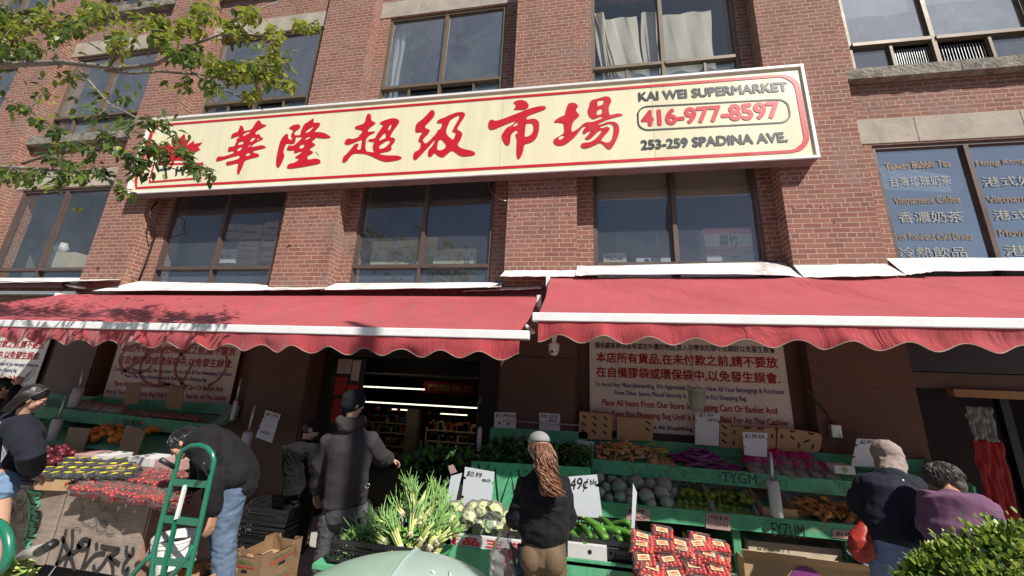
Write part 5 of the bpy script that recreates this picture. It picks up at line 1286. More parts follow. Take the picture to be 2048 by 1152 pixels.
leafheap('herb_heap', 'curly green herbs along the front of the spring onion crate', 'herbs', [herb, M_onion, herb2], reg(705,880,1060,1092,.60,.70), 1500, .035, 4)
leafheap('leafy_greens', 'dark leafy greens heaped on the shaded middle tier', 'greens', [M_dkleaf, herb, M_dkleaf], lambda r: (Vector((-1.08+1.2*r.random(), (yy := 4.46+.8*r.random()), 1.0+.12*(yy-4.46)+r.uniform(0,.07))), None), 1500, .11, 6)
leafheap('leafy_greens', 'dark leafy greens heaped beside the doorway behind the spring onions', 'greens', [M_dkleaf, M_dkleaf, herb], lambda r: (Vector((-2.0+.8*r.random(), 4.5+.7*r.random(), .78+.25*r.random())), None), 900, .12, 7)
st2 = thing('crate_table', 'dark trestle under the spring onion crate', 'table', (-1.6, 3.9, 0))
m = MB(); m.box((-1.98, 3.04, .46), (-1.17, 4.9, .495)); m.build('table_top', green, st2)
for x, y in ((-1.95,3.1), (-1.28,3.1), (-1.95,4.8), (-1.28,4.8)):
    q = MB(); q.box((x, y, 0), (x+.05, y+.05, .46)); q.build('leg', green, st2)
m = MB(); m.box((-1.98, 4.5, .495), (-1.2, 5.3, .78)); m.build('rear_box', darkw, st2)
leafheap('herb_heap', 'dark curly herbs beside the 49 cent card', 'herbs', [M_dkleaf, herb], lambda r: (Vector((-.02+.2*r.random(), 4.5+.5*r.random(), 1.06+.16*r.random())), None), 350, .05, 9)
# ginger, eggplants, pink bags, brown roots
def lumpy(m, c, L_, r0, rot, r):
    pts = [Vector((L_*(k/5-.5), r.uniform(-.01,.01), r.uniform(-.006,.006))) for k in range(6)]; e = rot.to_matrix()
    m.tube([Vector(c)+e @ p for p in pts], [r0*q*r.uniform(.8,1.2) for q in (.5,1,1.1,.9,1,.4)], 7)
gp = []
for s in range(3):
    r = random.Random(20+s); m = MB(); lumpy(m, (0,0,0), .12, .018, Euler((0,0,0)), r); lumpy(m, (.02,.02,.005), .07, .014, Euler((0,0,1.2)), r); lumpy(m, (-.03,-.02,.0), .05, .013, Euler((0,0,-1)), r)
    gp.append(solo(m, 'ginger_root', M_root, 'knobbly tan ginger root in the heap at the left of the top shelf', 'ginger', 'ginger roots heaped on the top shelf'))
us = [0]*3
for k in range(110):
    u = RX.random(); v = RX.random(); x = .29+.84*u; y = 4.96+.34*v; h = .19*math.sin(min(1, (u+.12)*1.05)*math.pi)**.6*(1-abs(v-.6)*.5); z = zu0-.03+.06*v+h*RX.random()-.012*x
    i = k % 3; place(gp[i], not us[i], (x, y, z), (rr(-.6,.6), rr(-.6,.6), rr(0,6)), rr(.8,1.2)); us[i] = 1
m = MB(); r = random.Random(2)
for k in range(14):
    x = .36+.70*r.random(); y = 4.98+.25*r.random(); z = zu0+.06+.08*r.random(); a = r.uniform(0,6)
    m.tube([(x+.06*math.cos(a+t_*.9)*(1 if t_ < 4 else 1.4), y+.05*math.sin(a+t_*.9), z+.012*t_*(1 if k % 3 == 0 else .3)) for t_ in range(7)], .006, 5)
o = m.build('yellow_net_strips', M_yel, smooth=True); center(o); tag(o, 'loose yellow netting strips lying over the ginger', 'netting', kind='stuff')
m = MB(); pts = [(-.13+.26*k/7, .03*math.sin(k/7*3), 0) for k in range(8)]; m.tube(pts, [.008,.016,.020,.022,.024,.026,.024,.010], 10); eg = thing('eggplant', 'long purple eggplant in the heap on the top shelf', 'eggplant', group='long eggplants heaped on the top shelf'); m.build('fruit', M_egg, eg, smooth=True)
m = MB(); m.tube([(-.128,0,0), (-.145,0,.003), (-.16,0,.01)], [.011,.006,.005], 6); m.build('stem', M_sleaf, eg)
items = []
for k in range(44):
    u, v = RX.random(), RX.random(); x = 1.22+.60*u; y = 4.98+.3*v; z = zu0-.04+.06*v+.17*math.sin(min(1,u*1.1+.1)*math.pi)*RX.random()
    items.append(((x, y, z), (rr(-.2,.2), rr(-.3,.3), rr(-.7,.7)+(3.14 if k % 2 else 0)), rr(.8,1.1)))
scatter(eg, items)
pbg = thing('pink_bean_bag', 'pink topped clear bag of green beans on the top shelf', 'bag', group='pink bags of beans on the top shelf')
m = MB(); r = random.Random(8)
for k in range(34): x = r.uniform(-.06,.06); z = r.uniform(.015,.06); m.tube([(x, -.10, z), (x+r.uniform(-.01,.01), 0, z+.01), (x+r.uniform(-.02,.02), .09, z)], .006, 5)
m.build('beans', M_bean, pbg, smooth=True)
m = MB(); m.sph((0,0,.04), (.085,.135,.055), 16, 12, fn=lambda v: v*(1+.1*noise.noise(v*3)+.05*noise.noise(v*9))); m.build('bag', bagp, pbg)
m = MB(); m.sph((0,.10,.06), (.09,.075,.055), 16, 12, fn=lambda v: v*(1+.25*noise.noise(v*2.5)+.1*noise.noise(v*7))); m.build('bag_top', M_pink, pbg)
scatter(pbg, [((2.02+.150*k+(.06 if k > 5 else 0) - (.9 if k > 5 else 0), 5.04+(.13 if k > 5 else 0), zu0-.035-.012*k*.1+(.085 if k > 5 else 0)), (.35, rr(-.1,.1), rr(-.3,.2)), rr(.95,1.1)) for k in range(11)])
dk = thing('dark_bag', 'dark green netted bag of vegetables at the right of the top shelf', 'bag', (3.3, 5.1, zu1)); m = MB(); m.sph((3.35,5.12,zu1+.02), (.14,.15,.10), 16, 12, fn=lambda v: v*(1+.2*noise.noise(v*3))); m.build('sack', M_dkleaf, dk, smooth=True)
bm2 = []
for s in range(2):
    r = random.Random(60+s); m = MB(); n = 7; m.tube([(-.12+.24*k/6, .05*math.sin(k/6*3.1), r.uniform(-.008,.008)) for k in range(7)], [.010,.019,.024,.026,.024,.018,.008], 9)
    bm2.append(solo(m, 'brown_root', M_brown, 'curved brown root in the heap at the right of the lower shelf', 'root', 'brown roots heaped on the lower shelf'))
us = [0]*2
for k in range(75):
    u, v = RX.random(), RX.random(); x = 2.32+.75*u; y = 4.68+.3*v; z = zl0-.05+.07*v+.13*RX.random()*(1-.3*abs(u-.5))
    place(bm2[k % 2], not us[k % 2], (x, y, z), (rr(-.3,.3), rr(-.4,.4), rr(-2.6,-.3)), rr(.85,1.2)); us[k % 2] = 1
wb_ = thing('tofu_box', 'small white carton with a round picture on the top shelf beside the hooded shopper', 'carton', tuple(aty(1680, 945, 4.95)))
a = aty(1668, 930, 4.93); b = aty(1712, 950, 4.93); m = MB(); m.box((a.x, 4.93, b.z), (b.x, 5.1, a.z)); m.build('carton_body', wcard, wb_, bevel=.003)
m = MB(); c = (a+b)/2; m.tube([(c.x, 4.9285, c.z), (c.x, 4.927, c.z)], .028, 14); m.build('printing', M_bean, wb_)
# ------------------------------------------------------------------ people
skin = pm('skin', (.48,.27,.19), .5, .08, 12, bump=.1, bscale=90, bd=.001, spec=.35)
skin2 = pm('skin_tan', (.40,.21,.14), .5, .08, 12, bump=.1, bscale=90, bd=.001, spec=.35)
def cloth(name, col, rough=.9, var=.15, sheen=.02): return pm(name, col, rough, var, 5, bump=.35, bscale=14, bd=.012, sheen=sheen, spec=.12)
def loft(m, pts, rad, side, n=14):
    """closed tube whose wide axis follows `side`"""
    pts = [Vector(p) for p in pts]; b = len(m.v); side = Vector(side)
    P = [pts[0]-(pts[1]-pts[0]).normalized()*min(rad[0])*.5] + pts + [pts[-1]+(pts[-1]-pts[-2]).normalized()*min(rad[-1])*.5]
    R = [tuple(q*.55 for q in rad[0])] + [tuple(q) for q in rad] + [tuple(q*.55 for q in rad[-1])]
    prev = None; circ = all(abs(q[0]-q[1]) < 1e-6 for q in rad)
    for i, p in enumerate(P):
        t = (P[min(i+1, len(P)-1)]-P[max(i-1, 0)]).normalized(); u = side-side.dot(t)*t
        if (circ and prev is not None) or u.length < .25:
            k = prev if prev is not None else (Vector((0,1,0)) if abs(t.y) < .8 else Vector((1,0,0)))
            u = k-k.dot(t)*t
        u.normalize(); prev = u; w = t.cross(u)
        for k in range(n):
            a = 2*math.pi*k/n; m.v.append(p+u*math.cos(a)*R[i][0]+w*math.sin(a)*R[i][1])
    for i in range(len(P)-1):
        for k in range(n): k2 = (k+1) % n; m.f.append((b+i*n+k, b+i*n+k2, b+(i+1)*n+k2, b+(i+1)*n+k)); m.m.append(0)
    m.f.append(tuple(b+k for k in range(n-1, -1, -1))); m.m.append(0); e = b+(len(P)-1)*n; m.f.append(tuple(e+k for k in range(n))); m.m.append(0)
def rpair(r): return [(q, q) if not isinstance(q, tuple) else q for q in r]
def fuse(m, name, mat, parent, voxel=.01, it=3, wr=0, wscale=9, seed=0, dirn=None):
    """fuse overlapping closed shapes into one continuous skin, smooth it, fold it a little"""
    me = m.mesh('tmp', mat); o = bpy.data.objects.new('tmp', me); C.objects.link(o)
    r = o.modifiers.new('r', 'REMESH'); r.mode = 'VOXEL'; r.voxel_size = voxel
    s = o.modifiers.new('s', 'SMOOTH'); s.factor = .5; s.iterations = it
    dg = bpy.context.evaluated_depsgraph_get(); dg.update(); nm = bpy.data.meshes.new_from_object(o.evaluated_get(dg))
    bpy.data.objects.remove(o); bpy.data.meshes.remove(me)
    off = Vector((0,0,0)); p = parent
    while p is not None: off += p.location; p = p.parent
    if wr:
        nn = [v.normal.copy() for v in nm.vertices]
        for v, n in zip(nm.vertices, nn):
            q = v.co*wscale; q = Vector((q.x+seed, q.y, q.z*1.6)); w = noise.noise(q + Vector((0, 0, noise.noise(q*.5)*1.5)))
            w2 = noise.noise(q*2.3)
            v.co += n*wr*(-(abs(w)**.7)*1.3+.45+.35*w2)
    for v in nm.vertices: v.co -= off
    nm.materials.clear(); nm.materials.append(mat); nm.name = name
    nm.polygons.foreach_set('use_smooth', [True]*len(nm.polygons))
    ob = bpy.data.objects.new(name, nm); C.objects.link(ob); ob.parent = parent; return ob
def frame(fwd, up=Vector((0,0,1))):
    f = Vector(fwd).normalized(); r = f.cross(up).normalized(); u = r.cross(f); return Matrix((r, f, u)).transposed()
def add_head(m, c, F, s=1.0):
    """skull, jaw, brow, nose, lips, ears around c; F columns are right, forward, up"""
    q = lambda x, y, z: c+F @ Vector((x, y, z))*s
    m.sph(q(0,-.008,.022), (.073*s,.092*s,.088*s), 18, 14, rot=F)
    m.sph(q(0,.022,-.045), (.055*s,.064*s,.062*s), 14, 10, rot=F); m.sph(q(0,.052,-.088), (.026*s,.026*s,.022*s), 10, 8, rot=F)
    m.sph(q(0,.078,.018), (.045*s,.016*s,.012*s), 10, 8, rot=F)
    loft(m, [q(0,.078,.012), q(0,.094,-.018), q(0,.100,-.028)], [(.007*s,.009*s),(.010*s,.012*s),(.015*s,.011*s)], F.col[0])
    for sx in (-1, 1):
        m.sph(q(sx*.034,.064,-.022), (.022*s,.020*s,.024*s), 10, 8, rot=F)
        m.sph(q(sx*.077,-.004,-.008), (.010*s,.020*s,.033*s), 10, 8, rot=F @ Euler((.15,0,-sx*.3)).to_matrix())
    m.sph(q(0,.080,-.058), (.024*s,.010*s,.008*s), 10, 6, rot=F); m.sph(q(0,.077,-.068), (.020*s,.010*s,.007*s), 10, 6, rot=F)
def face_bits(c, F, parent, s=1.0):
    q = lambda x, y, z: c+F @ Vector((x, y, z))*s
    m = MB()
    for sx in (-1, 1): m.sph(q(sx*.031,.079,-.001), (.014*s,.007*s,.008*s), 10, 7, rot=F)
    m.build('eyes', pm('eye_white', (.5,.47,.43), .3, .05), parent, smooth=True); m = MB()
    for sx in (-1, 1):
        m.sph(q(sx*.031,.0855,-.001), (.007*s,.003*s,.007*s), 8, 6, rot=F); m.sph(q(sx*.032,.086,.020), (.018*s,.005*s,.004*s), 8, 5, rot=F)
    m.build('eyebrows', pm('dark_brow', (.012,.009,.008), .7), parent, smooth=True)
    m = MB(); m.sph(q(0,.0865,-.063), (.021*s,.006*s,.008*s), 10, 6, rot=F); m.build('lips', pm('lip', (.36,.10,.09), .4), parent, smooth=True)
def add_hand(m, wr, d, pn, s=1.0, curl=.4, side=1, spread=.16):
    """palm with five separate bent fingers; d points along the hand, pn out of the palm, side +-1 puts the thumb"""
    d = Vector(d).normalized(); pn = Vector(pn); pn = (pn-pn.dot(d)*d).normalized(); a = d.cross(pn).normalized()*side
    loft(m, [wr, wr+d*.03*s, wr+d*.085*s], [(.026*s,.018*s),(.036*s,.016*s),(.040*s,.012*s)], a)
    for k, (o, L_) in enumerate(((.030,.066), (.010,.076), (-.011,.070), (-.031,.054))):
        b = wr+d*.085*s+a*o*s; dd = (d+a*(o*spread*6)).normalized(); p = [b]; ang = 0; ln = L_*s/3
        for j in range(3):
            ang += curl*(.6+.35*j); v = dd*math.cos(ang)+pn*math.sin(ang); p.append(p[-1]+v*ln*(1.15-.1*j))
        loft(m, p, [(.0092*s,)*2, (.0088*s,)*2, (.008*s,)*2, (.0066*s,)*2], a, 8)
    b = wr+d*.028*s+a*.030*s; v = (d*.62+a*.65+pn*.35).normalized(); v2 = (d*.85+a*.25+pn*(.3+curl*.4)).normalized()
    loft(m, [b-v*.01, b+v*.035*s, b+v*.035*s+v2*.030*s], [(.012*s,)*2, (.0105*s,)*2, (.008*s,)*2], pn, 8)
TW = [(.120,.085), (.125,.085), (.112,.078), (.120,.084), (.135,.090), (.125,.075), (.060,.055)]
def person(name, label, J, s=1.0, face=(0,1,0), hup=(0,0,1), skinm=None, hands=(), voxel=.0075, legs=True, facebits=True, group=None):
    sk = skinm or skin; pel = J['pelvis']; t = thing(name, label, 'person', (pel.x, pel.y, 0), group=group)
    m = MB(); side = (J['shR']-J['shL']).normalized(); hs = (J['hipR']-J['hipL']).normalized()
    ch, nk = J['chest'], J['neck']; wa = J.get('waist', pel.lerp(ch, .5))
    loft(m, [pel-(wa-pel)*.35, pel, wa, wa.lerp(ch, .5), ch, (J['shL']+J['shR'])/2, nk], [tuple(q*s for q in r) for r in TW], side)
    c = J['head']; F = frame(face, Vector(hup)); add_head(m, c, F, s)
    loft(m, [nk-(c-nk)*.3, nk, c-F.col[2]*.05*s], rpair([.058*s,.054*s,.052*s]), side)
    for k in 'LR':
        sh, el, wr_ = J['sh'+k], J['el'+k], J['wr'+k]
        loft(m, [sh.lerp(ch, .25), sh, sh.lerp(el, .5), el, el.lerp(wr_, .35), wr_], rpair([.055*s,.052*s,.045*s,.038*s,.040*s,.026*s]), side)
        if legs:
            h, kn, an = J['hip'+k], J['kn'+k], J['an'+k]
            loft(m, [h+(h-kn).normalized()*.05, h.lerp(kn, .15), h.lerp(kn, .6), kn, kn.lerp(an, .3), an], rpair([.075*s,.080*s,.068*s,.055*s,.056*s,.036*s]), hs)
            fd = Vector(J.get('toe', (0,1,0))); loft(m, [an-fd*.04+Vector((0,0,-.05)), an+fd*.05+Vector((0,0,-.055)), an+fd*.15+Vector((0,0,-.065))], rpair([.038*s,.040*s,.028*s]), hs)
    for (k, d, pn, curl, sd) in hands: add_hand(m, J['wr'+k], d, pn, s*1.0, curl, sd)
    b = fuse(m, 'body', sk, t, voxel, 2)
    if facebits: face_bits(c, F, t, s)
    t['F'] = 0
    return t, F
def jacket(t, J, mat, s=1.0, infl=.03, hem=None, wr=.010, seed=0, sleeves=(1.0, 1.0), extra=None, name='jacket', depth=1.0, arm=1.0, voxel=.011, wscale=9, puff=0):
    m = MB(); side = (J['shR']-J['shL']).normalized(); pel, ch, nk = J['pelvis'], J['chest'], J['neck']; wa = J.get('waist', pel.lerp(ch, .5))
    hem = hem if hem is not None else pel
    W_ = [(.160,.115), (.150,.105), (.152,.11), (.176,.122), (.172,.108), (.07,.065)]
    W_ = [((a+infl)*s, (b+infl)*s*depth) for a, b in W_]; W_[-1] = (.078*s, .072*s)
    if puff: W_[0] = (W_[0][0]*(1-puff), W_[0][1]*(1-puff))
    loft(m, [hem, hem.lerp(wa, .45), wa.lerp(ch, .3), ch, (J['shL']+J['shR'])/2, nk], W_, side, 20)
    for k, f in zip('LR', sleeves):
        sh, el, wr_ = J['sh'+k], J['el'+k], J['wr'+k]
        if f <= 0: continue
        e = el.lerp(wr_, .93*f)
        i2 = infl*.9; loft(m, [sh.lerp(ch, .2), sh, sh.lerp(el, .5), el, el.lerp(e, .5), e, e+(e-el).normalized()*.005], [((q*arm+i2)*s,)*2 for q in (.074,.070,.056,.047,.042,.028,.022)], side, 14)
    if extra: extra(m)
    return fuse(m, name, mat, t, voxel, 3, wr, wscale, seed)
def trousers(t, J, mat, s=1.0, infl=.015, top=None, length=1.0, wr=.006, seed=0, name='trousers', taper=1.0, voxel=.010):
    m = MB(); hs = (J['hipR']-J['hipL']).normalized(); pel = J['pelvis']; up = (J['chest']-pel).normalized(); top = top if top is not None else pel+up*.10
    f0 = (J['hipL']+J['hipR'])/2
    loft(m, [top, pel, f0+(f0-pel)*.3], [((.140+infl)*s, (.10+infl)*s), ((.155+infl)*s, (.115+infl)*s), ((.150+infl)*s, (.115+infl)*s)], hs, 18)
    for k in 'LR':
        h, kn, an = J['hip'+k], J['kn'+k], J['an'+k]
        if length < .5: e = h.lerp(kn, length*2); pts = [h, h.lerp(e, .5), e]; rad = [.094, .092, .09]
        else: pts = [h, h.lerp(kn, .35), h.lerp(kn, .7), kn, kn.lerp(an, .35), kn.lerp(an, (length-.5)*2)]; rad = [.092, .088, .076, .064, .062*taper, .050*taper]
        loft(m, pts, [((r+infl)*s,)*2 for r in rad], hs, 14)
    return fuse(m, name, mat, t, voxel, 3, wr, 11, seed)
def strands(t, name, mat, roots, fn, n, r0, seed, seg=7):
    r = random.Random(seed); m = MB()
    for k in range(n):
        p = fn(r, k); m.tube(p, [r0]+[r0*1.1]*(len(p)-2)+[r0*.3], 5, caps=False)
    return m.build(name, mat, t, smooth=True)
def hair_cap(t, c, F, mat, s=1.0, name='hair', low=-.02, back=.02, vol=1.0, fringe=.03, n=420, seed=1, length=.05, cover=None):
    """a head of short hair: a close shell under many combed strands"""
    q = lambda v: c+F @ Vector(v)*s; m = MB()
    m.sph(q((0,-back*.6,.034)), (.080*s*vol,.094*s*vol,.088*s*vol), 20, 14, rot=F); m.sph(q((0,-.035,-.01)), (.074*s*vol,.066*s*vol,.075*s*vol), 16, 12, rot=F)
    for sx in (-1, 1): m.sph(q((sx*.058,-.028,.012)), (.024*s,.042*s,.05*s), 10, 8, rot=F)
    sh = fuse(m, name, mat, t, .008, 2, .006, 26, seed)
    r = random.Random(seed); m = MB()
    for k in range(n):
        a = r.uniform(0, 6.283); th = r.uniform(0, 1.35); d = Vector((math.sin(th)*math.cos(a), math.sin(th)*math.sin(a), math.cos(th)))
        if d.y > .55 and d.z < .55: continue
        p0 = Vector((d.x*.081*vol, d.y*.095*vol-back*.6, d.z*.090*vol+.034)); tg = Vector((d.x*.7, d.y*.6+fringe*6*(d.y > 0), -.9-.5*(1-d.z))); tg = (tg-tg.dot(d)*d).normalized()
        L_ = length*r.uniform(.6,1.2); tg = (tg+Vector((r.uniform(-.25,.25), r.uniform(-.25,.25), 0))).normalized()
        p = [p0, p0+tg*L_*.5+d*.004, p0+tg*L_-d*L_*L_*5.0+d*.002]; m.tube([q(v) for v in p], [.0030*s,.0032*s,.0010*s], 4, caps=False)
    m.build('hair_strands', mat, sh, smooth=True); return sh
blackhair = pm('black_hair', (.016,.013,.012), .38, .3, 20, spec=.6)
greyhair = pm('greying_hair', (.075,.06,.05), .5, .5, 30, spec=.5)
saltpep = pm('salt_and_pepper_hair', (.022,.022,.024), .32, .6, 30, spec=.6)
brownhair = pm('brown_hair', (.19,.078,.038), .35, .6, 20, spec=.6)
shoe = pm('dark_shoe', (.03,.03,.032), .6, .2)
def shoes(t, J, mat, s=1.0):
    fd = Vector(J.get('toe', (0,1,0))).normalized(); sd = fd.cross(Vector((0,0,1)))
    for k in 'LR':
        m = MB(); an = J['an'+k]; g0 = Vector((an.x, an.y, .035))
        loft(m, [g0-fd*.06, g0+fd*.06, g0+fd*.17], [(.042,.035), (.046,.034), (.036,.025)], sd, 12); fuse(m, 'shoe', mat, t, .008, 2)
A = aty
def legs_from(J, xl, xr, y, s=1.0, hipz=.86, toe=(0,1,0), step=0):
    J['hipL'], J['hipR'] = Vector((xl, y, hipz)), Vector((xr, y, hipz)); J['knL'], J['knR'] = Vector((xl-.01, y+.01, hipz*.54)), Vector((xr+.01, y+.02+step, hipz*.54))
    J['anL'], J['anR'] = Vector((xl-.015, y-.02, .09)), Vector((xr+.015, y-.02+step*.3, .09)); J['toe'] = toe

# 1 --- woman in a pale cap with a long curly ponytail
y = 2.88
J = dict(head=A(1078,893,y-.02), neck=A(1088,940,y), chest=A(1088,990,y), waist=A(1086,1040,y-.01), pelvis=A(1086,1098,y))
J.update(shL=A(1060,972,y), shR=A(1115,972,y), elL=A(1040,1026,y-.02), wrL=A(1021,1046,y+.05), elR=A(1131,1025,y+.06), wrR=A(1118,1060,y+.24))
legs_from(J, A(1065,1120,y).x, A(1107,1120,y).x, y, hipz=J['pelvis'].z-.05)
T, F = person('person', 'woman with a long curly brown ponytail, pale cap, black pullover and brown leggings', J, .93, face=(-.35,.93,-.18), hands=(('L', (-.55,.35,-.75), (.6,.5,-.2), .85, -1), ('R', (0,.6,-.8), (-1,0,0), .5, 1)), voxel=.006, facebits=True)
def ex(m):
    loft(m, [J['neck'].lerp(J['head'], .05)+Vector((0,0,-.02)), J['neck']+Vector((0,0,.01))], [(.085,.075), (.062,.058)], (1,0,0))
    for k, (dx) in (('L', -1), ('R', 1)): m.sph(J['el'+k]+Vector((dx*.0,0,-.02)), (.075,.075,.09), 12, 9)
    loft(m, [J['pelvis']+Vector((0,0,.075)), J['pelvis']+Vector((0,0,.10)), J['waist']], [(.150,.115), (.178,.135), (.170,.125)], (1,0,0), 20)
jacket(T, J, cloth('black_pullover', (.013,.013,.015), .8), .9, .042, hem=J['pelvis']+Vector((0,0,.07)), wr=.020, seed=3, extra=ex, name='pullover', sleeves=(.78,1), puff=.12, wscale=7, voxel=.010)
def glute(m): pass
leg_m = cloth('brown_leggings', (.135,.092,.055), .6)
m = MB(); hs = Vector((1,0,0)); pel = J['pelvis']
loft(m, [pel+Vector((0,0,.12)), pel+Vector((0,.0,.04)), pel+Vector((0,0,-.06))], [(.128,.10), (.150,.112), (.158,.12)], hs, 20)
for k, sx in (('L', -1), ('R', 1)):
    h, kn, an = J['hip'+k], J['kn'+k], J['an'+k]; m.sph(pel+Vector((sx*.072, -.055, -.035)), (.082,.080,.092), 16, 12)
    loft(m, [h+Vector((0,0,.04)), h.lerp(kn,.2), h.lerp(kn,.6), kn, kn.lerp(an,.35), an], rpair([.085,.088,.068,.052,.055,.036]), hs, 14)
fuse(m, 'leggings', leg_m, T, .008, 3, .002, 10)
shoes(T, J, shoe)
capm = pm('pale_cap', (.22,.225,.22), .8, .1, 8, bump=.2)
c = J['head']; q = lambda x, yy, z: c+F @ Vector((x, yy, z))*.93
m = MB(); m.sph(q(0,-.006,.040), (.077,.094,.066), 22, 14, rot=F, fn=lambda v: Vector((v.x, v.y, max(v.z, -.10-(.25 if v.y > 0 else 0))))); m.build('cap', capm, T, smooth=True)
m = MB(); m.sph(q(0,.10,.045), (.062,.060,.010), 14, 8, rot=F); m.build('cap_brim', capm, T, smooth=True)
m = MB(); m.sph(q(0,-.02,-.02), (.076,.078,.075), 16, 12, rot=F); hs_ = m.build('hair', brownhair, T, smooth=True)
pa, pb2 = q(.005,-.10,.02), A(1104,985,y-.14)
def pony(r, k):
    a = r.uniform(0, 6.28); rd = r.random()**.5; ph = r.uniform(0, 6.28); fq = r.uniform(11,22); wild_ = 1.9 if k % 6 == 0 else 1; o = Vector((math.cos(a), math.sin(a)*.6, 0))*rd; p = []
    for i in range(17):
        t_ = i/16; c_ = pa.lerp(pb2, t_)+Vector((.006*math.sin(t_*9), -.045*math.sin(min(1, t_*2.2)*1.57), 0)); w_ = .024+.050*math.sin(min(1, t_*1.4+.12)*math.pi*.82)
        amp = (.005+.024*max(0, t_-.15))*wild_; p.append(c_+o*w_+Vector((math.cos(ph+t_*fq)*amp, math.sin(ph+t_*fq)*amp, 0)))
    return p
strands(T, 'ponytail', brownhair, None, pony, 430, .0032, 5)
m = MB(); w0 = J['wrL']; dd = (J['wrL']-J['elL']).normalized(); m.tube([w0-dd*.012, w0+dd*.004], [.034,.034], 14, caps=False); m.build('wrist_band', black, T, smooth=True)
m = MB(); m.tube([w0-dd*.10+Vector((0,0,.0)), w0-dd*.085], [.052,.050], 14, caps=False)
# her shopping bag
hb = thing('shopping_bag', 'clear plastic bag of red peppers hanging from the hand of the woman in the cap', 'bag', tuple(A(1015,1130,2.98)))
hp = J['wrL']+Vector((-.05,.02,-.06)); c = A(1013,1118,2.97)
m = MB()
def bagf(u, v):
    a = u*2*math.pi; w_ = .025+.095*math.sin(min(1, v*1.25)*math.pi*.5)**1.3*(1-.35*max(0, v-.8)*5*.3); 
    p = hp.lerp(c+Vector((0,0,-.13)), v); n_ = noise.noise(Vector((math.cos(a)*2, math.sin(a)*2, v*5)))*.02
    return p+Vector((math.cos(a)*(w_+n_), math.sin(a)*(w_*.6+n_), .006*math.sin(u*40)))
m.grid(28, 18, bagf); m.build('bag_film', clear('milky_bag', (.95,.95,.95), .45, .12, .22, (.75,.75,.73)), hb, smooth=True)
m = MB(); 
for dx, dz, rd in ((-.01,.02,.042), (.045,.035,.038), (.0,-.035,.03)): m.sph(c+Vector((dx,0,dz)), (rd,rd*.9,rd*1.05), 12, 9, fn=lambda v: v*(1+.08*math.cos(4*math.atan2(v.y, v.x))))
m.build('red_pepper', M_tom, hb, smooth=True)
m = MB()
for dx in (-.02, .01, .035): m.tube([c+Vector((dx,0,-.03)), c+Vector((dx+.01,.01,-.08)), c+Vector((dx+.005,0,-.125))], .014, 8)
m.build('sausage', pm('sausage', (.16,.03,.03), .5), hb, smooth=True)
ub = thing('folded_umbrella_bag', 'dark blue nylon bag hanging against the leggings of the woman in the cap', 'bag', tuple(A(1043,1120,2.8)))
m = MB(); m.grid(10, 18, lambda u, v: A(1036+15*u+2*math.sin(v*5), 1088+75*v, 2.83) + Vector((0, -.02*math.sin(u*3.14)+.008*math.sin(v*16+u*4), 0))); m.build('cloth', cloth('navy_nylon', (.02,.032,.06), .45), ub, smooth=True, solid=.02)

# 2 --- man in a charcoal hooded jacket and black beanie
y = 3.55
J = dict(head=A(707,808,y+.02), neck=A(704,846,y), chest=A(700,900,y), waist=A(692,960,y), pelvis=A(690,1010,y))
J.update(shL=A(662,884,y), shR=A(738,884,y+.02), elL=A(640,935,y+.03), wrL=A(632,985,y+.12), elR=A(762,915,y+.18), wrR=A(778,918,y+.42))
J.update(hipL=A(668,1030,y), hipR=A(712,1030,y), knL=A(655,1100,y-.02), anL=A(640,1175,y), knR=A(738,1085,y+.12), anR=A(705,1165,y+.28), toe=(.1,.95,0))
J['anL'].z = .09; J['anR'].z = .09; J['knL'].z = .50; J['knR'].z = .52
T, F = person('person', 'man in a black beanie and charcoal hooded jacket walking into the doorway, seen from behind', J, 1.03, face=(.55,.8,-.1), hands=(('L', (.0,.35,-.9), (1,0,0), .5, 1), ('R', (.6,.7,-.3), (0,0,-1), .6, -1)), voxel=.007)
def ex(m):
    n_ = J['neck']
    for k in range(9):
        a = math.pi*(.0+k/8.0)+math.pi; m.sph(n_+Vector((math.cos(a)*.105, math.sin(a)*.085-.01, .028-.038*abs(math.sin(a)))), (.046,.046,.050), 10, 8)
    loft(m, [n_+Vector((0,-.05,-.13)), n_+Vector((0,-.085,-.05)), n_+Vector((0,-.06,.02))], [(.03,.02), (.10,.055), (.11,.06)], (1,0,0)); loft(m, [n_+Vector((0,0,-.05)), n_+Vector((0,0,.0))], [(.12,.10), (.09,.08)], (1,0,0))
jacket(T, J, cloth('charcoal_shell', (.040,.034,.036), .8), 1.05, .040, hem=J['pelvis']+Vector((0,0,.01)), wr=.016, seed=9, extra=ex, name='jacket', wscale=3.6, arm=.9)
trousers(T, J, cloth('grey_trousers', (.075,.073,.078), .85), 1.08, .028, wr=.010, seed=4); shoes(T, J, shoe)
c = J['head']; m = MB(); m.sph(c+F @ Vector((0,-.006,.038)), (.098,.115,.104), 20, 14, rot=F); m.sph(c+F @ Vector((0,-.03,-.01)), (.092,.092,.078), 16, 10, rot=F); fuse(m, 'beanie', cloth('black_knit', (.012,.013,.015), .9), T, .009, 3, .003, 30)
m = MB(); p = A(736,971,y-.13); m.tube([p+Vector((.02*math.cos(a*.8), -.01, .02*math.sin(a*.8))) for a in range(8)], .005, 6); m.build('key_ring', alu, T, smooth=True)

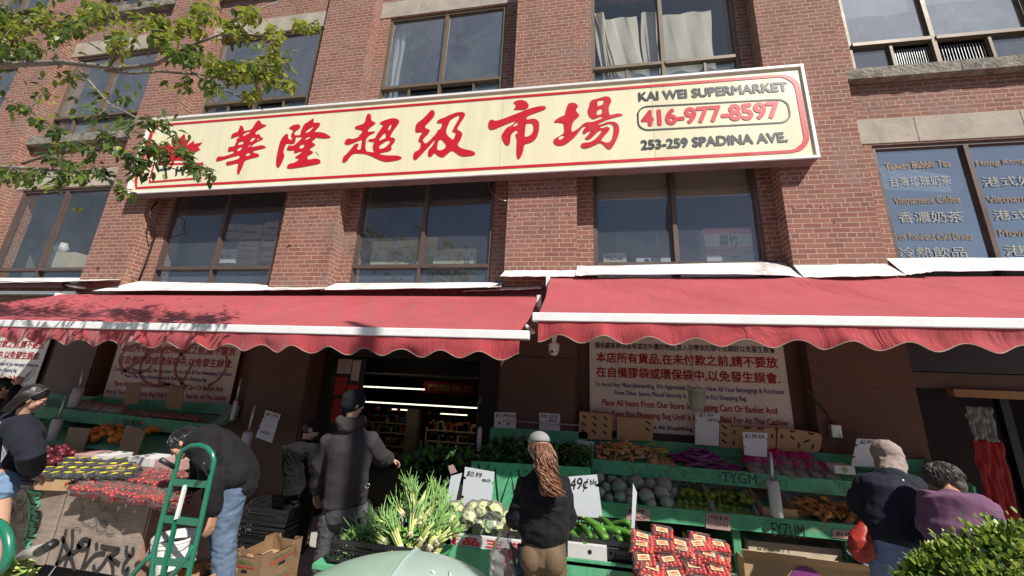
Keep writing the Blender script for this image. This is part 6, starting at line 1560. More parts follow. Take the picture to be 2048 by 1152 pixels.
# 3 --- worker in black behind him in the shade
y = 4.25
J = dict(head=A(624,858,y), neck=A(612,885,y), chest=A(602,915,y), waist=A(597,945,y), pelvis=A(597,985,y))
J.update(shL=A(583,895,y), shR=A(628,900,y-.1), elL=A(578,935,y+.05), wrL=A(590,965,y+.2), elR=A(632,940,y-.1), wrR=A(640,960,y+.1))
legs_from(J, A(587,1000,y).x, A(610,1000,y).x, y, hipz=.84)
T, F = person('person', 'worker dressed in black with a dark cap, bending in the shade beside the doorway', J, 1.0, face=(.75,.4,-.6), voxel=.01, hands=())
jacket(T, J, cloth('black_shirt', (.010,.010,.012)), 1.0, .03, wr=.01, seed=14); trousers(T, J, cloth('black_trousers', (.009,.009,.010)), 1.0, .02); shoes(T, J, shoe)
m = MB(); c = J['head']; m.sph(c+F @ Vector((0,-.008,.04)), (.084,.10,.085), 18, 12, rot=F); m.sph(c+F @ Vector((0,.10,.05)), (.06,.05,.010), 12, 6, rot=F); fuse(m, 'cap', cloth('black_cap', (.012,.012,.014)), T, .009, 2)
m = MB(); m.sph(c+F @ Vector((0,-.03,-.01)), (.076,.07,.07), 14, 10, rot=F); m.build('hair', blackhair, T, smooth=True)

# 4 --- man bending over the strawberries
y = 3.0
J = dict(head=A(369,888,y-.02), neck=A(398,884,y), chest=A(428,893,y), waist=A(455,912,y+.03), pelvis=A(468,955,y+.05))
J.update(shL=A(408,884,y-.18), shR=A(412,884,y+.17), elL=A(424,960,y-.20), wrL=A(428,1028,y-.17), elR=A(398,950,y+.20), wrR=A(383,977,y+.12))
J.update(hipL=A(464,975,y-.05), hipR=A(467,975,y+.13), knL=A(450,1065,y-.06), knR=A(440,1070,y+.2), anL=A(462,1150,y-.02), anR=A(450,1150,y+.25), toe=(-1,0,0))
for k in 'LR': J['an'+k].z = .09
T, F = person('person', 'man in a black jacket and blue jeans bending over the strawberries, face turned down', J, 1.0, face=(-.62,-.48,-.62), hup=(-.5,0,.8), skinm=skin2, hands=(('L', (.02,-.1,-1), (-.9,.1,0), .22, 1), ('R', (-.45,.0,-.9), (-.5,.6,0), .5, -1)), voxel=.006)
def ex(m):
    loft(m, [J['neck'].lerp(J['head'], .15), J['neck'], J['chest']], [(.065,.06), (.09,.08), (.15,.11)], (0,1,0))
    loft(m, [J['pelvis']+Vector((.03,0,-.05)), J['pelvis']+Vector((.02,0,.02)), J['waist'], J['chest']], [(.175,.15), (.18,.155), (.175,.145), (.165,.13)], (0,1,0)); m.sph(A(466,952,y-.08), (.11,.10,.12), 14, 10); m.sph(A(474,948,y+.05), (.13,.15,.13), 14, 10)
jacket(T, J, cloth('black_jacket', (.014,.013,.014), .8), 1.0, .036, hem=A(474,990,y+.05), wr=.013, seed=21, extra=ex, name='jacket', wscale=6)
trousers(T, J, cloth('blue_jeans', (.10,.14,.205), .85, .35), .94, .024, top=J['pelvis']+Vector((-.05,0,.12)), wr=.013, seed=8, name='jeans'); shoes(T, J, shoe)
hair_cap(T, J['head'], F, saltpep, 1.03, seed=4, vol=1.05, n=700, length=.065)

# 5 --- woman in black with denim shorts at the far left
y = 2.72
J = dict(head=A(66,797,y), neck=A(45,832,y), chest=A(30,868,y), waist=A(16,915,y), pelvis=A(-2,948,y))
J.update(shL=A(30,850,y+.17), shR=A(38,853,y-.17), elR=A(62,908,y-.15), wrR=A(66,945,y+.05), elL=A(50,905,y+.22), wrL=A(75,930,y+.30))
J.update(hipL=A(-6,958,y+.08), hipR=A(-2,962,y-.09), knL=A(0,1075,y+.1), knR=A(-4,1080,y-.08), anL=A(-20,1160,y+.1), anR=A(-25,1165,y-.1), toe=(1,0,0))
for k in 'LR': J['an'+k].z = .09
T, F = person('person', 'dark haired woman in a black printed hoodie and denim shorts leaning over the plums', J, .90, face=(.66,.70,-.38), hup=(.2,.1,1), hands=(('R', (.6,.5,-.6), (0,0,-1), .5, 1), ('L', (.7,0,-.6), (0,0,-1), .5, -1)), voxel=.007)
def ex(m):
    loft(m, [J['pelvis']+Vector((-.03,0,.0)), J['waist'], J['chest']], [(.19,.15), (.20,.15), (.19,.14)], (0,1,0)); m.sph(J['neck']+Vector((-.06,0,-.02)), (.08,.10,.06), 12, 9)
jk = jacket(T, J, cloth('black_hoodie', (.016,.018,.026), .85), 1.0, .040, hem=J['pelvis']+Vector((.0,0,.02)), wr=.014, seed=31, extra=ex, name='hoodie', wscale=6)
trousers(T, J, cloth('denim_shorts', (.16,.25,.38), .85, .3), .95, .022, length=.13, wr=.01, seed=3, name='denim_shorts'); shoes(T, J, shoe)
c = J['head']; q = lambda x, yy, z: c+F @ Vector((x, yy, z))
m = MB(); m.sph(q(0,-.018,.038), (.080,.090,.084), 18, 12, rot=F); m.sph(q(0,-.045,-.02), (.077,.060,.085), 16, 12, rot=F); hh = fuse(m, 'hair', blackhair, T, .008, 2, .004, 22)
strands(hh, 'hair_strands', blackhair, None, lambda r, k: (lambda a, b: [q(a*.02,.045-b*.05,.118-abs(b)*.02), q(a*.084,.01-b*.07,.05), q(a*.086,-.02-b*.06,-.03), q(a*.078,-.03-b*.06,-.09), q(a*.070,-.03-b*.06,-.14)])(r.choice((-1,1))*r.uniform(.85,1.05), r.random()), 120, .0035, 3)
m = MB(); tm = []
pr = pm('print_white', (.55,.56,.60), .7)
for i, (s_, px, py, w_, h_) in enumerate((('Everything Comes', 0, 842, 34, 7), ('Around', 0, 851, 14, 6))):
    o = A(px-6, py+h_, y-.21); e = A(px-6+w_, py+h_+3, y-.21); txt(s_, 0, (e-o).length, 0, .03, 0, pr, jk, name='printing', dirv=(e-o).normalized(), upv=(.25,0,.95), org=o)
for i in range(9):
    o = A(2+i*2.6, 925-i*4, y-.21)
    e = A(8+i*2.6, 868-i*1, y-.21)
    m.tube([o, o.lerp(e, .3+.3*((i*7) % 3)/3), e], .0012, 4)
m.build('printing', pr, jk)

# 6 --- someone in black behind her, hand raised with a card
y = 4.3
J = dict(head=A(6,775,y), neck=A(-2,805,y), chest=A(-8,835,y), waist=A(-10,865,y), pelvis=A(-10,900,y))
J.update(shL=A(-30,815,y), shR=A(14,818,y-.1), elL=A(-38,850,y), wrL=A(-30,880,y), elR=A(28,800,y-.1), wrR=A(33,772,y-.05))
legs_from(J, A(-20,920,y).x, A(0,920,y).x, y)
T, F = person('person', 'person in black at the left edge, mostly hidden, lifting a white card in one hand', J, 1.0, face=(.3,.9,-.2), hands=(('R', (.2,0,1), (-1,.3,0), .7, 1),), voxel=.008)
jacket(T, J, cloth('black_coat', (.012,.012,.013)), 1.0, .03, wr=.01, seed=5); trousers(T, J, cloth('black_trousers', (.009,.009,.010)), 1.0, .02); hair_cap(T, J['head'], F, blackhair, 1.05, seed=9, n=200)

# 7 --- shopper in a pale hood and dark navy jacket
y = 3.75
J = dict(head=A(1776,916,y+.10), neck=A(1778,950,y+.03), chest=A(1781,985,y-.02), waist=A(1785,1035,y-.05), pelvis=A(1792,1082,y-.07))
J.update(shL=A(1744,974,y), shR=A(1820,977,y), elL=A(1722,1012,y+.15), wrL=A(1716,988,y+.42), elR=A(1846,1018,y+.15), wrR=A(1846,1035,y+.35))
legs_from(J, A(1765,1110,y).x, A(1800,1110,y).x, y-.05, hipz=J['pelvis'].z-.06)
T, F = person('person', 'shopper in a pale hood, dark navy jacket and light jeans at the right stand', J, .98, face=(-.15,.85,-.5), hands=(('L', (0,.9,-.2), (0,0,-1), .6, -1), ('R', (0,.9,-.2), (0,0,-1), .6, 1)), voxel=.008)
def ex(m):
    n_ = J['neck']; loft(m, [n_+Vector((0,-.03,-.02)), n_+Vector((0,-.02,.03))], [(.115,.09), (.10,.085)], (1,0,0))
    loft(m, [J['pelvis']+Vector((0,0,.02)), J['waist'], J['chest']], [(.225,.17), (.215,.165), (.205,.15)], (1,0,0), 20)
jacket(T, J, cloth('navy_jacket', (.016,.019,.028), .75), 1.03, .040, hem=J['pelvis']+Vector((0,0,.02)), wr=.010, seed=41, extra=ex, name='jacket', arm=1.15, wscale=5)
trousers(T, J, cloth('light_jeans', (.17,.22,.38), .85, .25), 1.0, .024, wr=.012, seed=18, name='jeans'); shoes(T, J, shoe)
c = J['head']; hoodm = cloth('pale_hood', (.30,.235,.21), .9)
m = MB(); m.sph(c+F @ Vector((0,-.015,.03)), (.098,.112,.112), 20, 14, rot=F); loft(m, [c+Vector((0,-.02,-.02)), J['neck']+Vector((0,-.02,.0))], [(.10,.10), (.095,.085)], (1,0,0)); fuse(m, 'hood', hoodm, T, .009, 3, .008, 13, 2)
m = MB(); m.sph(J['neck']+Vector((0,-.135,-.015)), (.010,.004,.010), 10, 6); m.build('badge', alu, T, smooth=True)
redbag = pm('red_bag', (.34,.030,.018), .5, .25, 6, bump=.4, bscale=10, bd=.01)
def softbag(label, pts, y, th, mat, seed):
    t = thing('shopping_bag', label, 'bag', tuple(A(*pts[-1], y))); m = MB(); P = [A(px, py, y) for px, py, w_ in pts] if len(pts[0]) == 3 else None
    return t
sb = thing('shopping_bag', 'red bag hanging at the left hip of the shopper in the pale hood', 'bag', tuple(A(1722,1100,y)))
m = MB(); loft(m, [A(1729,1035,y-.05), A(1727,1052,y-.08), A(1722,1080,y-.10), A(1722,1105,y-.10), A(1724,1117,y-.10)], [(.012,.01), (.04,.03), (.075,.06), (.085,.07), (.055,.05)], (1,0,0), 16); fuse(m, 'bag_body', redbag, sb, .009, 3, .012, 9, 3)
sb = thing('shopping_bag', 'dark red bag between the two shoppers at the right', 'bag', tuple(A(1838,1100,y)))
m = MB(); loft(m, [A(1838,1020,y-.02), A(1836,1050,y-.05), A(1830,1085,y-.06), A(1828,1115,y-.06)], [(.012,.01), (.045,.04), (.075,.07), (.07,.06)], (1,0,0), 16); fuse(m, 'bag_body', pm('dark_red_bag', (.16,.018,.016), .5, .25, 6), sb, .009, 3, .012, 9, 6)

# 8 --- woman in a purple sweater
y = 3.3
J = dict(head=A(1889,966,y+.12), neck=A(1905,992,y+.02), chest=A(1917,1025,y-.02), waist=A(1925,1070,y-.08), pelvis=A(1932,1115,y-.12))
J.update(shL=A(1872,1000,y+.08), shR=A(1952,1012,y-.08), elL=A(1862,1055,y+.02), wrL=A(1868,1068,y+.22), elR=A(1975,1070,y+.05), wrR=A(1950,1090,y+.25))
legs_from(J, A(1915,1140,y).x, A(1950,1140,y).x, y-.1, hipz=J['pelvis'].z-.05)
T, F = person('person', 'grey haired woman in a purple sweater with a dark shoulder strap, stooping at the right', J, .97, face=(-.80,.50,-.35), skinm=skin2, hands=(('L', (-.3,.8,-.3), (0,0,-1), .6, -1), ('R', (-.3,.8,-.3), (0,0,-1), .6, 1)), voxel=.007)
def ex(m):
    loft(m, [J['pelvis']+Vector((0,0,.0)), J['waist'], J['chest']], [(.185,.15), (.185,.15), (.18,.14)], (J['shR']-J['shL']).normalized(), 20); m.sph(J['elL'], (.075,.08,.07), 12, 9)
jacket(T, J, cloth('purple_knit', (.155,.072,.13), .9, .12, .1), .97, .034, hem=J['pelvis']+Vector((0,0,.0)), wr=.012, seed=51, extra=ex, name='sweater', arm=1.0, wscale=6)
trousers(T, J, cloth('black_trousers', (.009,.009,.010)), 1.0, .02); shoes(T, J, shoe)
hair_cap(T, J['head'], F, greyhair, 1.0, seed=15, vol=1.08, n=600, length=.06)
m = MB(); m.grid(3, 20, lambda u, v: (lambda a, b: a.lerp(b, v)+Vector((.045*(u-.5), -.05*math.sin(v*3.14)-.10-.03*v, 0)))(A(1955,1003,y-.05), A(1900,1108,y-.14))); m.build('shoulder_strap', cloth('navy_strap', (.018,.022,.045)), T, smooth=True, solid=.006)
# ------------------------------------------------------------------ hand trucks, boxes, bin, bush, tree
tg = pm('truck_green', (.012,.145,.085), .28, .1, 6, spec=.6, bump=.04, coat=.3)
tgrip = blackp
def P(px, py, y=2.6): return aty(px, py, y)
ht = thing('hand_truck', 'green tubular steel hand truck standing before the graffiti panel', 'hand truck', tuple(P(330,1150)))
r = .0165
zq = .05
m = MB(); m.tube([Vector((P(300,1170).x, 2.62, zq)), P(302,1165), P(310,1095), P(331,1012), P(352,937), P(357,915), P(367,899), P(383,891), P(400,890), P(415,896), P(425,908), P(428,922), P(422,950), P(414.6,985), P(396,1070), P(379,1141), P(374,1165), Vector((P(372,1170).x, 2.62, zq))], r, 12); m.build('frame_tube', tg, ht, smooth=True)
m = MB()
for a, b in (((346,964),(418,969)), ((325,1037),(399,1045)), ((302,1121),(384,1128))):
    m = MB(); pa, pb2 = P(*a), P(*b); m.obox((pa+pb2)/2, ((pb2-pa).length, .012, .045), Euler((0, -math.atan2(pb2.z-pa.z, pb2.x-pa.x), 0))); m.build('cross_bar', tg, ht)
m = MB(); m.tube([P(371,968), P(352,1041), P(325,1160)], [(.022,.006)]*3, 8); m.build('centre_strap', tg, ht)
m = MB(); pa, pb2 = P(371,970,2.585), P(353,1038,2.585); m.tube([pa, pb2], [(.019,.003)]*2, 4); m.build('warning_label', M_wlab, ht)
m = MB(); m.tube([P(306,1108), P(290,1122), P(267,1147), P(255,1170), Vector((P(250,1172).x, 2.35, zq))], r*1.1, 10); m.tube([P(388,1090), P(375,1115), P(344,1151), P(330,1170), Vector((P(325,1172).x, 2.35, zq))], r*1.1, 10); m.build('foot_brace', tg, ht, smooth=True)
for a, b in (((351,936),(321,919)), ((418,948),(406,926))):
    m = MB(); m.tube([P(*a), P(*b, 2.5)], .017, 10); m.build('grip', tgrip, ht, smooth=True)
for x in (302, 374):
    m = MB(); c = Vector((P(x,1150).x, 2.72, .13)); m.tube([c+Vector((-.03,0,0)), c+Vector((.03,0,0))], .12, 20); m.build('wheel', blackp, ht)
m = MB(); m.box((P(302,1150).x-.03, 2.2, .01), (P(374,1150).x+.05, 2.62, .02)); m.build('toe_plate', tg, ht)
ht2 = thing('hand_truck', 'thick green tube loop of another hand truck at the bottom left corner', 'hand truck', tuple(aty(0,1100,2.2)))
m = MB(); pts = []
for k in range(13): a = R_(100-k*20); pts.append(aty(-14+33*math.cos(a), 1095-50*math.sin(a), 2.2))
pts.append(aty(-30,1200,2.2)); m.tube(pts, .028, 12); m.build('frame_tube', tg, ht2, smooth=True)
hb_ = thing('handlebar', 'grey tube with a black rubber grip sticking up in front of the left panel', 'handlebar', tuple(aty(45,1120,2.3)))
m = MB(); m.tube([aty(34,1130,2.4), aty(45,1112,2.35), aty(62,1104,2.3), aty(84,1098,2.25)], [.018,.03,.034,.030], 12); m.build('tube', pm('grey_tube', (.30,.28,.24), .5, .2), hb_, smooth=True)
m = MB(); m.tube([aty(79,1103,2.25), aty(104,1089,2.2)], [.030,.028], 14); m.tube([aty(103,1090,2.2), aty(106,1088,2.2)], [.032,.032], 14, caps=False); m.build('grip', blackp, hb_, smooth=True)
leafheap('leafy_greens', 'bright green stalks in the bottom left corner', 'greens', [herb2, M_lgreen], lambda r: (aty(-5+55*r.random(), 1128+30*r.random(), 2.3+.2*r.random()), None), 260, .07, 3)
bk = thing('bucket', 'white plastic bucket behind the green hand truck', 'bucket', tuple(aty(353,1115,2.85)))
c0, c1 = aty(354,1070,2.85), aty(352,1135,2.85)
m = MB(); m.tube([c0, c0+Vector((0,0,-.02)), c0+Vector((0,0,-.021)), c0+Vector((0,0,-.05)), c0+Vector((0,0,-.051)), c1], [.150,.150,.145,.145,.138,.120], 28, caps=False); m.build('bucket_wall', pm('bucket_white', (.72,.72,.70), .35, .05), bk, smooth=False)
m = MB(); m.tube([c0+Vector((0,0,-.06)), c0+Vector((0,0,-.065))], [.13,.13], 24); m.build('contents', darkw, bk)
m = MB(); m.tube([c0+Vector((.15*math.cos(a*.314), -.15*math.sin(a*.314), -.03-.09*math.sin(a*.314))) for a in range(11)], .004, 5); m.build('handle', alu, bk)
# cardboard boxes, printed in green and red
gp_ = pm('box_print_green', (.10,.15,.06), .8); rp_ = pm('box_print_red', (.30,.055,.035), .8)
def bigbox(label, tl, L_, W_, h, ang, wall=.012, lettering=True, fill=None, rows=1, mat=card):
    t = thing('cardboard_box', label, 'box', tl, group=None); t.rotation_euler = (0,0,0); R = Euler((0,0,ang)).to_matrix(); O = Vector(tl)
    for rr_ in range(rows):
        m = MB(); z0 = -h*(rr_+1)-.004*rr_
        def wallp(a, b, notch=True):
            a, b = Vector(a), Vector(b); n_ = 10; pts = [a+Vector((0,0,z0)), b+Vector((0,0,z0))]
            e = (b-a); pts += [b, b-e*.22, b-e*.26+Vector((0,0,-h*.22)), a+e*.26+Vector((0,0,-h*.22)), a+e*.22, a]
            d = Vector((-e.y, e.x, 0)).normalized()*wall
            q = [O+R @ p for p in pts]; m.prism(q, R @ d)
        wallp((0,0,0), (L_,0,0)); wallp((L_,0,0), (L_,W_,0)); wallp((L_,W_,0), (0,W_,0)); wallp((0,W_,0), (0,0,0))
        fl = [O+R @ Vector(p) for p in ((0,0,z0+.01), (L_,0,z0+.01), (L_,W_,z0+.01), (0,W_,z0+.01))]; m.prism(fl, (0,0,.006))
        m.build('carton_wall' , mat, t)
        if lettering:
            for (a, b, nn) in (((0,0), (L_,0), Vector((0,-1,0))), ((L_,0), (L_,W_), Vector((1,0,0)))):
                A_, B_ = Vector((*a,0)), Vector((*b,0)); d = (R @ (B_-A_)); l_ = d.length; d.normalize()
                o_ = O+R @ A_+d*l_*.28+Vector((0,0,z0+h*.48))+R @ nn*.003
                txt('GREEN HILL', 0, l_*.45, 0, h*.15, 0, gp_, t, dirv=d, upv=(0,0,1), org=o_, bold=.02)
                mm = MB(); p0 = O+R @ A_+d*l_*.2+Vector((0,0,z0+h*.36))+R @ nn*.002; scrawl(mm, [p0, p0+d*l_*.6], h*.10, nrm=R @ nn); mm.build('red_stripe', rp_, t)
                mm = MB(); p0 = O+R @ A_+d*l_*.44+Vector((0,0,z0+h*.15))+R @ nn*.002; scrawl(mm, [p0, p0+d*l_*.14], h*.14, nrm=R @ nn); mm.build('hand_hole', black, t)
    return t
b1 = bigbox('open brown produce box with a strawberry pack in it behind the hand truck', tuple(atz(335,1142,.42)), .36, .42, .17, R_(-4), lettering=True)
b2 = bigbox('tall stack of open brown produce boxes in front of the doorway', tuple(atz(465,1100,.50)), .30, .42, .15, R_(-4), rows=3)
p = place(spk, False, atz(440,1122,.40)-Vector((0,0,.03)), (.2,.1,.6), 1.0); p['label'] = 'single strawberry pack left in the open brown box'; p['group'] = ''; del p['group']
m = MB(); p0 = atz(495,1112,.47); m.box((p0.x, p0.y-.01, .40), (p0.x+.06, p0.y-.004, .46))
# clutter under the right stand
t = openbox('cardboard_box', 'brown carton with a white label under the lower shelf', 1.18, 1.56, 4.66, 4.95, .16, .25, card)
m = MB(); m.box((1.30, 4.652, .24), (1.37, 4.658, .37)); m.build('paper_label', M_wlab, t)
t = openbox('cardboard_box', 'large brown carton with a purple badge low in front of the right stand', 1.62, 2.75, 4.50, 4.95, .0, .36, card)
m = MB(); m.tube([(2.15, 4.497, .20), (2.15, 4.494, .20)], .15, 24); m.build('purple_badge', pm('badge_purple', (.17,.03,.15), .6), t)
txt('WONDER', 2.04, 2.26, .17, .07, 4.4925, signp, t, bold=.03)
m = MB(); m.prism([(1.62,4.5,.36), (2.75,4.5,.36), (2.78,4.40,.44), (1.58,4.42,.46)], (0,.004,.004)); m.build('flap', card, t)
t = openbox('cardboard_box', 'brown carton with open flaps behind the large one', 1.75, 2.6, 4.7, 5.1, .1, .36, card2)
m = MB(); m.grid(12, 8, lambda u, v: (2.6+.45*u, 4.45+.3*v, .46-.3*u+.04*noise.noise(Vector((u*4, v*4, 1))))); o = m.build('blue_sheet', pm('blue_sheet', (.09,.15,.22), .5, .2), smooth=True, solid=.004); center(o); tag(o, 'crumpled blue plastic sheet lying against the box under the right stand', 'plastic sheet')
gb = thing('net_bag', 'green net bag of vegetables under the lower shelf', 'bag', (1.75, 4.9, .1)); m = MB(); m.sph((1.72,4.9,.42), (.25,.12,.12), 16, 12, fn=lambda v: v*(1+.15*noise.noise(v*3))); m.build('sack', M_dkleaf, gb, smooth=True)
m = MB(); m.prism([(1.25,3.55,.36), (1.25,3.55,.02), (1.6,3.55,.02), (1.6,3.55,.36)], (0,.02,0)); o = m.build('green_board', green); center(o); tag(o, 'green painted board with black paint under the boxes', 'board')
m = MB(); m.prism([(2.5,3.9,.42), (2.9,4.0,.0), (3.4,4.0,.0), (3.4,4.1,.2)], (0,.02,0)); o = m.build('green_board', green); center(o); tag(o, 'slanting green board leaning under the right end of the stand', 'board')

# ------------------------------------------------------------------ pale green bin dome near the camera
bn_ = thing('street_bin', 'pale green street bin with a domed lid, close to the camera', 'bin', (-.62, 1.78, 0))
sage = pm('sage_plastic', (.30,.43,.33), .42, .08, 3, bump=.08, bscale=8, dirt=(.20,.27,.22), dirt_amt=.4, coat=.15)
sage2 = pm('sage_plastic_light', (.36,.47,.42), .35, .06, 3, bump=.06, dirt=(.24,.32,.28), dirt_amt=.3, coat=.2)
BX, BY, BR_, BZ = -.77, 1.80, .50, 1.07
def dome(a0, a1, z1, h, rad, n=30):
    m = MB(); m.grid(n, 14, lambda u, v: (BX+rad*math.sin(v*1.5708)*math.cos(a0+(a1-a0)*u), BY+rad*math.sin(v*1.5708)*math.sin(a0+(a1-a0)*u), z1-h+h*math.cos(v*1.5708))); return m
dome(R_(-82), R_(98), BZ, .17, BR_).build('lid', sage2, bn_, smooth=True); dome(R_(98), R_(278), BZ+.0, .17, BR_).build('lid', sage, bn_, smooth=True)
m = MB(); m.tube([(BX+BR_*1.01*math.sin(t_)*math.cos(R_(98)), BY+BR_*1.01*math.sin(t_)*math.sin(R_(98)), BZ-.17+.173*math.cos(t_)) for t_ in [k*.11-1.5 for k in range(28)]], .009, 8); m.build('seam', sage2, bn_, smooth=True)
m = MB(); m.tube([(BX, BY, BZ-.17), (BX, BY, .05)], [BR_*.98, BR_*.92], 32); m.build('drum', sage, bn_, smooth=True)
m = MB()
for k in range(5): a = .35+.12*k; p = Vector((BX+BR_*.86*math.cos(a), BY+.05*k-BR_*.2, 0)); 
m = MB()
for (u0, v0, u1, v1) in ((.45,.2,.52,.05), (.62,.0,.55,-.12), (.3,.12,.34,.1)):
    pts = []
    for k in range(5):
        x = BX+BR_*(u0+(u1-u0)*k/4)*.95; yy = BY+BR_*(v0+(v1-v0)*k/4); rr_ = min(.98, math.hypot(x-BX, yy-BY)/BR_); pts.append((x, yy, BZ-.17+.17*math.sqrt(1-rr_*rr_)+.004))
    m.tube(pts, .006, 6)
m.build('chipped_marks', M_wlab, bn_, smooth=True)

# ------------------------------------------------------------------ leaves
def leaf_mat(name, c1, c2, tr=.35):
    t = NT(name); oi = t.n('ShaderNodeNewGeometry'); c = t.ramp(oi.outputs['Random Per Island'], [(0, c1), (.5, tuple((a+b)/2 for a, b in zip(c1, c2))), (1, c2)])
    p = t.bsdf(c, .38, 0, .45); tl = t.n('ShaderNodeBsdfTranslucent'); h = t.n('ShaderNodeHueSaturation'); h.inputs['Value'].default_value = 1.6; t.l(c, h.inputs['Color']); t.l(h.outputs[0], tl.inputs[0])
    m = t.n('ShaderNodeMixShader'); m.inputs[0].default_value = tr; t.l(p.outputs[0], m.inputs[1]); t.l(tl.outputs[0], m.inputs[2]); return t.end(m)
LM = [leaf_mat('leaf_green', (.05,.10,.018), (.12,.19,.03)), leaf_mat('leaf_yellow_green', (.14,.20,.025), (.28,.30,.04)), leaf_mat('leaf_dark', (.035,.075,.018), (.085,.14,.03))]  # sunlit upper clusters are coloured yellow-green, the lower ones darker
bark = pm('bark', (.24,.21,.18), .85, .35, 12, bump=.6, bscale=40, dirt=(.09,.08,.07))
TY = 2.5
tree = thing('street_tree', 'leafy street tree whose branches reach in at the upper left', 'tree', (-7.6, 2.3, 0))
trunk_top = Vector((-7.4, 2.3, 2.9))
m = MB(); m.tube([(-7.6,2.3,-.1), (-7.58,2.3,.8), (-7.5,2.32,2.0), trunk_top, (-7.3,2.3,4.2), (-7.0,2.3,5.4)], [.15,.12,.11,.10,.07,.04], 12); m.build('trunk', bark, tree, smooth=True)
def T_(px, py, y=TY): return aty(px, py, y)
br = [[trunk_top+Vector((.1,0,.9)), T_(-120,150), T_(0,133), T_(140,133), T_(230,133), T_(300,122), T_(390,98), T_(450,75), T_(530,62), T_(600,52), T_(645,50)],
      [T_(200,134), T_(262,143), T_(330,152), T_(410,152), T_(480,158), T_(540,162), T_(600,176)],
      [trunk_top, T_(-100,345,2.3), T_(0,338,2.4), T_(90,335,2.4), T_(150,342,2.4), T_(215,352,2.4), T_(260,385,2.4)],
      [T_(120,132), T_(115,95), T_(122,60), T_(150,20), T_(170,-30)], [T_(305,120), T_(322,80), T_(350,50), T_(375,20), T_(400,-20)],
      [T_(60,335,2.4), T_(110,300,2.4), T_(170,290,2.4), T_(235,310,2.4), T_(300,325,2.4), T_(365,340,2.4), T_(420,352,2.4)], [T_(-60,170), T_(20,200), T_(60,230), T_(110,270), T_(150,310)],
      [T_(150,134), T_(185,175), T_(230,215), T_(290,245), T_(340,270), T_(385,315)], [T_(-60,60), T_(10,70), T_(70,40), T_(130,20)], [T_(440,80), T_(480,50), T_(520,20), T_(550,-10)], [T_(390,150), T_(440,180), T_(500,200), T_(520,215)]]
rad = [[.055,.045,.034,.026,.022,.018,.013,.010,.008,.005,.003], [.016,.013,.011,.009,.007,.005,.003], [.03,.026,.022,.017,.013,.009,.005]]
m = MB(); twigs = []
def polyline(b, n=6):
    out = []
    for a, c in zip(b, b[1:]):
        for k in range(n): out.append(a.lerp(c, k/n))
    out.append(b[-1]); return out
for i, b in enumerate(br):
    rd = rad[i] if i < 3 else [.010*(1-k/(len(b)))+.002 for k in range(len(b))]
    bb_ = [p+Vector((0, .06*math.sin(k*1.7+i), 0)) for k, p in enumerate(b)]; m.tube(bb_, rd, 8); twigs.append(polyline(bb_))
mt = m
rt_ = random.Random(44); leafm = MB()
clusters = [(30,60,30,1),(90,40,30,1),(150,55,28,0),(200,25,30,1),(250,60,30,1),(300,38,28,1),(335,85,26,1),(380,60,28,1),(420,30,26,1),(460,60,28,1),(500,35,26,1),(545,80,24,1),(560,110,20,1),(600,55,16,1),(630,60,10,1),(440,130,26,1),(480,150,26,1),(520,130,24,1),(545,160,22,1),(582,172,14,1),(505,190,18,1),(430,185,18,0),(390,120,26,0),(350,115,24,0),(372,178,12,0),(10,100,30,0),(0,30,36,0),(60,100,24,0),(110,80,20,0),
   (90,180,10,0),(140,160,12,0),(200,190,10,0),(260,195,10,0),(150,225,8,0),(35,205,14,2),(75,240,16,2),(110,262,18,2),(130,290,20,2),(170,305,20,2),(215,270,18,2),(250,258,18,2),(290,248,18,2),(320,245,14,2),(300,292,20,2),(332,302,20,2),(362,312,20,2),(392,330,18,2),(418,348,12,2),(262,322,22,2),(230,300,20,2),(282,352,20,2),(250,388,16,2),(210,350,18,2),(160,350,18,0),(110,372,18,0),(60,362,20,0),(15,352,20,0),(130,328,18,2),(95,318,16,2),(190,240,8,2),(345,265,10,2)]
for (cx, cy, sp_, tone) in clusters:
    cpt = aty(cx, cy, TY if cy < 200 else 2.4); n_ = int(sp_*sp_*(.12 if tone == 2 else .19))+4
    best = min((p for tw in twigs for p in tw), key=lambda p: (p-cpt).length)
    for k in range(max(2, n_//6)):
        px, py = cx+rt_.gauss(0, sp_*.62), cy+rt_.gauss(0, sp_*.5)
        end = aty(px, py, (TY if cy < 200 else 2.4)+rt_.gauss(0, .14)); mid = best.lerp(end, .5)+Vector((0, 0, .03)); mt.tube([best, mid, end], [.0035,.0026,.0014], 4)
        for j in range(6):
            t_ = .35+.65*(j+1)/6; b0 = best.lerp(mid, t_*2) if t_ < .5 else mid.lerp(end, t_*2-1)
            b0 = b0+Vector((rt_.gauss(0,.02), rt_.gauss(0,.02), rt_.gauss(0,.015)))
            dirv = Vector((rt_.uniform(-.7,1), rt_.uniform(-.9,.6), rt_.uniform(-.9,.15))).normalized()
            leaf_blade(leafm, b0, dirv, rt_.uniform(.050,.080), rt_.uniform(.026,.042), rt_.uniform(.0,.45), mi=tone if rt_.random() < .75 else rt_.randrange(3), n=4)
mt.build('branch', bark, tree, smooth=True)
leafm.build('foliage', LM, tree, smooth=False)
# the part of the crown over the pavement that only its shade shows
cm_ = MB(); r = random.Random(5)
for k in range(900):
    p = Vector((-7.0+r.gauss(0,1.2), 2.2+r.gauss(0,.7), 5.6+r.gauss(0,.7))); leaf_blade(cm_, p, Vector((r.uniform(-1,1), r.uniform(-1,1), r.uniform(-1,.2))), .08, .045, .3, mi=r.randrange(2), n=3)
cm_.build('crown', LM, tree)
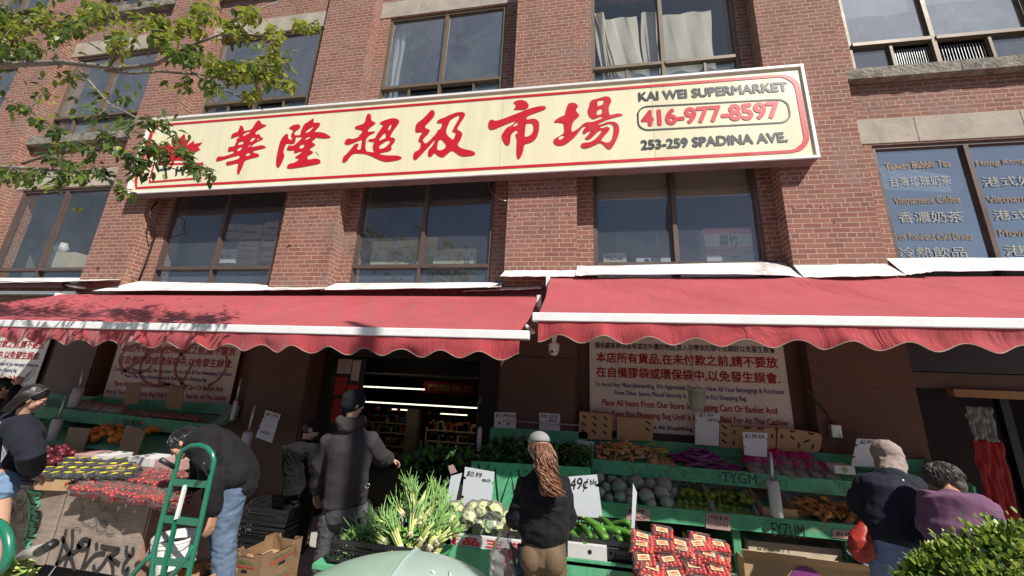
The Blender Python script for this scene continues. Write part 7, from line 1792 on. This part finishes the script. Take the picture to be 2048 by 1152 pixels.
# bush
bush = thing('shrub', 'sunlit leafy green shrub filling the bottom right corner', 'shrub', (2.4, 2.3, 0))
bl = [leaf_mat('shrub_leaf', (.13,.23,.025), (.38,.44,.09), .3), leaf_mat('shrub_leaf_dark', (.03,.08,.012), (.07,.13,.02), .3)]
m = MB(); r = random.Random(77); cores = [(1830,1172,2.15,.06),(1870,1165,2.15,.09),(1915,1165,2.2,.13),(1965,1160,2.2,.15),(2015,1145,2.25,.18),(2060,1140,2.25,.21),(1950,1210,2.15,.2),(2030,1220,2.1,.26),(1870,1210,2.1,.12),(1925,1112,2.25,.05),(2000,1090,2.25,.06),(1850,1135,2.2,.045),(2040,1082,2.3,.07),(1880,1110,2.2,.03),(1965,1085,2.2,.03)]
stm = MB(); base_ = Vector((2.3, 2.25, .45)); stm.tube([(2.3,2.25,.0), (2.31,2.26,.25), base_], [.03,.025,.02], 8)
pot = thing('planter', 'grey concrete planter holding the bright shrub', 'planter', (2.3, 2.25, 0)); pm_ = MB(); pm_.tube([(2.3,2.25,0), (2.3,2.25,.42), (2.3,2.25,.42), (2.3,2.25,.34)], [.30,.38,.34,.33], 28); pm_.build('pot', concrete, pot)
for (px, py, y, rd) in cores:
    c = aty(px, py, y); stm.tube([base_, base_.lerp(c, .6)+Vector((0,0,.05)), c], [.012,.008,.004], 6)
    for k in range(int(8200*rd)):
        d = Vector((r.gauss(0,1), r.gauss(0,1), r.gauss(0,1))).normalized(); p = c+d*rd*(r.random()**.4)*(1+.25*noise.noise(d*3+c*5)); dd = (d+Vector((0,0,.7))+Vector((r.gauss(0,.5), r.gauss(0,.5), r.gauss(0,.4)))).normalized()
        if noise.noise(p*11) < .12: leaf_blade(m, p, dd, r.uniform(.018,.042), r.uniform(.010,.022), r.uniform(-.1,.4), mi=0 if r.random() < .6 else 1, n=3)
m.build('foliage', bl, bush); stm.build('stems', bark, bush)
# cartons and goods kept behind the upper windows
def wbox(label, p0, p1, y, d, mat, text=None, tm=None, group='cartons kept behind the windows', extra=None):
    a, b = aty(*p0, y), aty(*p1, y); t = thing('stored_carton', label, 'carton', ((a.x+b.x)/2, y, b.z), group=group)
    m = MB(); m.box((a.x, y, b.z), (b.x, y+d, a.z)); m.build('carton_body', mat, t, bevel=.006)
    if text: h = (a.z-b.z); w_ = b.x-a.x; txt(text, a.x+w_*.15, b.x-w_*.15, b.z+h*.3, h*.4, y-.002, tm, t, bold=.02)
    if extra: extra(t, a, b)
    return t
YB = 5.92
def slots(t, a, b):
    m = MB()
    for u in (.3, .5, .7): x = a.x+(b.x-a.x)*u; scrawl(m, [Vector((x-.03, YB-.001, b.z+(a.z-b.z)*.45)), Vector((x+.03, YB-.001, b.z+(a.z-b.z)*.45))], .03, t=.001)
    m.build('slot', black, t)
teal = pm('teal_print', (.02,.16,.18), .6)
for i, (p0, p1, lb) in enumerate((((452,448),(480,474),'top left'), ((483,450),(520,478),'top middle'), ((478,482),(514,500),'in the middle, above the lettered one'), ((470,502),(512,530),'bottom middle'), ((530,444),(556,466),'top right'), ((526,470),(556,492),'middle right'), ((524,503),(552,522),'bottom right'))):
    wbox('brown slotted carton behind the window, ' + lb + ' of the stacks', p0, p1, YB+.02*(i % 2), .3, card, extra=slots)
wbox('white carton ending in the letters sk behind the window', (438,498), (468,526), YB-.05, .3, wcard, 'sk', teal)
pap = pm('old_paper', (.46,.45,.36), .8, .15, 3, bump=.3, bscale=6, bd=.02)
t = wbox('crumpled pale board leaning inside the window over the doorway', (746,482), (836,532), YB, .02, pap)
m = MB(); a0 = aty(746,532,YB-.004)
for k in range(9): scrawl(m, smooth_line([a0+Vector((.08+RX.random()*.7, 0, .03+RX.random()*.35)) for _ in range(5)]), .006, t=.001)
m.build('crease_line', pm('crease', (.14,.13,.1), .8), t)
t = wbox('pale flattened box with black symbols inside the window over the doorway', (868,498), (952,535), YB, .02, pap)
a0 = aty(905,530,YB-.004); m = MB(); scrawl(m, [a0, a0+Vector((.09,0,.11)), a0+Vector((.18,0,0)), a0], .008, t=.001); scrawl(m, [a0+Vector((.09,0,.05)), a0+Vector((.09,0,.10))], .008, t=.001); m.build('symbols', black, t)
txt('此面', a0.x+.2, a0.x+.3, a0.z+.02, .12, YB-.003, black, t)
wbox('tan sheet of board behind the middle of the window over the doorway', (840,475), (870,532), YB+.05, .02, card2)
wbox('small tan carton with black lettering in the window with the rolled shade', (1206,506), (1253,526), YB, .2, card2, 'MaZola', black)
wbox('white carton with a round black badge low in the window with the rolled shade', (1272,516), (1342,527), YB, .2, wcard, None, None, extra=lambda t, a, b: (lambda m: (m.tube([((a.x+b.x)/2-.1, YB-.001, (a.z+b.z)/2), ((a.x+b.x)/2-.1, YB-.002, (a.z+b.z)/2)], .04, 12), m.build('badge', black, t)))(MB()))
redw = pm('red_box_print', (.50,.10,.14), .6)
def beanbox(label, p0, p1, s):
    a, b = aty(*p0, YB), aty(*p1, YB); t = thing('stored_carton', label, 'carton', ((a.x+b.x)/2, YB, b.z), group='white and red cartons stacked in the window'); m = MB(); m.box((a.x, YB, b.z), (b.x, YB+.3, a.z)); m.build('carton_body', wcard, t, bevel=.005)
    h = a.z-b.z; m = MB(); m.box((a.x, YB-.003, a.z-h*.32), (b.x, YB-.001, a.z)); m.box((a.x, YB-.003, b.z), (b.x, YB-.001, b.z+h*.1)); m.build('red_band', redw, t)
    txt(s, a.x+(b.x-a.x)*.3, b.x-(b.x-a.x)*.3, b.z+h*.12, h*.55, YB-.004, black, t, bold=.03)
beanbox('white and red carton lettered with two black characters, upper of the pair', (1407,456), (1508,497), '腐竹')
beanbox('white and red carton lettered with two black characters, lower of the pair', (1412,502), (1514,526), '腐竹')
wbox('tan box with crumpled white plastic on it behind the far left window', (98,505), (140,535), YB, .25, card2)
m = MB(); c = aty(122,497,YB+.1); m.sph(c, (.16,.1,.13), 14, 10, fn=lambda v: v*(1+.3*noise.noise(v*3))); o = m.build('crumpled_plastic', pm('white_plastic', (.6,.6,.57), .4), smooth=True); center(o); tag(o, 'crumpled white plastic on the tan box behind the far left window', 'plastic')
# film lettering on the right hand window
gold = pm('film_gold', (.40,.25,.12), .3, .45, 30, metal=.5); silv = pm('film_silver', (.44,.43,.38), .25, .3, 30, metal=.4)
fl = thing('window_lettering', 'gold and silver menu lettering stuck on the right hand window', 'lettering', (5.4, 5.69, 3.8))
def fw(s, p0, p1, hpx, mat_, b_=.006):
    a, b = aty(*p0, 5.69), aty(*p1, 5.69); h = aty(p0[0], p0[1]-hpx, 5.69).z-a.z; txt(s, a.x, b.x, a.z, h, 5.69, mat_, fl, bold=b_, skew=(b.z-a.z)/(b.x-a.x))
for s, p0, p1, h, mt_ in (('Taiwan Bubble Tea', (1772,340), (1902,333), 14, gold), ('台灣珍珠奶茶', (1782,374), (1905,370), 20, silv), ('Vietnamese Coffee', (1789,408), (1922,405), 14, gold), ('香濃奶茶', (1799,446), (1930,444), 22, silv), ('Hot Food and Cold Drinks', (1793,480), (1946,480), 14, gold), ('冷熱飲品', (1800,514), (1936,514), 20, silv),
     ('Hong Kong Style', (1955,335), (2100,326), 14, gold), ('港式奶茶', (1968,374), (2110,368), 20, silv), ('Vietnamese Sub', (1976,406), (2130,402), 14, gold), ('港式點心', (1990,440), (2130,438), 20, silv), ('Movie Rental', (2000,473), (2140,471), 14, gold), ('港劇', (2012,512), (2100,512), 22, silv)): fw(s, p0, p1, h, mt_)
# street lamp across the pavement behind the viewer: only its shade falls in the picture
lp = thing('street_lamp', 'tall grey street lamp post behind the viewer, its shade falling on the left awning', 'street lamp', (3.2, -1.1, 0))
m = MB(); m.tube([(3.2,-1.1,-.1), (3.2,-1.1,4), (3.2,-1.1,11)], [.11,.10,.08], 14); m.build('post', alu, lp, smooth=True)

# ------------------------------------------------------------------ the other side of the street, seen only in the window glass
opp = [(-34, -14, 11.5, (.34,.20,.15)), (-13.6, 2, 8.5, (.50,.48,.44)), (2.5, 13, 13.0, (.30,.27,.25)), (13.5, 34, 9.5, (.45,.40,.30))]
for i, (x0, x1, h, c) in enumerate(opp):
    t = thing('building_opposite', ['brown', 'pale', 'grey', 'tan'][i] + ' flat roofed building across the street behind the viewer', 'building', ((x0+x1)/2, -30, 0), group='buildings across the street')
    m = MB(); m.box((x0, -42, -.15), (x1, -30, h)); m.build('wall', pm('opposite_wall_%d' % i, c, .85, .15, 1), t)
    m = MB(); m.box((x0-.2, -30.4, h), (x1+.2, -29.7, h+.5)); m.build('cornice', stone, t)
    n = int((x1-x0)/3.2)
    for r_ in range(int(h/3.3)):
        for k in range(n):
            xx = x0+1.0+k*3.2; m = MB(); m.box((xx, -30.03, 1.2+r_*3.3), (xx+1.6, -29.95, 3.0+r_*3.3)); m.build('window', pm('far_glass', (.05,.07,.09), .1), t)

m = MB(); a0, a1, a2, a3, a4 = [aty(*p, 5.80) for p in ((1752,328),(1905,352),(1928,368),(1922,386),(1760,378))]  # white sheet added in place of a bright reflection on the glass
m.add([a0, a1, a2, a3, a4], [(0,4,3,2,1)]); o = m.build('reflection_sheet', pm('crumpled_white', (.72,.70,.66), .8, .2, 6, bump=1.0, bscale=9, bd=.05), solid=.004); center(o); tag(o, 'crumpled white sheet added behind the lettered window to stand in for a reflection', 'reflection')
